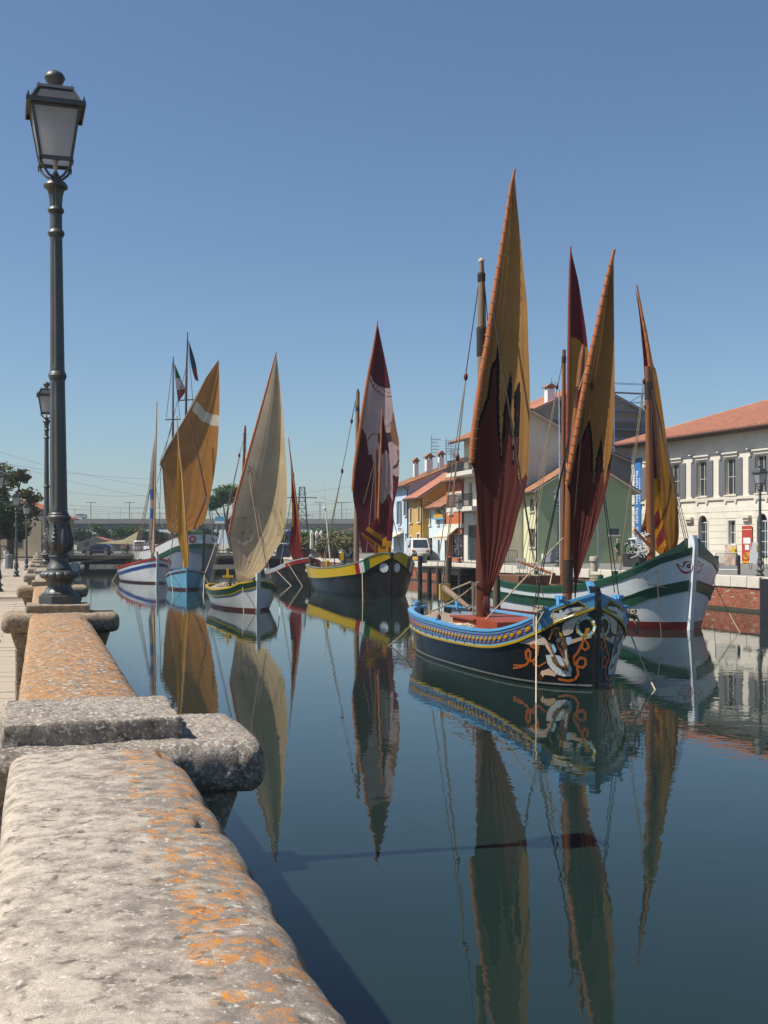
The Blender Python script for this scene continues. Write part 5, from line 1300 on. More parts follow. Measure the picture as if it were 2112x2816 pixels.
# ================================================================== the town along the right quay
def plaster(name, col, dirt=.3, dcol='#8a8378', stain=.25):
    t = NT(name); c = hx(col)
    n = t.noise(.7, 6, .65); out = t.mix(t.ramp(n, [(.3, 0), (.7, 1)]), sc3(c, .9), sc3(c, 1.07))
    st = t.noise(1.0, 6, .7, stretch=(1.6, 1.6, .22)); out = t.mix(t.ramp(st, [(.5, 0), (.78, stain)]), out, hx(dcol))
    f = t.noise(25, 4, .6); out = t.mix(t.ramp(f, [(.45, 0), (.8, dirt * .5)]), out, sc3(c, .7))
    return t.fin(out, .9, t.bump(f, .004), Specular_IOR_Level=.2)
def rooftile(name, c1, c2, c3):
    t = NT(name); vo = t.n('TexVoronoi', i_Scale=3.2); t.l(t.tc, vo.inputs['Vector']); sp = t.n('SeparateColor'); t.l(vo.outputs['Color'], sp.inputs[0])
    col = t.mix(sp.outputs[0], hx(c1), hx(c2)); col = t.mix(t.ramp(t.noise(1.4, 6, .7), [(.45, 0), (.75, .8)]), col, hx(c3))
    return t.fin(col, .85, t.bump(t.noise(20, 4), .01), Specular_IOR_Level=.2)
M['tile'] = rooftile('terracotta_tile', '#a2604a', '#b37860', '#86604e'); M['tile_old'] = rooftile('old_terracotta_tile', '#8f6148', '#a87a5c', '#6f5a48'); M['tile_new'] = rooftile('new_terracotta_tile', '#a36b54', '#b07c66', '#946a58')
M['gutter'] = mk('copper_gutter', '#4a3328', .5, .2, .15); M['pipe'] = mk('drain_pipe', '#3c2e28', .5, .1, .1); M['soffit'] = mk('eave_soffit', '#b9aa98', .8)
M['shut_grey'] = mk('grey_shutter_paint', '#6a6b6e', .6, 0, .06); M['shut_white'] = mk('white_shutter_paint', '#c9bfae', .6, 0, .06); M['shut_brown'] = mk('brown_shutter_paint', '#8a6a55', .6, 0, .08)
M['frame_w'] = mk('white_window_frame', '#c9c9c4', .5, 0, .05); GL = glass_pane('window_glass'); M['trim'] = plaster('stone_trim', '#cfc7b8', .2)
class Face:
    """vertical plane with its own horizontal axis; photo pixels turn into places on it"""
    def __init__(s, o, h): s.o = Vector(o); s.h = Vector(h).normalized(); s.n = Vector((s.h.y, -s.h.x, 0))
    def hit(s, px, py):
        dr = P(px, py, 1) - CAMP; k = (s.o - CAMP).dot(s.n) / dr.dot(s.n); p = CAMP + dr * k; return ((p - s.o).dot(s.h), p.z)
    def rect(s, x0, x1, y0, y1):
        xm = (x0 + x1) / 2; ym = (y0 + y1) / 2; a = s.hit(x0, ym)[0]; b = s.hit(x1, ym)[0]; c = s.hit(xm, y1)[1]; d = s.hit(xm, y0)[1]; return (min(a, b), max(a, b), c, d)
    def at(s, h, z, out=0): return s.o + s.h * h + s.n * out + Z * (z - s.o.z)
    def box(s, m, r, o0, o1, mi=0): m.obox(s.at(r[0], r[2], o0), s.h * (r[1] - r[0]), s.n * (o1 - o0), Z * (r[3] - r[2]), mi); return m
def wall_holes(m, f, h0, h1, z0, z1, holes, dep=.22):
    hs = sorted(set([h0, h1] + [max(h0, min(h1, v)) for r in holes for v in r[:2]])); zs = sorted(set([z0, z1] + [max(z0, min(z1, v)) for r in holes for v in r[2:4]]))
    for a, b in zip(hs, hs[1:]):
        for c, d in zip(zs, zs[1:]):
            if any(r[0] - 1e-6 <= a and b <= r[1] + 1e-6 and r[2] - 1e-6 <= c and d <= r[3] + 1e-6 for r in holes): continue
            m.add([f.at(a, c), f.at(b, c), f.at(b, d), f.at(a, d)], [(0, 1, 2, 3)])
    for r in holes:
        a, b, c, d = r[:4]; q = lambda h, z, o: f.at(h, z, o)
        for (p1, p2) in (((a, c), (a, d)), ((b, d), (b, c)), ((a, d), (b, d)), ((b, c), (a, c))):
            m.add([q(*p1, 0), q(*p2, 0), q(*p2, -dep), q(*p1, -dep)], [(0, 1, 2, 3)])
def window(parent, f, r, dep=.18, mull=1, trans=1, shut=None, sill=True, hood=False, frame=M['frame_w'], fold=.42, shut_dep=.06, surround=None, name='window'):
    a, b, c, d = r; fw = .07
    m = MB()
    f.box(m, (a, a + fw, c, d), -dep, -dep + .05); f.box(m, (b - fw, b, c, d), -dep, -dep + .05); f.box(m, (a + fw, b - fw, c, c + fw), -dep, -dep + .05); f.box(m, (a + fw, b - fw, d - fw, d), -dep, -dep + .05)
    for i in range(mull): x = lerp(a, b, (i + 1) / (mull + 1)); f.box(m, (x - .025, x + .025, c + fw, d - fw), -dep, -dep + .045)
    for i in range(trans): z = lerp(c, d, (i + 1) / (trans + 1)); f.box(m, (a + fw, b - fw, z - .02, z + .02), -dep, -dep + .04)
    w = part(name, m, frame, parent)
    for i in range(mull + 1):
        for j in range(trans + 1):
            m = MB(); f.box(m, (lerp(a + fw, b - fw, i / (mull + 1)) + .01, lerp(a + fw, b - fw, (i + 1) / (mull + 1)) - .01, lerp(c + fw, d - fw, j / (trans + 1)) + .01, lerp(c + fw, d - fw, (j + 1) / (trans + 1)) - .01), -dep + .004, -dep + .018); part('pane', m, GL, w)
    if shut:
        sw = (b - a) * fold if fold < 2 else fold
        for sd in (0, 1):
            m = MB(); x0, x1 = (a - sw - .02, a - .02) if sd == 0 else (b + .02, b + sw + .02); f.box(m, (x0, x1, c, d), .02, shut_dep)
            n = 14
            for i in range(n): z = lerp(c + .1, d - .1, (i + .5) / n); f.box(m, (x0 + .05, x1 - .05, z - .035, z + .02), shut_dep, shut_dep + .012)
            part('shutter', m, shut, w)
    if sill: m = MB(); f.box(m, (a - .12, b + .12, c - .1, c), -.02, .12); part('sill', m, M['trim'], w)
    if hood: m = MB(); f.box(m, (a - .2, b + .2, d + .12, d + .34), 0, .09); f.box(m, (a - .32, b + .32, d + .34, d + .46), 0, .2); part('hood', m, M['trim'], w)
    if surround: m = MB(); f.box(m, (a - .12, a, c, d + .12), 0, .03); f.box(m, (b, b + .12, c, d + .12), 0, .03); f.box(m, (a, b, d, d + .12), 0, .03); part('surround', m, surround, w)
    return w
def roof_slope(m, p00, p10, p01, p11, period=.24, amp=.035, course=.42):
    """corrugated tile field: p00-p10 along the eave, p01-p11 along the ridge"""
    L = (p10 - p00).length; nu = max(4, int(L / period * 4)); H = (p01 - p00).length; nv = max(2, int(H / course)); nn = (p10 - p00).cross(p01 - p00).normalized(); nn = nn if nn.z > 0 else -nn
    vs = []; fs = []
    for j in range(nv):
        for e in (0, 1):
            v = (j + (.999 if e else 0)) / nv
            for i in range(nu + 1):
                u = i / nu; p = p00.lerp(p10, u).lerp(p01.lerp(p11, u), v); vs.append(p + nn * (amp * (1 + cos(2 * pi * u * L / period)) + (.022 if e == 0 else 0) + .02))
    w = nu + 1
    for j in range(2 * nv - 1):
        for i in range(nu): fs.append((j * w + i, j * w + i + 1, (j + 1) * w + i + 1, (j + 1) * w + i))
    m.add(vs, fs)
    fs = []; vs2 = []
    for i in range(nu + 1): p = p00.lerp(p10, i / nu); vs2 += [vs[i], p - nn * .02]
    m.add(vs2, [(2 * i, 2 * i + 1, 2 * i + 3, 2 * i + 2) for i in range(nu)])
def house(name, label, near, ang, length, W, ze, rise, wall, tile, over=.45, holes=(), gholes=(), side_over=.15, base=None, fascia=None, dep=.2, cat='house'):
    """near: near front corner on the ground; facade runs away along u, the gable end faces back towards the camera along v"""
    u = Vector((-sin(ang), cos(ang), 0)); v = Vector((cos(ang), sin(ang), 0)); o = Vector((near.x, near.y, ZR)); r = thing(name, label, cat, o + u * length / 2 + v * W / 2)
    fa = Face(o, u); fa.n = -v; ga = Face(o, v); ga.n = -u
    m = MB(); wall_holes(m, fa, 0, length, ZR, ze, holes, dep); wall_holes(m, ga, 0, W, ZR, ze, gholes, dep)
    m.add([ga.at(0, ze), ga.at(W, ze), ga.at(W / 2, ze + rise)], [(0, 1, 2)])
    b0 = o + u * length; m.add([b0 + Z * 0, b0 + v * W, b0 + v * W + Z * (ze - ZR), b0 + v * W / 2 + Z * (ze + rise - ZR), b0 + Z * (ze - ZR)], [(0, 1, 2, 3, 4)])
    m.add([o + v * W, o + v * W + u * length, o + v * W + u * length + Z * (ze - ZR), o + v * W + Z * (ze - ZR)], [(0, 1, 2, 3)])
    part('wall', m, wall, r)
    sl = rise / (W / 2); rf = MB(); E = Z * (ze - ZR); so = side_over
    pe0 = o - v * over - u * so + E - Z * over * sl; pe1 = o - v * over + u * (length + so) + E - Z * over * sl; pr0 = o + v * W / 2 - u * so + E + Z * rise; pr1 = o + v * W / 2 + u * (length + so) + E + Z * rise
    qe0 = o + v * (W + over) - u * so + E - Z * over * sl; qe1 = o + v * (W + over) + u * (length + so) + E - Z * over * sl
    roof_slope(rf, pe0 + Z * .12, pe1 + Z * .12, pr0 + Z * .12, pr1 + Z * .12); roof_slope(rf, qe0 + Z * .12, qe1 + Z * .12, pr0 + Z * .12, pr1 + Z * .12)
    bd = MB(); 
    for (e0, e1, r0, r1) in ((pe0, pe1, pr0, pr1), (qe0, qe1, pr0, pr1)): bd.add([e0, e1, r1, r0, e0 + Z * .13, e1 + Z * .13, r1 + Z * .13, r0 + Z * .13], [(0, 1, 2, 3), (0, 4, 5, 1), (1, 5, 6, 2), (3, 2, 6, 7), (0, 3, 7, 4), (4, 7, 6, 5)])
    rb = part('roof', bd, fascia or M['soffit'], r); part('roof_tiles', rf, tile, rb, kind='stuff')
    m = MB(); m.tube([pr0 + Z * .16, pr1 + Z * .16], .12, 8); part('ridge_tiles', m, tile, rb, smooth=True)
    m = MB(); m.tube([pe0 + Z * .05 - v * .06, pe1 + Z * .05 - v * .06], .07, 8); part('gutter', m, M['gutter'], r, smooth=True)
    m = MB(); x = o - v * .07 + u * .15; m.tube([x - v * (over - .1) + E - Z * .15, x + E - Z * .5, x + Z * .1], .05, 7); part('drain_pipe', m, M['pipe'], r, smooth=True)
    return r, fa, ga, u, v, o
def corner(px, s): d = dS(px, s); p = P(px, HY, d); p.z = ZR; return p
def hlen(pxa, pxb, s): return (corner(pxa, s) - corner(pxb, s)).length
def chimney(parent, p, w, h, mat, cap='slab'):
    m = MB(); m.obox(p - V * w / 2 - U * w / 2, V * w, U * w, Z * h); part('chimney', m, mat, parent)
    m = MB(); m.obox(p - V * w * .75 - U * w * .75 + Z * (h + .22), V * w * 1.5, U * w * 1.5, Z * .09); m.prism([p - V * w * .7 - U * w * .7 + Z * (h + .31), p + V * w * .7 - U * w * .7 + Z * (h + .31), p + Z * (h + .62) - U * w * .7], U * w * 1.4)
    for a, b in ((-1, -1), (1, -1), (1, 1), (-1, 1)): m.obox(p + V * a * w * .35 - V * .05 + U * b * w * .35 - U * .05 + Z * h, V * .1, U * .1, Z * .23)
    part('chimney_cap', m, M['tile_old'], parent)
def antenna(parent, p, h, n=5, seed=1):
    rq = random.Random(seed); m = MB(); m.tube([p, p + Z * h], .035, 5)
    for i in range(n): z = h * (.35 + .62 * i / n); l = rq.uniform(.5, 1.0); a = rq.uniform(-.3, .3); d = (V * cos(a) + U * sin(a)); m.tube([p + Z * z - d * l * .2, p + Z * z + d * l], .022, 4); [m.tube([p + Z * (z - .12) + d * l * q, p + Z * (z + .12) + d * l * q], .015, 4) for q in (.3, .6, .9)]
    part('antenna', m, M['metal_grey'], parent)
def pxholes(f, lst): return [f.rect(*q) for q in lst]
T6 = lambda x0, x1, y0, y1: (1080 + x0 / 5.53, 1080 + x1 / 5.53, 1200 + y0 / 5.53, 1200 + y1 / 5.53)

# ---- pale blue house
s = 33.0; c0 = corner(1124, s); f = Face(c0, U); f.n = -V
WB = [T6(85, 120, 985, 1340), T6(186, 214, 975, 1205)]; DB = [T6(188, 216, 1480, 1590)]
hs = [f.rect(*q) for q in WB + DB]; r1, fa, ga, u, v, o = house('pale_blue_house', 'pale blue house with grey shutters and mauve gable, three chimneys on its roof', c0, ANG, hlen(1075, 1124, s), 14.5, 8.45, 2.85, plaster('pale_blue_plaster', '#b4c6d6', .2), M['tile_old'], holes=hs, gholes=[])
for h_ in hs[:2]: window(r1, fa, h_, shut=M['shut_grey'], fold=.5)
window(r1, fa, hs[2], mull=0, sill=False, name='door')
m = MB(); fa.box(m, fa.rect(*T6(85, 160, 1380, 1432)), 0, .08); sg = part('sign_board', m, M['white_paint'], r1); m = MB(); rq = random.Random(3); rct = fa.rect(*T6(95, 150, 1392, 1424))
for i in range(4): x = lerp(rct[0], rct[1], (i + .15) / 4); fa.box(m, (x, x + .28, rct[2], rct[3]), .082, .09) if i % 2 else (fa.box(m, (x, x + .1, rct[2], rct[3]), .082, .09), fa.box(m, (x + .12, x + .3, rct[2] + .1, rct[3] - .1), .082, .09))
part('sign_lettering', m, M['iron_dark'], sg)
m = MB(); rc = fa.rect(*T6(10, 170, 1450, 1500)); m.prism([fa.at(rc[0], rc[3], 0), fa.at(rc[0], rc[3] - .12, 0), fa.at(rc[0], rc[2] - .5, 1.5), fa.at(rc[0], rc[2] - .4, 1.5)], fa.h * (rc[1] - rc[0])); part('awning', m, mk('cream_awning', '#c7bca6', .8), r1)
m = MB(); rc = ga.rect(*T6(580, 658, 655, 705)); ga.box(m, rc, .0, .03); part('gable_vent', m, M['iron_dark'], r1)
m = MB(); m.prism([ga.at(0, 2, .03), ga.at(14.5, 2, .03), ga.at(14.5, 8.45, .03), ga.at(7.25, 11.3, .03), ga.at(0, 8.45, .03)], ga.n * -.025); part('gable_render', m, plaster('mauve_plaster', '#a3a5b8', .2), r1)
for (px, py, w, h, d) in ((1143.5, 1303, .42, .95, 107.5), (1179, 1290, .62, .9, 108), (1212.5, 1290, .48, 1.15, 108)): p = P(px, py, d); p.z -= .3; chimney(r1, p, w, h + .3, M['white_paint'])
for (px, py0, py1, d, sd) in ((1187, 1285, 1196, 109, 1), (1227, 1272, 1203, 109, 2), (1240, 1272, 1228, 109, 3)): p = P(px, py0, d); antenna(r1, p, (py0 - py1) * d / F, 6, sd)
# ---- yellow house
c0 = corner(1162, s); f = Face(c0, U); f.n = -V
WY = [T6(264, 300, 1100, 1312), T6(382, 424, 1090, 1302)]; DY = [T6(372, 412, 1485, 1600), T6(258, 290, 1525, 1600)]
hs = [f.rect(*q) for q in WY + DY]; r2, fa, ga, u, v, o = house('yellow_house', 'narrow ochre yellow house with peeling plaster and bright red tile roof', c0, ANG, hlen(1123, 1162, s) - .02, 6.6, 7.25, 2.1, plaster('ochre_plaster', '#bd9448', .35, '#b8ab94', .7), M['tile_new'], holes=hs)
for h_ in hs[:2]: window(r2, fa, h_, shut=None, surround=M['trim']); m = MB(); fa.box(m, (h_[0] + .04, h_[1] - .04, h_[2] + .04, h_[3] - .04), -.1, -.05); part('roller_blind', m, M['shut_brown'], r2)
for h_ in hs[2:]: window(r2, fa, h_, mull=0, trans=0, sill=False, surround=M['trim'], name='door')
m = MB(); m.tube([ga.at(.3, 6.9, .05), ga.at(1.2, 6.75, .05), ga.at(2.2, 7.1, .05), ga.at(3.2, 7.9, .05)], .03, 5); part('cable', m, M['white_paint'], r2)
# ---- light blue house
s2 = 33.6; c0 = corner(1228, s2); f = Face(c0, U); f.n = -V
HL = [T6(562, 586, 1130, 1350), T6(680, 712, 1270, 1345), T6(552, 602, 1545, 1790), T6(684, 716, 1550, 1790)]
hs = [f.rect(*q) for q in HL]; hs = [(a, b, max(c, ZR + .02), d) for a, b, c, d in hs]
r3, fa, ga, u, v, o = house('sky_blue_shop_house', 'low sky blue shop house with a yellow painted pediment sign', c0, ANG, hlen(1177, 1228, s2), 5.2, 6.25, 1.5, plaster('sky_blue_plaster', '#c2d0d2', .15), M['tile_old'], holes=hs)
for h_ in hs[:2]: window(r3, fa, h_, mull=0, shut=None, frame=M['shut_brown'])
for h_ in hs[2:]: window(r3, fa, h_, mull=0, trans=2, sill=False, frame=M['shut_brown'], name='door')
pts = [T6(x, x, y, y) for x, y in ((650, 1225), (670, 1190), (682, 1130), (690, 1115), (740, 1165), (800, 1200), (800, 1245), (655, 1240))]; pp = [fa.hit(q[0], q[2]) for q in pts]
m = MB(); m.prism([fa.at(h, z, .05) for h, z in pp], fa.n * .18); part('pediment_sign', m, mk('yellow_sign_paint', '#bd8a2c', .6, 0, .25, 8), r3)
m = MB(); fa.box(m, fa.rect(*T6(650, 822, 1240, 1262)), .02, .3); part('pediment_base', m, mk('blue_sign_paint', '#5f9ec2', .6), r3)
# ---- orange house
c0 = corner(1276, s); f = Face(c0, U); f.n = -V
HO = [T6(862, 916, 880, 1180), T6(962, 1038, 862, 1060), T6(880, 1060, 1480, 1850)]
hs = [f.rect(*q) for q in HO]; r4, fa, ga, u, v, o = house('terracotta_house', 'terracotta red house with white shutters and a cream shop awning', c0, ANG, hlen(1227, 1276, s), 9.0, 8.25, 1.7, plaster('terracotta_plaster', '#b5653f', .25), M['tile'], holes=hs)
for h_ in hs[:2]:
    window(r4, fa, h_, shut=None, surround=M['trim']); m = MB(); fa.box(m, (h_[0] + .02, (h_[0] + h_[1]) / 2 - .02, h_[2], h_[3]), -.06, -.01); fa.box(m, ((h_[0] + h_[1]) / 2 + .02, h_[1] - .02, h_[2], h_[3]), -.06, -.01); part('shutter', m, M['shut_white'], r4)
window(r4, fa, hs[2], mull=2, trans=1, sill=False, name='shop_window')
m = MB(); fa.box(m, (-.0, hlen(1227, 1276, s), 4.25, 4.6), 0, .1); part('string_course', m, M['trim'], r4)
rc = fa.rect(*T6(770, 1000, 1370, 1380)); m = MB(); z1 = fa.hit(1255, 1447)[1]
m.prism([fa.at(rc[0], z1, .02), fa.at(rc[0], z1 - .12, .02), fa.at(rc[0], z1 - .95, 1.0), fa.at(rc[0], z1 - .85, 1.0)], fa.h * 3.4); m.prism([fa.at(rc[0], z1 - .85, 1.0), fa.at(rc[0], z1 - 1.15, 1.0), fa.at(rc[0], z1 - 1.15, .97), fa.at(rc[0], z1 - .85, .97)], fa.h * 3.4); part('awning', m, mk('cream_awning', '#c7bca6', .8), r4)
m = MB(); ga.box(m, (1.2, 2.2, 8.2, 8.9), -2, -1); part('chimney', m, M['tile'], r4)
# ---- white house with balconies
c0 = corner(1345, s); f = Face(c0, U); f.n = -V; L5 = hlen(1276, 1345, s)
def fr(x0, x1, y0, y1): return f.rect(*T6(x0, x1, y0, y1))
HW = [fr(1150, 1205, 240, 545), fr(1150, 1205, 690, 1095), fr(1140, 1310, 1345, 1890), fr(1360, 1420, 690, 1095)]
HW = [(a, b, max(c, ZR + .02), d) for a, b, c, d in HW]
HW = [q for q in HW if q[0] > .05]
r5, fa, ga, u, v, o = house('white_balcony_house', 'tall white house with two balconies and dark iron railings beside the tallest sail', c0, ANG, L5, 6.5, 11.55, 1.6, plaster('white_plaster', '#cdc8ba', .12), M['tile_old'], over=1.0, side_over=.7, holes=HW, fascia=plaster('pale_soffit', '#c6bfae', .1))
for i, h_ in enumerate(HW): window(r5, fa, h_, mull=1 if i != 2 else 3, trans=1 if i != 2 else 0, sill=False, frame=M['frame_w'] if i != 2 else M['metal_grey'], name='balcony_door' if i != 2 else 'shop_front')
for (y0, y1) in ((560, 620), (1100, 1150)):
    z0 = fa.hit(1285, 1200 + y1 / 5.53)[1]; z1 = z0 + .33; a0, a1 = .2, L5 + .55
    m = MB(); fa.box(m, (a0, a1, z0, z1), -.02, 1.35); part('balcony_slab', m, M['trim'], r5)
    m = MB(); m.tube([fa.at(a0, z1 + 1.0, 1.28), fa.at(a1 - .08, z1 + 1.0, 1.28), fa.at(a1 - .08, z1 + 1.0, .0)], .025, 5); m.tube([fa.at(a0, z1 + .1, 1.28), fa.at(a1 - .08, z1 + .1, 1.28), fa.at(a1 - .08, z1 + .1, .0)], .02, 5)
    for i in range(64): h = lerp(a0, a1 - .08, i / 63); m.tube([fa.at(h, z1, 1.28), fa.at(h, z1 + 1.0, 1.28)], .011, 4)
    for i in range(9): m.tube([fa.at(a1 - .08, z1, 1.28 * i / 9), fa.at(a1 - .08, z1 + 1, 1.28 * i / 9)], .011, 4)
    part('balcony_railing', m, M['iron_dark'], r5)
m = MB(); fa.box(m, fr(1105, 1250, 1165, 1288), 0, .06); part('sign_board', m, mk('pale_sign', '#b9c2c6', .5), r5)
# ---- house under repair, grey house, green house
c0 = P(1459, HY, 114); c0.z = ZR; g_ = Face(c0, V); g_.n = -U
def gr(x0, x1, y0, y1): return g_.rect(x0, x1, y0, y1)
gh = [gr(1489, 1524, 1213, 1255), gr(1527 + 60, 1620, 1180, 1235)]
r6, fa, ga, u, v, o = house('scaffolded_house', 'big grey unfinished house wrapped in blue scaffolding behind the green house', c0, ANG, 12, 13.8, 16.3, 3.1, plaster('raw_grey_render', '#9a9083', .5, '#6d665c', .6), M['tile_new'], gholes=gh, side_over=.3)
for h_ in gh: window(r6, ga, h_, mull=1, trans=2, sill=False, frame=M['trim'])
p = P(1511, 1112, 116); p.z -= .5; chimney(r6, p, .8, 2.0, M['white_paint']); antenna(r6, P(1516, 1080, 116), 1.6, 2, 5)
m = MB(); ga.box(m, (.0, 13.8, 14.0, 15.6), .0, .02); part('render_band', m, plaster('dark_render', '#6f6a64', .3), r6)
def scaff(parent, face, h0, h1, z0, z1, out=.9):
    m = MB(); nh = max(2, int((h1 - h0) / 1.8) + 1)
    hh = [lerp(h0, h1, i / (nh - 1)) for i in range(nh)]; zz = []; z = z0
    while z < z1: zz.append(z); z += 1.9
    for h in hh:
        for oo in (.25, out): m.tube([face.at(h, z0 - .2, oo), face.at(h, z1, oo)], .05, 5)
    for z in zz[1:]:
        for oo in (.25, out): m.tube([face.at(h0, z, oo), face.at(h1, z, oo)], .045, 5); m.tube([face.at(h0, z + .95, oo), face.at(h1, z + .95, oo)], .03, 5)
        for h in hh: m.tube([face.at(h, z, .25), face.at(h, z, out)], .04, 5)
    for i in range(nh - 1):
        for j in range(len(zz) - 1):
            if (i + j) % 2 == 0: m.tube([face.at(hh[i], zz[j], out), face.at(hh[i + 1], zz[j + 1], out)], .03, 5)
    part('scaffold_tubes', m, mk('blue_scaffold_paint', '#6688ae', .5), parent)
    for z in zz[1:]: m = MB(); face.box(m, (h0, h1, z - .06, z), .3, out - .05); part('scaffold_boards', m, M['deck'], parent)
sc_root = thing('scaffolding', 'blue tube scaffolding with plank decks around the grey unfinished gable', 'scaffolding', ga.at(6, ZR, .6))
scaff(sc_root, ga, .2, 3.8, ZR + .0, 16.4); scaff(sc_root, ga, 9.0, 12.6, ZR, 19.2); 
c0 = P(1455, HY, 100); c0.z = ZR
r7, fa, ga, u, v, o = house('grey_gable_house', 'grey house with low tiled gable between the green house and the scaffolding', c0, ANG - .03, 5, 12, 9.6, 2.2, plaster('grey_plaster', '#8d8880', .3), M['tile'], side_over=.35)
aG = radians(8); c0 = corner(1479, 35.2); f = Face(c0, Vector((-sin(aG), cos(aG), 0))); f.n = Vector((-cos(aG), -sin(aG), 0))
HG = [(1457, 1473, 1454, 1505), (1458, 1470, 1372, 1406), (1424, 1434, 1459, 1545), (1424, 1434, 1370, 1400)]
hs = [f.rect(*q) for q in HG]; gG = Face(c0, Vector((cos(aG), sin(aG), 0))); gh = [gG.rect(1677, 1702, 1453, 1471)]
r8, fa, ga, u, v, o = house('green_house', 'olive green house with cream front, its long gable wall facing the quay square', c0, aG, 5.6, 7.25, 6.98, 2.2, plaster('olive_green_plaster', '#9aa884', .3, '#7d8a6a', .35), M['tile_old'], over=.55, side_over=.4, holes=hs, gholes=gh)
for i, h_ in enumerate(hs): window(r8, fa, h_, mull=0, shut=None, sill=i < 2 or i == 3, frame=M['shut_brown'], surround=M['trim'], name='window' if i != 2 else 'door')
window(r8, ga, gh[0], mull=1, trans=0, frame=mk('teal_frame', '#4a7c84', .6))
# cream skin of the green house front: a thin coat with the same openings
m = MB(); f2 = Face(fa.at(0, ZR, .012), fa.h); f2.n = fa.n; wall_holes(m, f2, .25, 5.6, ZR, 6.7, [h_ for h_ in hs], .05); part('cream_front', m, plaster('cream_plaster', '#cfcfa8', .2), r8)
m = MB(); ga.box(m, ga.rect(1489, 1509, 1523, 1546), .02, .45); solo('utility_cabinet', m, M['white_paint'], 'white utility cabinet standing at the foot of the green gable wall', 'cabinet')
m = MB(); ga.box(m, ga.rect(1511, 1531, 1504, 1546), .06, .5); solo('litter_bin', m, mk('grey_bin', '#6d7478', .6), 'grey recycling bin against the green wall behind the lamp post', 'bin')

# ================================================================== museum
mL = Vector((20.95, 95.0, ZR)); mH = Vector((.393, -.919, 0)).normalized(); mus = Face(mL, mH); mus.n = Vector((mH.y, -mH.x, 0))
if mus.n.x > 0: mus.n = -mus.n
LM = 26.0; WM = 15.0; EZ = 11.15
museum = thing('museum_building', 'long cream museum building with grey shutters, arched doors and red tile roof', 'building', mL + mH * LM / 2 - mus.n * WM / 2)
T7 = lambda x0, x1, y0, y1: (1680 + x0 / 3.6875, 1680 + x1 / 3.6875, 1050 + y0 / 3.6875, 1050 + y1 / 3.6875)
UP = [mus.rect(*T7(*q)) for q in ((372, 430, 860, 1190), (618, 682, 838, 1180), (880, 960, 815, 1160), (1166, 1250, 775, 1148), (1470, 1560, 740, 1130))]
zt = sum(r[3] for r in UP[2:]) / 3; zb = sum(r[2] for r in UP[2:]) / 3; dx = UP[3][0] - UP[2][0]; wd = 1.12
x2 = UP[2][0]; UPW = [(x2 + dx * i, x2 + dx * i + wd, zb, zt) for i in (-2, -1, 0, 1, 2, 3)]; UPW = [q for q in UPW if q[0] > .6 and q[1] < LM - .5]
ad = mus.rect(*T7(890, 985, 1350, 1720)); ad2 = mus.rect(*T7(1485, 1580, 1330, 1715)); aw = ad[1] - ad[0]; dz = ad[3]
GR = [(ad[0], ad[1], ZR + .1, dz - aw / 2), (ad[0] + 2 * dx, ad[1] + 2 * dx, ZR + .1, dz - aw / 2)]; sw_ = mus.rect(*T7(1190, 1262, 1405, 1650)); GR.append((sw_[0], sw_[1], sw_[2], sw_[3])); GR.append((ad[0] - 2 * dx, ad[1] - 2 * dx, ZR + .1, dz - aw / 2))
GR = [q for q in GR if q[0] > .5]
mw = plaster('museum_plaster', '#d6cfbf', .15, '#a89d8c', .2)
m = MB(); wall_holes(m, mus, 0, LM, ZR, EZ, UPW + [(q[0], q[1], q[2], q[3] + (aw / 2 if i != 2 else 0)) for i, q in enumerate(GR)], .34)
bk = -mus.n * WM; a0 = mL; b0 = mL + mH * LM
for p, q in ((a0, a0 + bk), (b0, b0 + bk), (a0 + bk, b0 + bk)): m.add([p, q, q + Z * (EZ - ZR), p + Z * (EZ - ZR)], [(0, 1, 2, 3)])
part('wall', m, mw, museum)
for i, q in enumerate(UPW): window(museum, mus, q, .26, 1, 1, M['shut_grey'], True, True, M['shut_white'], fold=.62, shut_dep=.09)
for i, q in enumerate(UPW):
    m = MB(); mus.box(m, (q[0] - .15, q[1] + .15, q[2] - .45, q[2] - .3), 0, .10); mus.box(m, (q[0] - .1, q[0] + .1, q[2] - .62, q[2] - .45), 0, .1); mus.box(m, (q[1] - .1, q[1] + .1, q[2] - .62, q[2] - .45), 0, .1); part('sill_bracket', m, M['trim'], museum)
for i, q in enumerate(GR):
    a, b, c, d = q
    if i == 2: window(museum, mus, q, .28, 1, 1, None, False, False, M['frame_w']); continue
    dr = window(museum, mus, q, .28, 1, 3, None, False, False, M['frame_w'], name='arched_door'); cx_ = (a + b) / 2; rad = (b - a) / 2
    m = MB(); n = 14                                                        # spandrels fill the square hole above the arch
    for sd in (-1, 1):
        vs = [mus.at(cx_ + sd * rad, d + rad + .001, -.01)] + [mus.at(cx_ + sd * rad * cos(k / n * pi / 2), d + rad * sin(k / n * pi / 2), -.01) for k in range(n + 1)]
        m.add(vs + [x - mus.n * .3 for x in vs], [(0, k, k + 1) for k in range(1, n + 1)] + [(k, k + 1, n + 3 + k, n + 2 + k) for k in range(1, n + 1)])
    part('arch_spandrel', m, mw, dr)
    m = MB(); m.tube([mus.at(cx_ + rad * 1.0 * cos(k / 16 * pi), d + rad * sin(k / 16 * pi), .0) for k in range(17)], .09, 6); mus.box(m, (a - .09, a + .02, c, d), -.02, .06); mus.box(m, (b - .02, b + .09, c, d), -.02, .06); part('arch_surround', m, M['trim'], dr)
    m = MB(); m.add([mus.at(cx_, d, -.27)] + [mus.at(cx_ + rad * cos(k / 16 * pi), d + rad * sin(k / 16 * pi), -.27) for k in range(17)], [(0, k, k + 1) for k in range(1, 17)]); part('fanlight', m, GL, dr)
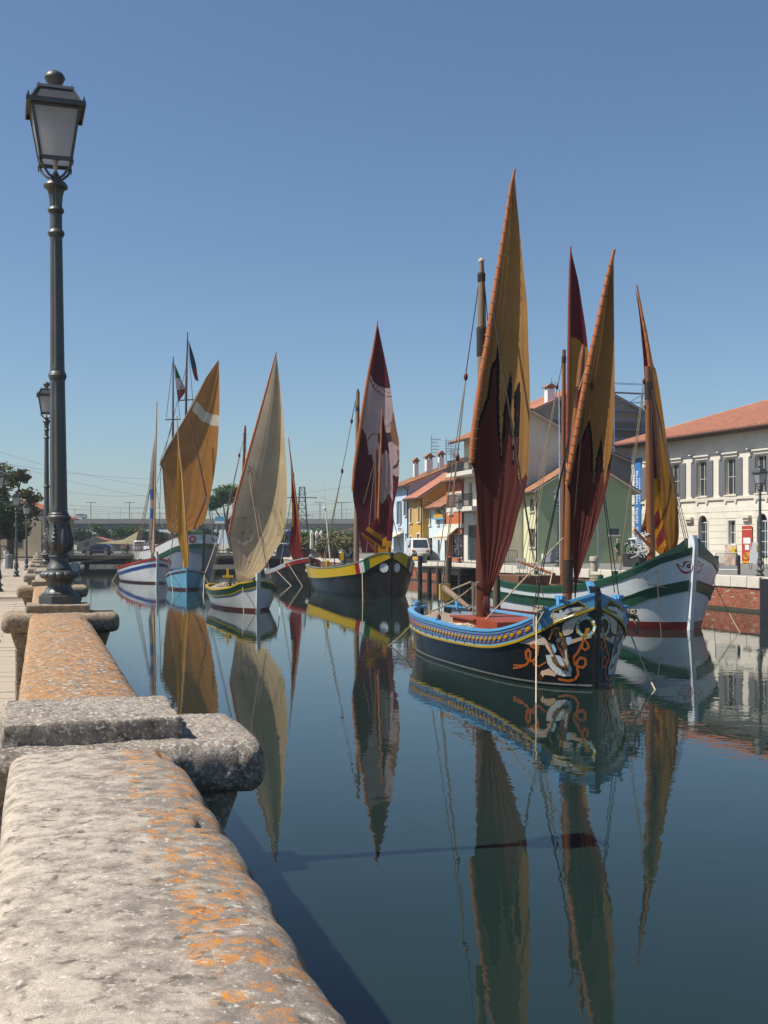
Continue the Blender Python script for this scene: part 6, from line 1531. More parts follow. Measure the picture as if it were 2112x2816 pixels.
# rusticated courses on the ground floor and corner, each a slab proud of the wall
zc = ZR + .42
def clear(h0, h1, z0, z1):
    segs = [(h0, h1)]
    for i, q in enumerate(GR):
        top = q[3] + (aw / 2 + .12 if i != 2 else .02)
        if z1 > q[2] - .02 and z0 < top:
            ns = []
            for a, b in segs:
                l, r_ = q[0] - .11, q[1] + .11
                if r_ <= a or l >= b: ns.append((a, b)); continue
                if l > a: ns.append((a, l))
                if r_ < b: ns.append((r_, b))
            segs = ns
    return [q for q in segs if q[1] - q[0] > .1]
while zc < zb - 1.1:
    for a, b in clear(.02, LM - .02, zc, zc + .46): m = MB(); mus.box(m, (a, b, zc, zc + .462), -.01, .035); part('rusticated_course', m, mw, museum)
    zc += .49
zq = zc + .6
while zq < EZ - .9: m = MB(); mus.box(m, (.02, 1.15, zq, zq + .46), -.01, .035); part('corner_stone', m, mw, museum); zq += .49
m = MB(); mus.box(m, (0, LM, ZR, ZR + .4), 0, .07); part('plinth_course', m, M['trim'], museum)
m = MB(); mus.box(m, (0, LM, zb - .34, zb - .16), 0, .11); part('string_course', m, M['trim'], museum)
for i in (0, 1, 2): m = MB(); h = x2 + dx * (i - .1) - .3; m.tube([mus.at(h, EZ - 1.35, 0), mus.at(h, EZ - 1.35, .3)], .07, 8); m.sphere(mus.at(h + .15, EZ - 1.38, .3), .16, 10, 8, sc3=(1.6, 1, .7)); part('facade_light', m, M['metal_grey'], museum, smooth=True)
for h in (ad[0] - 1.0, ad[0] + 2 * dx - 1.0): m = MB(); mus.box(m, (h - .45, h + .45, dz - .35, dz - .15), 0, .35); mus.box(m, (h - .25, h + .3, dz - .55, dz - .35), 0, .25); part('lamp_bracket', m, M['trim'], museum)
# hipped roof
ov = 1.0; rz = EZ + 3.0; bdv = -mus.n
e0, e1, e2, e3 = [p + Z * (EZ - .02 - p.z) for p in (mL - mH * ov + mus.n * ov, mL + mH * (LM + ov) + mus.n * ov, mL + mH * (LM + ov) + bdv * (WM + ov), mL - mH * ov + bdv * (WM + ov))]
rA = mL + mH * (WM / 2) + bdv * WM / 2; rA.z = rz; rB = mL + mH * (LM - WM / 2) + bdv * WM / 2; rB.z = rz
m = MB(); m.add([e0, e1, e2, e3], [(0, 1, 2, 3)]); m.add([e0, e1, e2, e3] + [q + Z * .25 for q in (e0, e1, e2, e3)], [(0, 1, 5, 4), (1, 2, 6, 5), (2, 3, 7, 6), (3, 0, 4, 7)]); rbase = part('roof', m, mk('dark_eave_wood', '#4a332c', .6), museum)
def hip_slope(mb, a, b, ra, rb, period=.3, amp=.07):
    L = (b - a).length; dirn = (b - a).normalized(); nu = int(L / period * 4); nn = (b - a).cross(ra - a).normalized(); nn = nn if nn.z > 0 else -nn
    up = ((ra + rb) / 2 - (a + b) / 2); up = up - dirn * up.dot(dirn); ha = (ra - a).dot(dirn); hb_ = (b - rb).dot(dirn); vs = []; fs = []; nv = 22
    for i in range(nu + 1):
        x = L * i / nu; mx = min(1, x / ha if ha > .01 else 1, (L - x) / hb_ if hb_ > .01 else 1)
        for j in range(nv + 1):
            v = mx * j / nv; vs.append(a + dirn * x + up * v + nn * (amp * (1 + cos(2 * pi * x / period)) * (1 if j % 2 == 0 else .75) + .02) + Z * .25)
        vs.append(a + dirn * x + Z * .14)
    w = nv + 2
    for i in range(nu):
        for j in range(nv): fs.append((i * w + j, (i + 1) * w + j, (i + 1) * w + j + 1, i * w + j + 1))
        fs.append((i * w + nv + 1, (i + 1) * w + nv + 1, (i + 1) * w, i * w))
    mb.add(vs, fs)
m = MB(); hip_slope(m, e0, e1, rA, rB); hip_slope(m, e3, e0, rA, rA); hip_slope(m, e2, e3, rB, rA); hip_slope(m, e1, e2, rB, rB); part('roof_tiles', m, M['tile_new'], rbase, kind='stuff')
m = MB(); 
for p, q in ((e0 + Z * .3, rA + Z * .3), (rA + Z * .3, rB + Z * .3), (e1 + Z * .3, rB + Z * .3)): m.tube([p.lerp(q, i / 20) for i in range(21)], .13, 8)
part('ridge_tiles', m, M['tile_new'], rbase, smooth=True)
m = MB(); m.tube([e0 + Z * .12 + mus.n * .08, e1 + Z * .12 + mus.n * .08], .1, 8); part('gutter', m, M['gutter'], museum, smooth=True)
# banner with lettering
def text_mesh(txt, size):
    cu = bpy.data.curves.new('txt', 'FONT'); cu.body = txt; cu.size = size; cu.align_x = 'LEFT'; ob = bpy.data.objects.new('txt', cu); sc.collection.objects.link(ob); dg = bpy.context.evaluated_depsgraph_get()
    me = bpy.data.meshes.new_from_object(ob.evaluated_get(dg)); bpy.data.objects.remove(ob); return me
def add_text(txt, size, o, xd, yd, mat, parent, name='lettering', sx=1.0):
    me = text_mesh(txt, size); nd = Vector(xd).cross(Vector(yd)); org = ORG[parent.name]
    for v in me.vertices: v.co = Vector(o) + Vector(xd) * v.co.x * sx + Vector(yd) * v.co.y - org
    me.materials.clear(); me.materials.append(mat); ob = _link(bpy.data.objects.new(name, me)); ob.parent = parent; ORG[ob.name] = org; ob['kind'] = 'stuff'; return ob
bn = thing('museum_banner', 'tall blue banner with white vertical lettering at the museum corner', 'banner', mus.at(1.6, 4, .1))
rc = mus.rect(1748, 1765, 1263, 1495); zbot = mus.hit(1752, 1560)[1]; rc = (rc[0], rc[1], max(ZR + .6, zbot), rc[3])
m = MB(); mus.box(m, rc, .09, .115); part('banner_cloth', m, mk('banner_blue', '#2f6fa8', .7, 0, .06), bn)
m = MB(); m.tube([mus.at(rc[0] - .1, rc[3] + .05, .12), mus.at(rc[1] + .1, rc[3] + .05, .12)], .04, 6); part('banner_rod', m, M['metal_grey'], bn)
wt_ = mk('banner_white', '#d8dcdf', .7); bw = rc[1] - rc[0]
add_text('museo della marineria', bw * .72, mus.at(rc[0] + bw * .58, rc[2] + .3, .12), Z, -mus.h, wt_, bn, sx=(rc[3] - rc[2] - .5) / (bw * .72 * 9.9)); add_text('cesenatico', bw * .42, mus.at(rc[0] + bw * .93, rc[2] + (rc[3] - rc[2]) * .55, .12), Z, -mus.h, wt_, bn, sx=1.3)
# ================================================================== things on the quays
def gpx(px, d, z=ZR): p = P(px, HY, d); p.z = z; return p
def circ(c, a, b, r, n=16): return [Vector(c) + Vector(a) * r * cos(2 * pi * i / n) + Vector(b) * r * sin(2 * pi * i / n) for i in range(n + 1)]
# ---- people: one skinned body with painted clothing, hair as a child
def person(label, loc, face, h=1.72, shirt='#3c5a44', legs='#7a7258', skin='#b98a6c', hair='#8a8a88', pose='walk', cat='person', short=True, group=None):
    if pose == 'walk': J = dict(hipL=(.02, .09, .93), kneeL=(.16, .10, .52), ankL=(.20, .10, .10), toeL=(.36, .10, .04), hipR=(0, -.09, .93), kneeR=(.02, -.10, .50), ankR=(-.22, -.10, .14), toeR=(-.10, -.10, .04), elbL=(-.10, .24, 1.12), hanL=(-.02, .24, .88), finL=(.03, .23, .78), elbR=(.06, -.24, 1.10), hanR=(.22, -.22, .92), finR=(.28, -.21, .83))
    elif pose == 'sit': J = dict(hipL=(.02, .1, .50), kneeL=(.42, .12, .50), ankL=(.44, .12, .10), toeL=(.58, .12, .05), hipR=(.02, -.1, .50), kneeR=(.42, -.12, .50), ankR=(.40, -.12, .10), toeR=(.54, -.12, .05), elbL=(.05, .24, .72), hanL=(.28, .16, .60), finL=(.36, .14, .58), elbR=(.05, -.24, .72), hanR=(.28, -.16, .60), finR=(.36, -.14, .58))
    elif pose == 'ride': J = dict(hipL=(-.1, .1, .92), kneeL=(.26, .12, .72), ankL=(.12, .12, .34), toeL=(.26, .12, .30), hipR=(-.1, -.1, .92), kneeR=(.2, -.12, .56), ankR=(.08, -.12, .16), toeR=(.22, -.12, .12), elbL=(.28, .24, 1.2), hanL=(.5, .22, 1.02), finL=(.56, .2, 1.0), elbR=(.28, -.24, 1.2), hanR=(.5, -.22, 1.02), finR=(.56, -.2, 1.0))
    else: J = dict(hipL=(0, .1, .93), kneeL=(.02, .11, .5), ankL=(0, .11, .1), toeL=(.15, .12, .04), hipR=(0, -.1, .93), kneeR=(.02, -.11, .5), ankR=(0, -.11, .1), toeR=(.15, -.12, .04), elbL=(0, .25, 1.12), hanL=(.1, .22, .9), finL=(.14, .21, .8), elbR=(0, -.25, 1.12), hanR=(.1, -.22, .9), finR=(.14, -.21, .8))
    dz = -.43 if pose == 'sit' else 0; lean = .18 if pose == 'ride' else .0; pb = -.1 if pose == 'ride' else 0
    J.update(pel=(pb, 0, .96 + dz), bel=(pb + lean * .3, 0, 1.1 + dz), che=(pb + lean * .9, 0, 1.32 + dz), nec=(pb + lean * 1.3, 0, 1.49 + dz), hea=(pb + .02 + lean * 1.4, 0, 1.58 + dz), top=(pb + .02 + lean * 1.4, 0, 1.71 + dz), shL=(pb + lean, .18, 1.40 + dz), shR=(pb + lean, -.18, 1.40 + dz))
    if pose == 'sit': pass
    ED = [('pel', 'bel'), ('bel', 'che'), ('che', 'nec'), ('nec', 'hea'), ('hea', 'top'), ('che', 'shL'), ('che', 'shR'), ('shL', 'elbL'), ('elbL', 'hanL'), ('hanL', 'finL'), ('shR', 'elbR'), ('elbR', 'hanR'), ('hanR', 'finR'), ('pel', 'hipL'), ('hipL', 'kneeL'), ('kneeL', 'ankL'), ('ankL', 'toeL'), ('pel', 'hipR'), ('hipR', 'kneeR'), ('kneeR', 'ankR'), ('ankR', 'toeR')]
    RD = dict(pel=.15, bel=.14, che=.155, nec=.06, hea=.085, top=.075, sh=.085, elb=.05, han=.035, fin=.03, hip=.11, knee=.065, ank=.042, toe=.035)
    names = list(J); me = bpy.data.meshes.new('body'); me.from_pydata([J[n] for n in names], [(names.index(a), names.index(b)) for a, b in ED], [])
    ob = _link(bpy.data.objects.new('tmp', me)); sk = ob.modifiers.new('s', 'SKIN'); sk.use_smooth_shade = True
    for i, n in enumerate(names):
        r = RD.get(n) or RD[n[:-1]]; me.skin_vertices[0].data[i].radius = (r, r * (1.25 if n in ('che', 'bel', 'pel') else 1)); me.skin_vertices[0].data[i].use_root = n == 'pel'
    ss = ob.modifiers.new('u', 'SUBSURF'); ss.levels = 2
    dg = bpy.context.evaluated_depsgraph_get(); body = bpy.data.meshes.new_from_object(ob.evaluated_get(dg)); bpy.data.objects.remove(ob)
    k = h / 1.78; R_ = Matrix.Rotation(face, 3, 'Z'); cols = []
    knee = .52 + 0 if pose != 'sit' else .3
    for p in body.polygons:
        c = p.center
        arm = abs(c.y) > .2; z = c.z - dz
        if z > 1.47 or (arm and z < 1.2 and pose != 'ride') or (arm and pose == 'ride' and c.x > .22): q = skin
        elif z > 1.0 and not (pose == 'sit' and c.x > .2): q = shirt
        elif c.z < .09: q = '#2c2620'
        elif c.z < knee and short: q = skin
        else: q = legs
        cols += (list(hx(q)) + [1.0]) * p.loop_total
    at = body.color_attributes.new('paint', 'FLOAT_COLOR', 'CORNER'); at.data.foreach_set('color', cols)
    for v in body.vertices: v.co = R_ @ (v.co * k)
    body.materials.clear(); body.materials.append(attr_paint('clothing_and_skin', .8))
    r = thing('person', label, cat, loc, group); o = _link(bpy.data.objects.new('body', body)); o.parent = r
    m = MB(); c = R_ @ (Vector(J['top']) * k) + R_ @ Vector((-.015, 0, -.01)) + Vector(loc); m.sphere(c, .098, 10, 8, sc3=(1, .92, .8)); part('hair', m, mk('hair_' + hair[1:], hair, .7), r, smooth=True)
    m = MB(); fc = R_ @ Vector((.098 + J['hea'][0] * k, 0, J['hea'][2] * k + .03)) + Vector(loc); m.sphere(fc, .016, 6, 5); part('nose', m, mk('skin_tone', skin, .6), r, smooth=True)
    return r
person('man in green shirt and shorts walking across the quay before the green wall', gpx(1698, 79), radians(-60), 1.8, '#2f5a3c', '#6d6650', '#b07a5c', '#9a948c', 'walk')
person('seated figure in white top at the foot of the first left pavement lamps', gpx(17, 84, ZL + .12), radians(-20), 1.7, '#c4bfb8', '#8a4a44', '#9a6a50', '#3a2c22', 'sit')
m = MB(); m.lathe([(.2, 0), (.2, .46), (.16, .5)], 14, gpx(17, 84, ZL)); solo('stone_stool', m, M['quay_stone'], 'low round stone seat under the seated figure on the left pavement', 'seat')
person('distant person in red standing beyond the sunlit left lamp', gpx(76, 142, ZL), 0, 1.7, '#94403a', '#3a3a44', pose='stand'); person('distant person in black standing beside the one in red', gpx(89, 140, ZL), 2, 1.75, '#22222a', '#22222a', pose='stand', short=False)
person('distant person in white shirt on the low bridge behind the cream sail boat', gpx(596, 143.5, 1.47), -1, 1.75, '#c9c6c0', '#3a4a5c', pose='walk', short=False)
person('distant person in light blue shirt between the closed parasols and the yellow boat', gpx(901, 112), -1.2, 1.75, '#7d9cc4', '#4a4a50', pose='stand', short=False)
person('person in red riding a bicycle over the low bridge', gpx(352, 147, 1.47), pi, 1.7, '#8c3c34', '#3c3c40', pose='ride', short=False)
def bicycle(loc, face, label):
    r = thing('bicycle', label, 'bicycle', loc); R_ = Matrix.Rotation(face, 3, 'Z'); q = lambda x, y, z: R_ @ Vector((x, y, z)) + Vector(loc)
    for x in (-.5, .5): m = MB(); m.tube([q(x + .33 * cos(a / 16 * 2 * pi), 0, .33 + .33 * sin(a / 16 * 2 * pi)) for a in range(17)], .022, 6, cap=False); part('wheel', m, M['iron_dark'], r, smooth=True)
    m = MB(); [m.tube([q(*a), q(*b)], .02, 6) for a, b in (((-.5, 0, .33), (-.12, 0, .78)), ((-.5, 0, .33), (0, 0, .3)), ((0, 0, .3), (-.14, 0, .85)), ((0, 0, .3), (.38, 0, .8)), ((-.12, 0, .78), (.38, 0, .82)), ((.5, 0, .33), (.36, 0, .95)))]; part('frame', m, mk('bicycle_red', '#7c2f2c', .4), r)
    m = MB(); m.tube([q(.4, -.25, 1.0), q(.36, 0, .98), q(.4, .25, 1.0)], .015, 6); part('handlebar', m, M['metal_grey'], r); m = MB(); m.sphere(q(-.15, 0, .88), .1, 8, 6, sc3=(1.2, .8, .4)); part('saddle', m, M['iron_dark'], r)
bicycle(gpx(352, 147, 1.47), pi, 'bicycle ridden over the low bridge by the person in red')
# ---- vehicles
def vehicle(name, label, cat, loc, face, prof, width, col, glassf, wheels, wr=.31, glass_side=None, plate=True, group=None):
    """prof: side outline (x forward, z up); body is lofted with tumblehome and rounded edges"""
    r = thing(name, label, cat, loc, group); R_ = Matrix.Rotation(face, 3, 'Z'); lo = Vector(loc); q = lambda x, y, z: R_ @ Vector((x, y, z)) + lo
    zmax = max(z for x, z in prof); body = MB(); secs = [(-1, .93), (-.97, .985), (-.88, 1.0), (.88, 1.0), (.97, .985), (1, .93)]; n = len(prof); cx_ = sum(x for x, z in prof) / n; vs = []
    for y, k in secs:
        for x, z in prof: tw = 1 - .16 * max(0, (z - zmax * .55) / (zmax * .45)); vs.append(q(cx_ + (x - cx_) * k, y * width / 2 * tw, .5 + (z - .5) * (k if z > .5 else 1)))
    fs = [(i * n + j, i * n + (j + 1) % n, (i + 1) * n + (j + 1) % n, (i + 1) * n + j) for i in range(len(secs) - 1) for j in range(n)] + [tuple(range(n))[::-1], tuple((len(secs) - 1) * n + j for j in range(n))]
    body.add(vs, fs); part('body', body, gloss(name + '_paint_' + col[1:], col, .25, .05), r, smooth=True)
    for gp in glassf:                                  # each: four (x, y, z) corners, laid just proud of the body
        m = MB(); pts = [q(*g) for g in gp]; nn = (pts[1] - pts[0]).cross(pts[2] - pts[0]).normalized(); c = sum(pts, Vector()) / 4
        if nn.dot(c - q(cx_, 0, .8)) < 0: nn = -nn
        m.prism([p + nn * .004 for p in pts], nn * .012); part('window', m, GL, r)
    for x, y in [(x, s_) for x in wheels for s_ in (-1, 1)]:
        m = MB(); a = q(x, y * (width / 2 - .2), wr); b = q(x, y * (width / 2 + .005), wr); m.tube([a, b], wr, 20); w = part('wheel', m, M['iron_dark'], r, smooth=True); m = MB(); m.tube([b, b + (b - a).normalized() * .012], wr * .62, 16); part('hub_cap', m, M['metal_grey'], w, smooth=True)
    return r, q
def hatchback(label, loc, face, col, group=None):
    prof = [(-1.85, .28), (-1.9, .6), (-1.82, .95), (-1.55, 1.36), (-1.1, 1.46), (-.2, 1.48), (.35, 1.4), (1.0, .98), (1.65, .86), (1.88, .68), (1.9, .3)]; w = 1.66
    sy = w / 2 * .93; g = [[(-1.25, s_ * (sy + .0), .98), (-.25, s_ * (sy + .02), .98), (-.25, s_ * sy * .93, 1.36), (-1.12, s_ * sy * .93, 1.36)] for s_ in (-1, 1)] + [[(-.18, s_ * (sy + .02), .98), (.8, s_ * (sy + .01), .98), (.38, s_ * sy * .93, 1.32), (-.18, s_ * sy * .93, 1.36)] for s_ in (-1, 1)]
    g += [[(1.0, -.66, 1.0), (1.0, .66, 1.0), (.4, .6, 1.38), (.4, -.6, 1.38)], [(-1.8, -.62, 1.0), (-1.8, .62, 1.0), (-1.58, .55, 1.33), (-1.58, -.55, 1.33)]]
    r, q = vehicle('parked_car', label, 'car', loc, face, prof, w, col, g, (-1.2, 1.18), group=group)
    for s_ in (-1, 1): m = MB(); m.sphere(q(1.78, s_ * .58, .7), .13, 8, 6, sc3=(.6, 1, .7)); part('headlight', m, M['white_paint'], r, smooth=True); m = MB(); m.sphere(q(-1.84, s_ * .62, .85), .11, 8, 6, sc3=(.5, 1, 1.2)); part('tail_light', m, mk('tail_lamp_red', '#7c1a18', .3), r, smooth=True)
    return r
def van(label, loc, face, col='#d4d4d2', group=None, name='parked_van'):
    prof = [(-2.0, .35), (-2.05, .8), (-2.0, 1.8), (-1.85, 1.95), (1.2, 1.95), (1.45, 1.85), (1.95, 1.12), (2.08, .95), (2.1, .4)]; w = 1.7; sy = w / 2
    g = [[(1.98, -.68, 1.15), (1.98, .68, 1.15), (1.52, .6, 1.8), (1.52, -.6, 1.8)], [(-2.035, -.6, 1.2), (-2.035, .6, 1.2), (-2.0, .55, 1.75), (-2.0, -.55, 1.75)]] + [[(.6, s_ * sy * .955, 1.15), (1.7, s_ * sy * .955, 1.15), (1.32, s_ * sy * .875, 1.78), (.6, s_ * sy * .875, 1.78)] for s_ in (-1, 1)]
    r, q = vehicle(name, label, 'van', loc, face, prof, w, col, g, (-1.3, 1.3), group=group)
    for s_ in (-1, 1): m = MB(); m.cbox(q(2.08, s_ * .62, .82), (.1, .26, .16), (Matrix.Rotation(face, 3, 'Z') @ Vector((1, 0, 0)), Matrix.Rotation(face, 3, 'Z') @ Vector((0, 1, 0)), Z)); part('headlight', m, mk('amber_lamp', '#a8683c', .3), r); m = MB(); m.cbox(q(1.6, s_ * .98, 1.2), (.1, .16, .24)); part('wing_mirror', m, M['iron_dark'], r)
    m = MB(); m.cbox(q(2.1, 0, .45), (.12, 1.62, .22), (Matrix.Rotation(face, 3, 'Z') @ Vector((1, 0, 0)), Matrix.Rotation(face, 3, 'Z') @ Vector((0, 1, 0)), Z)); part('bumper', m, mk('grey_bumper', '#4a4a4a', .6), r)
    return r
van('white van parked nose on before the yellow house', gpx(1147, 100), radians(-83), group='white vans on the right quay'); van('white van parked behind the other, left of it beside the red sail', gpx(1092, 112), radians(-83), group='white vans on the right quay')
van('white van parked at the museum corner behind the walking man', gpx(1723, 86), radians(80), group='white vans on the right quay')
hatchback('dark blue hatchback crossing the low bridge', gpx(269, 146, 1.47), pi, '#1c2a4a', 'cars'); hatchback('silver car high on the concrete flyover', gpx(219, 303, 9.72), pi, '#8f979c', 'cars'); hatchback('white car parked behind the small red sail', gpx(789, 128), radians(120), '#c9c9c8', 'cars'); hatchback('blue car parked behind the closed parasols', gpx(850, 126), radians(170), '#2c3f5e', 'cars'); van('small white van waiting at the far end of the low bridge', gpx(385, 152, 1.47), radians(100), group='white vans on the right quay')
hatchback('white car far off under the flyover on the left', gpx(303, 260), 0, '#c9c9c8', 'cars')
r = thing('parked_scooter', 'dark blue scooter parked on the quay behind the yellow boat', 'scooter', gpx(954, 98)); lo = gpx(954, 98); sd = Vector((.9, -.4, 0)).normalized(); q = lambda x, y, z: lo + sd * x + Vector((-sd.y, sd.x, 0)) * y + Z * z
for x in (-.6, .6): m = MB(); m.tube([q(x, -.06, .24), q(x, .06, .24)], .24, 16); part('wheel', m, M['iron_dark'], r, smooth=True)
m = MB(); m.tube([q(-.85, 0, .7), q(-.5, 0, .62), q(-.1, 0, .4), (q(.25, 0, .35)), q(.5, 0, .7), q(.42, 0, 1.0)], [.1, .24, .2, .16, .18, .1], 10); part('body', m, gloss('scooter_blue', '#2c3f52', .3), r, smooth=True); m = MB(); m.tube([q(-.8, 0, .85), q(-.2, 0, .8)], [.12, .13], 8); part('seat', m, M['iron_dark'], r, smooth=True); m = MB(); m.tube([q(.42, -.3, 1.05), q(.42, .3, 1.05)], .03, 6); part('handlebar', m, M['metal_grey'], r)
# ---- quay furniture
def bollard(px, d, label, h=.78, rr_=.3):
    m = MB(); o = gpx(px, d); m.lathe([(rr_ * .8, 0), (rr_ * .78, h * .62), (rr_ * 1.02, h * .68), (rr_ * 1.05, h * .9), (rr_ * .9, h)], 20, o); solo('mooring_bollard', m, stone_b, label, 'bollard', 'stone mooring bollards on the right quay', smooth=True)
stone_b = mk('bollard_stone', '#b5a995', .85, 0, .15, 4, .006, 20, dirt=.4)
bollard(1634, 58, 'pale stone bollard on the quay edge left of the walking man', .78, .23); bollard(1163, 84.5, 'round stone bollard in front of the parked white van', .8, .4); bollard(869, 118, 'stone planter bollard under the closed parasols', .9, .5)
m = MB(); m.tube([gpx(2032, 52), gpx(2032, 52) + Z * .9], .07, 10); solo('iron_post', m, M['iron_dark'], 'dark iron post at the end of the crowd barrier', 'post')
def barrier(pa, pb, h, label, mat, nb=18, name='crowd_barrier', feet=True):
    r = thing(name, label, 'barrier', pa); d = (pb - pa); m = MB(); m.tube([pa + Z * .05, pa + Z * (h - .08), pa.lerp(pb, .03) + Z * h, pa.lerp(pb, .97) + Z * h, pb + Z * (h - .08), pb + Z * .05], .022, 6); m.tube([pa + Z * .22, pb + Z * .22], .018, 6); part('rail_frame', m, mat, r, smooth=True)
    for i in range(nb): m = MB(); p = pa.lerp(pb, (i + 1) / (nb + 1)); m.tube([p + Z * .22, p + Z * h], .009, 5); part('bar', m, mat, r)
barrier(gpx(1968, 53), gpx(2029, 52.5), 1.0, 'grey steel crowd barrier on the quay beside the green boat bow', M['metal_grey'])
barrier(gpx(1296, 84), gpx(1330, 80), 1.0, 'black iron railing in front of the white balcony house', M['iron_dark'], 5, 'quay_railing'); barrier(gpx(1388, 76), gpx(1422, 72), 1.0, 'black iron railing left of the green house front', M['iron_dark'], 5, 'quay_railing'); barrier(gpx(2100, 56), gpx(2150, 55), .8, 'low dark railing at the right edge of the picture', M['iron_dark'], 5, 'quay_railing')
# planter box with white flowers
r = thing('flower_planter', 'dark planter box with white flowers on the quay behind the amber sail', 'planter', gpx(1748, 70)); m = MB(); c = gpx(1748, 70); m.cbox(c + Z * .4, (1.7, .7, .8), (mH, mus.n, Z)); part('box', m, mk('dark_planter', '#2c2826', .6), r)
def leaves(m, c, rad, n, sz, rq, sq=(1, 1, 1), shell=.35):
    for _ in range(n):
        while True:
            d = Vector((rq.uniform(-1, 1), rq.uniform(-1, 1), rq.uniform(-1, 1)))
            if .05 < d.length < 1: break
        d.normalize(); k = rad * (1 - shell * rq.random() ** 1.6); p = Vector(c) + Vector((d.x * sq[0], d.y * sq[1], d.z * sq[2])) * k
        a = Vector((rq.gauss(0, 1), rq.gauss(0, 1), rq.gauss(0, .6))).normalized(); b = (d + Vector((rq.gauss(0, .5), rq.gauss(0, .5), rq.gauss(0, .5)))).cross(a)
        if b.length < .01: continue
        b.normalize(); s_ = sz * rq.uniform(.6, 1.3); m.add([p - a * s_, p - b * s_ * .55, p + a * s_, p + b * s_ * .55], [(0, 1, 2, 3)])
FO = {'dark': foliage('dark_foliage', '#24381c', '#3c5226'), 'mid': foliage('mid_foliage', '#33502a', '#4f6c34'), 'warm': foliage('warm_foliage', '#4a5228', '#6b6432'), 'pine': foliage('pine_foliage', '#2c4a22', '#4a6a2c'), 'ole': foliage('oleander_foliage', '#4a5a34', '#75704c'), 'flow': mk('white_petals', '#d2cfc6', .7), 'pink': mk('pink_petals', '#b07a70', .7)}
M['bark'] = mk('tree_bark', '#4a3c30', .9, 0, .3, 6, .02, 14)
rq = random.Random(21)
m = MB(); leaves(m, c + Z * 1.0, .8, 260, .10, rq, (1, .45, .5), .9); part('flower_leaves', m, FO['mid'], r, kind='stuff'); m = MB(); leaves(m, c + Z * 1.15, .85, 150, .07, rq, (1, .45, .6), .6); part('white_flowers', m, FO['flow'], r, kind='stuff')
# A-board, menu easel, red banner, flag pole
r = thing('sandwich_board', 'brown sandwich board with a picture poster before the museum', 'sign', gpx(2008, 74)); c = gpx(2008, 74); ax = Vector((.86, -.5, 0)); ay = Vector((-.5, -.86, 0))
for s_, mt in ((1, mk('poster_print', '#b99a84', .6, 0, .5, 3)), (-1, mk('board_brown', '#7c4424', .6))): m = MB(); m.prism([c + ax * -.32 + ay * s_ * .34, c + ax * .42 + ay * s_ * .34, c + ax * .42 + Z * 1.35 + ay * s_ * .04, c + ax * -.32 + Z * 1.35 + ay * s_ * .04], ay * .03); part('panel', m, mt, r)
m = MB(); m.cbox(c + ax * .25 + ay * .2 + Z * .95, (.2, .03, .5), (ax, ay, Z)); part('yellow_note', m, mk('yellow_note', '#d0b41c', .6), r)
r = thing('menu_easel', 'white menu board on wooden easel legs beside the red banner', 'sign', gpx(2076, 62)); c = gpx(2076, 62)
m = MB(); m.prism([c + Vector((-.3, 0, .35)), c + Vector((.16, 0, .35)), c + Vector((.26, .2, 1.5)), c + Vector((-.16, .2, 1.5))], (0, .03, 0)); part('board', m, M['white_paint'], r); m = MB(); m.cbox(c + Vector((.18, .1, 1.2)), (.12, .02, .35)); part('yellow_note', m, mk('yellow_note', '#d0b41c', .6), r)
m = MB(); [m.tube([c + Vector(a), c + Vector(b)], .02, 5) for a, b in (((-.32, 0, 0), (-.14, .2, 1.5)), ((.18, 0, 0), (.26, .2, 1.5)), ((0, .6, 0), (.05, .22, 1.45)))]; part('easel_leg', m, M['mast'], r)
r = thing('red_banner', 'red upright exhibition banner with white notes and yellow scroll on the museum wall', 'banner', mus.at(mus.rect(2043, 2072, 1445, 1546)[0] + .4, ZR, .1)); rc = mus.rect(2044, 2072, 1446, 1546); rc = (rc[0], rc[1], ZR + .05, rc[3])
m = MB(); mus.box(m, rc, .1, .13); part('cloth', m, mk('banner_red', '#a8382c', .7, 0, .1), r); w_ = rc[1] - rc[0]; h_ = rc[3] - rc[2]
m = MB(); mus.box(m, (rc[0] + w_ * .15, rc[0] + w_ * .85, rc[2] + h_ * .52, rc[2] + h_ * .68), .132, .14); part('note', m, M['white_paint'], r); m = MB(); mus.box(m, (rc[0] + w_ * .32, rc[0] + w_ * .72, rc[2] + h_ * .35, rc[2] + h_ * .49), .132, .14); part('note', m, M['white_paint'], r)
m = MB(); m.tube([mus.at(rc[0] + w_ * (.5 + .34 * (1 - i / 40) * cos(i * .33)), rc[2] + h_ * (.17 + .11 * (1 - i / 40) * sin(i * .33)), .135) for i in range(34)], .05, 5); mus.box(m, (rc[0], rc[1], rc[2], rc[2] + h_ * .05), .132, .14); part('scroll_motif', m, mk('banner_yellow', '#c9922a', .7), r)
m = MB(); mus.box(m, (rc[0] + .05, rc[1] - .05, rc[3] - h_ * .11, rc[3] - h_ * .09), .132, .138); part('print_line', m, mk('banner_pale', '#d8b0a4', .7), r)
p0 = gpx(1541, 62); r = thing('flag_pole', 'pale blue pole with a furled navy flag behind the nearest foremast', 'flag pole', p0); m = MB(); m.tube([p0, P(1538, 1070, 62)], [.06, .035], 8); part('pole', m, mk('pale_blue_pole', '#8fa3b8', .4), r, smooth=True)
m = MB(); m.grid(6, 24, lambda u, v: P(1541 + u * 9 * (.4 + sin(v * pi) * .8), 1100 + v * 90, 62) + Vector((0, .12 * sin(u * 9 + v * 4), 0))); part('furled_flag', m, mk('navy_flag', '#26264a', .8, 0, .3, 4), r, smooth='all')
m = MB(); m.tube([gpx(1646, 66), P(1644, 1438, 66)], .045, 8); m.cbox(P(1644, 1440, 66), (.12, .12, .1)); solo('thin_post', m, M['metal_grey'], 'thin grey post left of the walking man on the quay', 'post')
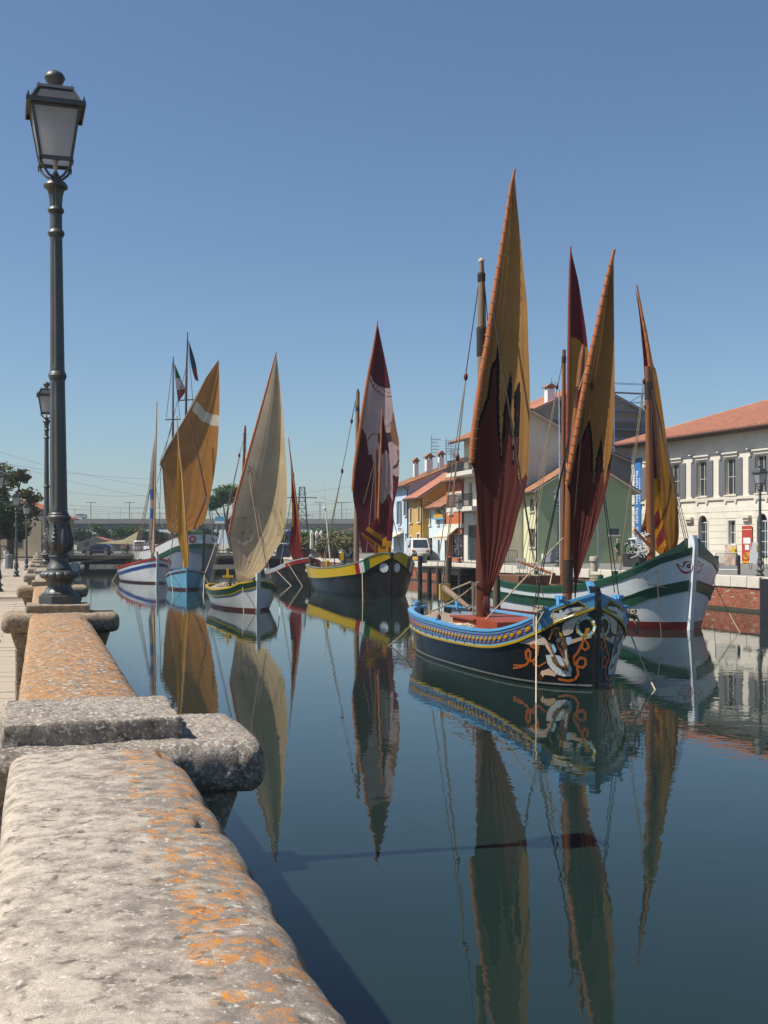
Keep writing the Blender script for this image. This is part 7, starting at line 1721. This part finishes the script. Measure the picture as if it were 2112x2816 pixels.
p0 = gpx(908, 104); m = MB(); m.tube([p0, P(897, 1420, 104), P(889, 1328, 104)], [.07, .06, .02], 8); m.sphere(P(892, 1398, 104), .12, 8, 6); solo('white_pole', m, M['white_paint'], 'slim white leaning pole beyond the yellow boat', 'pole', smooth=True)
# jetty, piles, fender
jet = thing('timber_jetty', 'dark timber jetty against the quay wall beyond the blue boat', 'jetty', C(28.4, 74, -.3))
m = MB()
for i in range(16): m = MB(); m.obox(C(27.2, 71.2 + i * .55, 1.18), V * 2.0, U * .5, Z * .09); part('plank', m, mk('tarred_plank', '#2c2824', .8, 0, .25, 3), jet)
m = MB(); m.obox(C(27.25, 71, .78), V * .2, U * 9, Z * .4); m.obox(C(28.7, 71, .78), V * .2, U * 9, Z * .4); part('beam', m, mk('tarred_timber', '#1f1c1a', .8), jet)
for i in range(5): m = MB(); t_ = 71.2 + i * 2.1; m.tube([C(27.2, t_, -1), C(27.2, t_, 2.0 if i in (1, 4) else 1.1)], .17, 10); part('pile', m, mk('tarred_timber', '#1f1c1a', .8), jet, smooth=True)
for i, (px, py, zt_, lb) in enumerate(((1366, 1700, 1.55, 'brown mooring pile at the stern of the white and green boat'), (1232, 1640, 2.0, 'tall dark mooring pile behind the blue boat stern'))):
    o = onz(px, py, 0); m = MB(); m.tube([o - Z * 1, o + Z * zt_ * .5, o + Z * zt_], [.16, .15, .14], 12); solo('mooring_pile', m, wood('pile_wood', '#5c4a38', .8), lb, 'pile', 'timber piles in the canal', smooth=True)
m = MB(); m.obox(C(SR - .28, 38.9, -.5), V * .3, U * 1.6, Z * 1.95); solo('fender_board', m, mk('navy_fender', '#1e1c26', .7), 'dark fender board on the quay wall at the right edge', 'fender')
# closed parasols, oleanders in tubs, litter bins
for i, px in enumerate((857.5, 871.5, 883.5)):
    o = gpx(px, 116); r = thing('closed_parasol', ('left', 'middle', 'right')[i] + ' one of three closed white parasols on the far quay', 'parasol', o, 'closed white parasols'); m = MB(); m.tube([o, o + Z * 2.9], .035, 6); part('pole', m, M['metal_grey'], r)
    m = MB(); m.lathe([(.16, .9), (.2, 1.2), (.17, 1.7), (.16, 2.2), (.2, 2.55), (.1, 2.75), (.02, 2.85)], 16, o, rf=lambda w, z: 1 + .12 * cos(w * 6)); part('canopy', m, mk('parasol_cloth', '#c6beb0', .8), r, smooth=True)
ol = [(838, 118, 1.0), (905, 112, 1.25), (925, 111, 1.35), (944, 110, 1.2), (893, 113, .9), (960, 109, 1.2)]
for i, (px, d, rad) in enumerate(ol):
    o = gpx(px, d); r = thing('potted_oleander', ['oleander tub left of the closed parasols', 'oleander tub in the middle of the row on the far quay', 'tallest oleander tub right of the parasols', 'oleander tub just left of the scooter', 'small oleander tub next to the right parasol', 'oleander tub hidden behind the yellow boat mast'][i], 'plant', o, 'oleanders in tubs'); m = MB(); m.lathe([(.4, 0), (.55, .6), (.58, .65)], 14, o); part('tub', m, mk('terracotta_tub', '#8a5038', .8), r); m = MB(); leaves(m, o + Z * (rad * .8 + .5), rad, 620, .16, rq, (1.1, 1, .85), .8); part('foliage', m, FO['ole'], r, kind='stuff'); m = MB(); leaves(m, o + Z * (rad * .8 + .6), rad, 60, .09, rq, (1.1, 1, .85), .3); part('blossom', m, FO['pink'], r, kind='stuff')
for px, d, lb in ((775, 124, 'dark blue bin on the far quay left of the red sail'), (784, 122, 'second dark blue bin close to the red sail')): m = MB(); o = gpx(px, d); m.cbox(o + Z * .65, (1.1, .9, 1.3)); m.cbox(o + Z * 1.38, (1.2, 1.0, .14)); solo('refuse_bin', m, mk('navy_bin', '#27324c', .6), lb, 'bin')
m = MB(); o = gpx(794, 130); m.tube([o, o + Z * 3.2], .04, 6); m.tube([o + Z * 2.7 - Vector((0, .06, 0)), o + Z * 2.7 - Vector((0, .09, 0))], .32, 16); solo('road_sign', m, mk('sign_blue', '#3a5f94', .5), 'round blue road sign on a post behind the red sail', 'sign')
# ================================================================== low bridge and beyond
br = thing('low_bridge', 'low dark bridge with stone posts closing the canal', 'bridge', (-28, 145, 0)); dkb = mk('bridge_deck_dark', '#3a3630', .85, 0, .25, 2)
m = MB(); m.obox((-47, 141.2, .95), (37.6, 0, 0), (0, 9.5, 0), (0, 0, .5)); part('deck', m, dkb, br); m = MB(); m.obox((-47, 140.95, 1.1), (37.6, 0, 0), (0, .22, 0), (0, 0, .38)); part('fascia', m, mk('bridge_fascia', '#4a443c', .85, 0, .2, 3), br)
m = MB(); m.obox((-47, 141.6, .35), (37.6, 0, 0), (0, .5, 0), (0, 0, .6)); m.obox((-47, 147, .35), (37.6, 0, 0), (0, .5, 0), (0, 0, .6)); part('girder', m, M['iron_dark'], br)
for i in range(17): m = MB(); x = -46 + i * 2.2; m.cbox((x, 141.4, 1.9), (.42, .35, .9)); m.cbox((x, 141.4, 2.38), (.5, .42, .08)); part('post', m, mk('bridge_post_stone', '#8d8576', .85), br)
m = MB(); [m.tube([(-46.5, 141.4, z_), (-10, 141.4, z_)], .05, 6) for z_ in (1.75, 2.15)]; part('rail', m, M['iron_dark'], br)
for i in range(6): m = MB(); x = -44 + i * 6.5; m.tube([(x, 141.8, -1), (x, 141.8, .5)], .3, 10); part('pier', m, dkb, br, smooth=True)
# flyover
fl = thing('concrete_flyover', 'long concrete road flyover on piers crossing behind the harbour', 'bridge', (-50, 305, ZR)); con = mk('flyover_concrete', '#8d8b86', .85, 0, .1, .4, dirt=.25, dcol='#6d6a64', ds=.2)
m = MB(); m.obox((-190, 298, 8.4), (240, 0, 0), (0, 14, 0), (0, 0, 1.3)); part('deck_edge', m, con, fl); m = MB(); m.obox((-190, 299.5, 6.95), (240, 0, 0), (0, 11, 0), (0, 0, 1.45)); part('girder', m, mk('flyover_girder_shaded', '#7d828a', .8), fl)  # underside shade is put into the girder's grey-blue colour
for i in range(9): m = MB(); m.cbox((-175 + i * 27, 304, 4.2), (1.6, 7, 5.5)); part('pier', m, con, fl)
m = MB()
for i in range(81): x = -190 + i * 3; m.tube([(x, 298.2, 9.7), (x, 298.2, 12.6 if i % 4 == 0 else 11.2)], .05, 4)
for z_ in (10.2, 10.9, 11.2): m.tube([(-190, 298.2, z_), (50, 298.2, z_)], .035, 4)
part('railing', m, M['metal_grey'], fl)
for i, px in enumerate((250, 356, 640, 880, 940)): m = MB(); o = P(px, HY, 306); o.z = 9.7; m.tube([o, o + Z * 4.6], .09, 6); m.tube([o + Z * 4.6 - Vector((1.5, 0, 0)), o + Z * 4.6 + Vector((1.5, 0, 0))], .06, 5); solo('mast_light', m, M['iron_dark'], ['flyover light mast above the blue car', 'flyover light mast left of the two masted boat', 'flyover light mast beside the umbrella pine', 'flyover light mast left of the white pole', 'flyover light mast above the oleanders'][i], 'light mast', 'light masts on the flyover')
# lattice mast
o = P(831, HY, 255); o.z = ZR; py = thing('lattice_mast', 'dark steel lattice gantry tower above the flyover right of the cream sail', 'tower', o); m = MB(); H_ = 14.4; w0, w1 = 1.5, .55
for k in range(9):
    a0, a1 = H_ * k / 9, H_ * (k + 1) / 9; q0, q1 = lerp(w0, w1, k / 9), lerp(w0, w1, (k + 1) / 9)
    for sx, sy, tx, ty in ((-1, -1, 1, -1), (1, -1, 1, 1), (1, 1, -1, 1), (-1, 1, -1, -1)): m.tube([o + Vector((sx * q0, sy * q0, a0)), o + Vector((tx * q1, ty * q1, a1))], .06, 4); m.tube([o + Vector((sx * q0, sy * q0, a0)), o + Vector((sx * q1, sy * q1, a1))], .1, 4); m.tube([o + Vector((sx * q1, sy * q1, a1)), o + Vector((tx * q1, ty * q1, a1))], .05, 4)
part('lattice', m, M['iron_dark'], py); m = MB(); m.tube([o + Vector((-4, 0, 12)), o + Vector((3.4, 0, 12))], .1, 5); m.tube([o + Vector((-2.5, 0, 8)), o + Vector((2, 0, 8))], .08, 5); part('cross_arm', m, M['iron_dark'], py)
# overhead wires
wires = [((-60, 1225), (470, 1345)), ((-60, 1250), (470, 1375)), ((-60, 1262), (500, 1318)), ((190, 1390), (1000, 1378)), ((190, 1352), (480, 1350)), ((880, 1365), (1000, 1372)), ((190, 1402), (1000, 1398)), ((600, 1358), (1000, 1330)), ((-60, 1380), (480, 1392))]
for i, ((x0, y0), (x1, y1)) in enumerate(wires):
    a, b = P(x0, y0, 250), P(x1, y1, 290); m = MB(); m.tube([a.lerp(b, k / 16) - Z * 1.2 * 4 * (k / 16) * (1 - k / 16) for k in range(17)], .022, 4); solo('overhead_wire', m, M['iron_dark'], 'one of the thin overhead wires slung above the flyover', 'wire', 'overhead wires')
# ================================================================== trees and far houses
def tree(label, base, h_tr, blobs, fol, n, sz, trunk_r=.25, name='leafy_tree', group='trees', lean=(0, 0), seed=1, limb=True, shell=.5):
    r = thing(name, label, 'tree', base, group); rq = random.Random(seed); base = Vector(base); m = MB(); top = base + Vector((lean[0], lean[1], h_tr))
    m.tube([base - Z * .2, base.lerp(top, .5) + Vector((rq.uniform(-.1, .1), 0, 0)), top], [trunk_r * 1.2, trunk_r, trunk_r * .7], 9)
    if limb:
        for (c, rad, sq) in blobs: cc = base + Vector(c); mid = top.lerp(cc, .5) - Z * rad * .15; m.tube([top - Z * .1, mid, cc], [trunk_r * .55, trunk_r * .35, trunk_r * .12], 6)
    part('trunk', m, M['bark'], r, smooth=True); m = MB(); tot = sum(b_[1] ** 2 for b_ in blobs)
    for (c, rad, sq) in blobs:
        nn = int(n * rad ** 2 / tot)
        for k in range(7):                              # uneven clumps over each mass
            d = Vector((rq.gauss(0, 1), rq.gauss(0, 1), rq.gauss(0, .7))).normalized() * rad * .62
            leaves(m, base + Vector(c) + Vector((d.x * sq[0], d.y * sq[1], d.z * sq[2])), rad * rq.uniform(.3, .52), nn // 9, sz, rq, sq, .75)
        leaves(m, base + Vector(c), rad * .85, nn * 2 // 9, sz, rq, sq, .9)
    part('crown', m, fol, r, kind='stuff'); return r
S1 = (1, 1, .85)
tree('big tree with ragged crown behind the left lamps', gpx(30, 118, ZL), 4.2, [((-.8, 0, 8.6), 1.9, S1), ((1.0, .5, 8.9), 1.1, S1), ((-2.4, 0, 7.0), 2.2, S1), ((2.0, 0, 6.6), 1.5, S1), ((-1, -.5, 5.5), 2.4, (1.1, 1, .8)), ((-3.5, 0, 4.6), 2.2, S1), ((1.6, 0, 4.6), 1.8, S1)], FO['warm'], 8500, .20, .35, seed=4)
tree('round green tree between the far left lamps', gpx(92, 138, ZL), 1.6, [((0, 0, 3.8), 2.4, S1), ((2.0, 0, 3.2), 1.7, S1), ((-1.9, 0, 3.0), 1.9, S1)], FO['mid'], 4200, .19, .22, seed=5); tree('low dark tree behind the parapet lamp base', gpx(128, 150, ZL), 1.5, [((0, 0, 4.0), 2.3, S1), ((1.8, .2, 3.0), 1.8, S1), ((-1.5, 0, 2.8), 1.8, S1)], FO['dark'], 4200, .2, .22, seed=6)
tree('leafy tree at the far left edge behind the first lamp', gpx(-10, 112, ZL), 2, [((0, 0, 4.5), 2.6, S1), ((1.6, 0, 3.4), 2.0, S1)], FO['dark'], 4000, .2, .3, seed=7)
tree('shade tree standing left outside the lamps', Vector((-25.5, 54, ZL)), 3.5, [((0, 0, 6.2), 2.6, S1), ((1.2, -1.5, 5.2), 1.9, S1), ((0, 2.0, 5.4), 2.0, S1)], FO['mid'], 3500, .22, .3, seed=8)
tree('umbrella pine with flat crown behind the cream sail', gpx(640, 205), 5.0, [((-1.8, 0, 9.6), 2.5, (1.25, 1.1, .62)), ((1.6, 0, 10.2), 2.8, (1.2, 1.1, .62)), ((-.4, -1, 11.2), 2.6, (1.2, 1.1, .55)), ((3.6, 0, 9.4), 2.0, (1.2, 1.1, .6)), ((-3.6, 0, 8.4), 1.6, (1.2, 1.1, .55))], FO['pine'], 9000, .22, .42, 'pine_tree', lean=(-1.2, 0), seed=9)
for i, (px, d, hh, lb, fo, sd) in enumerate(((842, 150, 2.6, 'small round tree left of the white pole under the flyover', 'mid', 11), (885, 148, 2.9, 'wider round tree behind the white pole', 'pine', 12), (958, 150, 2.4, 'small tree behind the red sailed mast of the yellow boat', 'mid', 13))): tree(lb, gpx(px, d), 1.2, [((0, 0, hh), 1.5, (1.25, 1, .8)), ((1.2, 0, hh - .5), 1.1, S1), ((-1.2, 0, hh - .5), 1.1, S1)], FO[fo], 2600, .16, .14, 'round_tree', 'small trees under the flyover', seed=sd)
far = [(150, 250), (196, 235), (238, 285), (262, 240), (330, 262), (352, 235), (388, 250), (418, 240), (455, 262), (520, 235), (556, 250), (700, 240), (735, 255), (770, 235), (812, 262), (920, 258), (985, 240), (1030, 252)]
pos = ['left of the blue car', 'just behind the parapet lamp', 'between the far orange roofs', 'before the far orange roofs', 'above the blue car', 'behind the cyclist', 'behind the white van on the bridge', 'left of the white furled sail', 'right of the white furled sail', 'behind the amber sail', 'behind the two masted boat bow', 'right of the umbrella pine', 'just left of the red sail', 'behind the refuse bins', 'behind the red sail yard', 'behind the oleanders', 'behind the red sailed mast', 'left of the pale blue house']
for i, (px, d) in enumerate(far): rq2 = random.Random(100 + i); hh = rq2.uniform(3.0, 4.4); tree('far low tree under the flyover, ' + pos[i], gpx(px, d), 1.0, [((0, 0, hh), 1.9, (1.5, 1, .8)), ((2.2, 0, hh - .7), 1.5, (1.3, 1, .8)), ((-2.2, 0, hh - .6), 1.5, (1.3, 1, .8))], FO[['mid', 'dark', 'pine'][i % 3]], 1500, .28, .15, 'far_tree', 'far trees under the flyover', seed=200 + i, limb=False)
def far_house(px, d, w, dep, ze, rise, wcol, label, ang=0.0, tile=None):
    o = gpx(px, d); rr_ = house('far_house', label, o, ang, dep, w, ze, rise, plaster('far_plaster_' + wcol[1:], wcol, .1), tile or M['tile'], over=.5, holes=())
    f = rr_[2]
    for i in range(max(1, int(w / 3))): h = (i + .5) * w / max(1, int(w / 3)); m = MB(); f.box(m, (h - .45, h + .45, ZR + 1.0, ZR + 2.3), .0, .04); part('window', m, GL, rr_[0])
far_house(212, 225, 7.5, 8, 3.0, 1.2, '#b39a80', 'far low house with orange hipped roof left of the blue car', 0.1); far_house(232, 265, 9, 8, 4.4, 1.4, '#b8a48c', 'second far orange roofed house above the blue car', .1); far_house(330, 275, 6, 8, 5.2, 1.3, '#b8b0a4', 'far pale house with orange roof behind the tan net', .1); far_house(640, 232, 9, 8, 4.2, 1.0, '#b8a890', 'far beige shop building right of the two masted boat', .05, mk('flat_brown_roof', '#6b4a3c', .8)); far_house(912, 172, 6.5, 6, 4.6, .7, '#a39c92', 'far grey kiosk with red roof behind the oleanders', .05, M['tile_new'])
far_house(-60, 128, 9, 8, 6.0, 1.8, '#b0a48c', 'beige house with orange roof behind the big left tree', .05)
# tan drying net, board in place of a van, dinghy
p = [P(262, 1494, 152), P(372, 1497, 152), P(380, 1461, 153), P(340, 1484, 152.5)]
r = thing('drying_net', 'tan fishing net hung out to dry beyond the low bridge', 'net', gpx(330, 152)); m = MB(); a, b, c_, d_ = p[0], p[1], p[2], p[3]
m.grid(24, 8, lambda u, v: a.lerp(d_, u * 2).lerp(a.lerp(b, u), v) if u < .5 else d_.lerp(c_, u * 2 - 1).lerp(a.lerp(b, u), v)); part('net_sheet', m, mk('tan_net', '#8a7f62', .9), r, smooth='all'); m = MB(); [m.tube([gpx(x, 153), P(x, y, 153)], .07, 6) for x, y in ((262, 1490), (381, 1455))]; part('pole', m, M['mast'], r)
o = gpx(605, 182); r = thing('van_stand_in_board', 'blue and white board on posts, stand-in for a van, in front of the umbrella pine', 'sign', o)
m = MB(); m.cbox(P(605, 1427, 182), (1.55, .06, .75)); part('windscreen_sky_panel', m, mk('windscreen_sky_blue', '#5f9ac0', .4), r); m = MB(); m.cbox(P(605, 1436.5, 182), (1.6, .07, .42)); part('white_panel', m, M['white_paint'], r); m = MB(); [m.tube([gpx(x, 182.1), P(x, 1441, 182.1)], .06, 6) for x in (596, 614)]; part('post', m, M['metal_grey'], r)  # board added in place of a van; blue panel paints its windscreen's sky reflection
DG = Boat('white_dinghy', 'white dinghy bow showing behind the parapet lamp near the bridge', (-33.2, 122), (.75, -.66), 5.2, [(0, .7), (.4, .9), (.8, .6), (1, .04)], [(0, .8), (.4, 1.05), (.8, .8), (1, .05)], [(0, .6), (.5, .65), (1, .95)], .4, .05, .2); DG.hull(M['white_paint']); DG.capping(M['white_paint'], .1, .05); DG.deck(M['deck'], M['white_paint'], lambda t: .2, .02)
DG.rope(P(197, 1548, 121), P(372, 1520, 140), .03, .25, M['rope'], 'mooring_line'); DG.rope(P(199, 1546, 121), P(374, 1512, 140), .03, .25, M['rope'], 'mooring_line')
# railings, hedge and wall behind the left lamps
m = MB(); o = C(-16, 118, ZL); [m.tube([C(-16 + i * .35, 120, ZL), C(-16 + i * .35, 120, ZL + 1.5)], .03, 4) for i in range(40)]; m.tube([C(-16, 120, ZL + 1.4), C(-2.4, 120, ZL + 1.4)], .04, 5); solo('garden_railing', m, M['iron_dark'], 'dark garden railing under the left trees', 'railing')
m = MB(); m.cbox(C(-8.6, 135, ZL + .75), (2.0, 1.2, 1.5), (V, U, Z)); m.cbox(C(-8.6, 135, ZL + 1.55), (2.1, 1.3, .12), (V, U, Z)); solo('grey_skip', m, mk('grey_skip_paint', '#565c62', .6), 'grey waste container behind the far left lamps', 'container')
o = gpx(25, 74, ZL); m = MB(); m.lathe([(.26, 0), (.28, .9), (.24, .95)], 16, o); solo('litter_bin', m, mk('grey_bin', '#6d7478', .6), 'round grey litter bin beside the seated figure on the left pavement', 'bin')
# ================================================================== the air: thin summer haze over the harbour
hz = MB(); hz.obox((-3600, -1400, -2.6), (7200, 0, 0), (0, 6400, 0), (0, 0, 30.6))
ht = bpy.data.materials.new('haze_air'); ht.use_nodes = True; hn = ht.node_tree; hn.nodes.remove(hn.nodes['Principled BSDF'])
pv = hn.nodes.new('ShaderNodeVolumePrincipled'); pv.inputs['Color'].default_value = (.86, .92, 1, 1); pv.inputs['Density'].default_value = .00028; pv.inputs['Anisotropy'].default_value = .2
hn.links.new(pv.outputs[0], hn.nodes['Material Output'].inputs['Volume'])
solo('haze', hz, ht, kind='stuff')
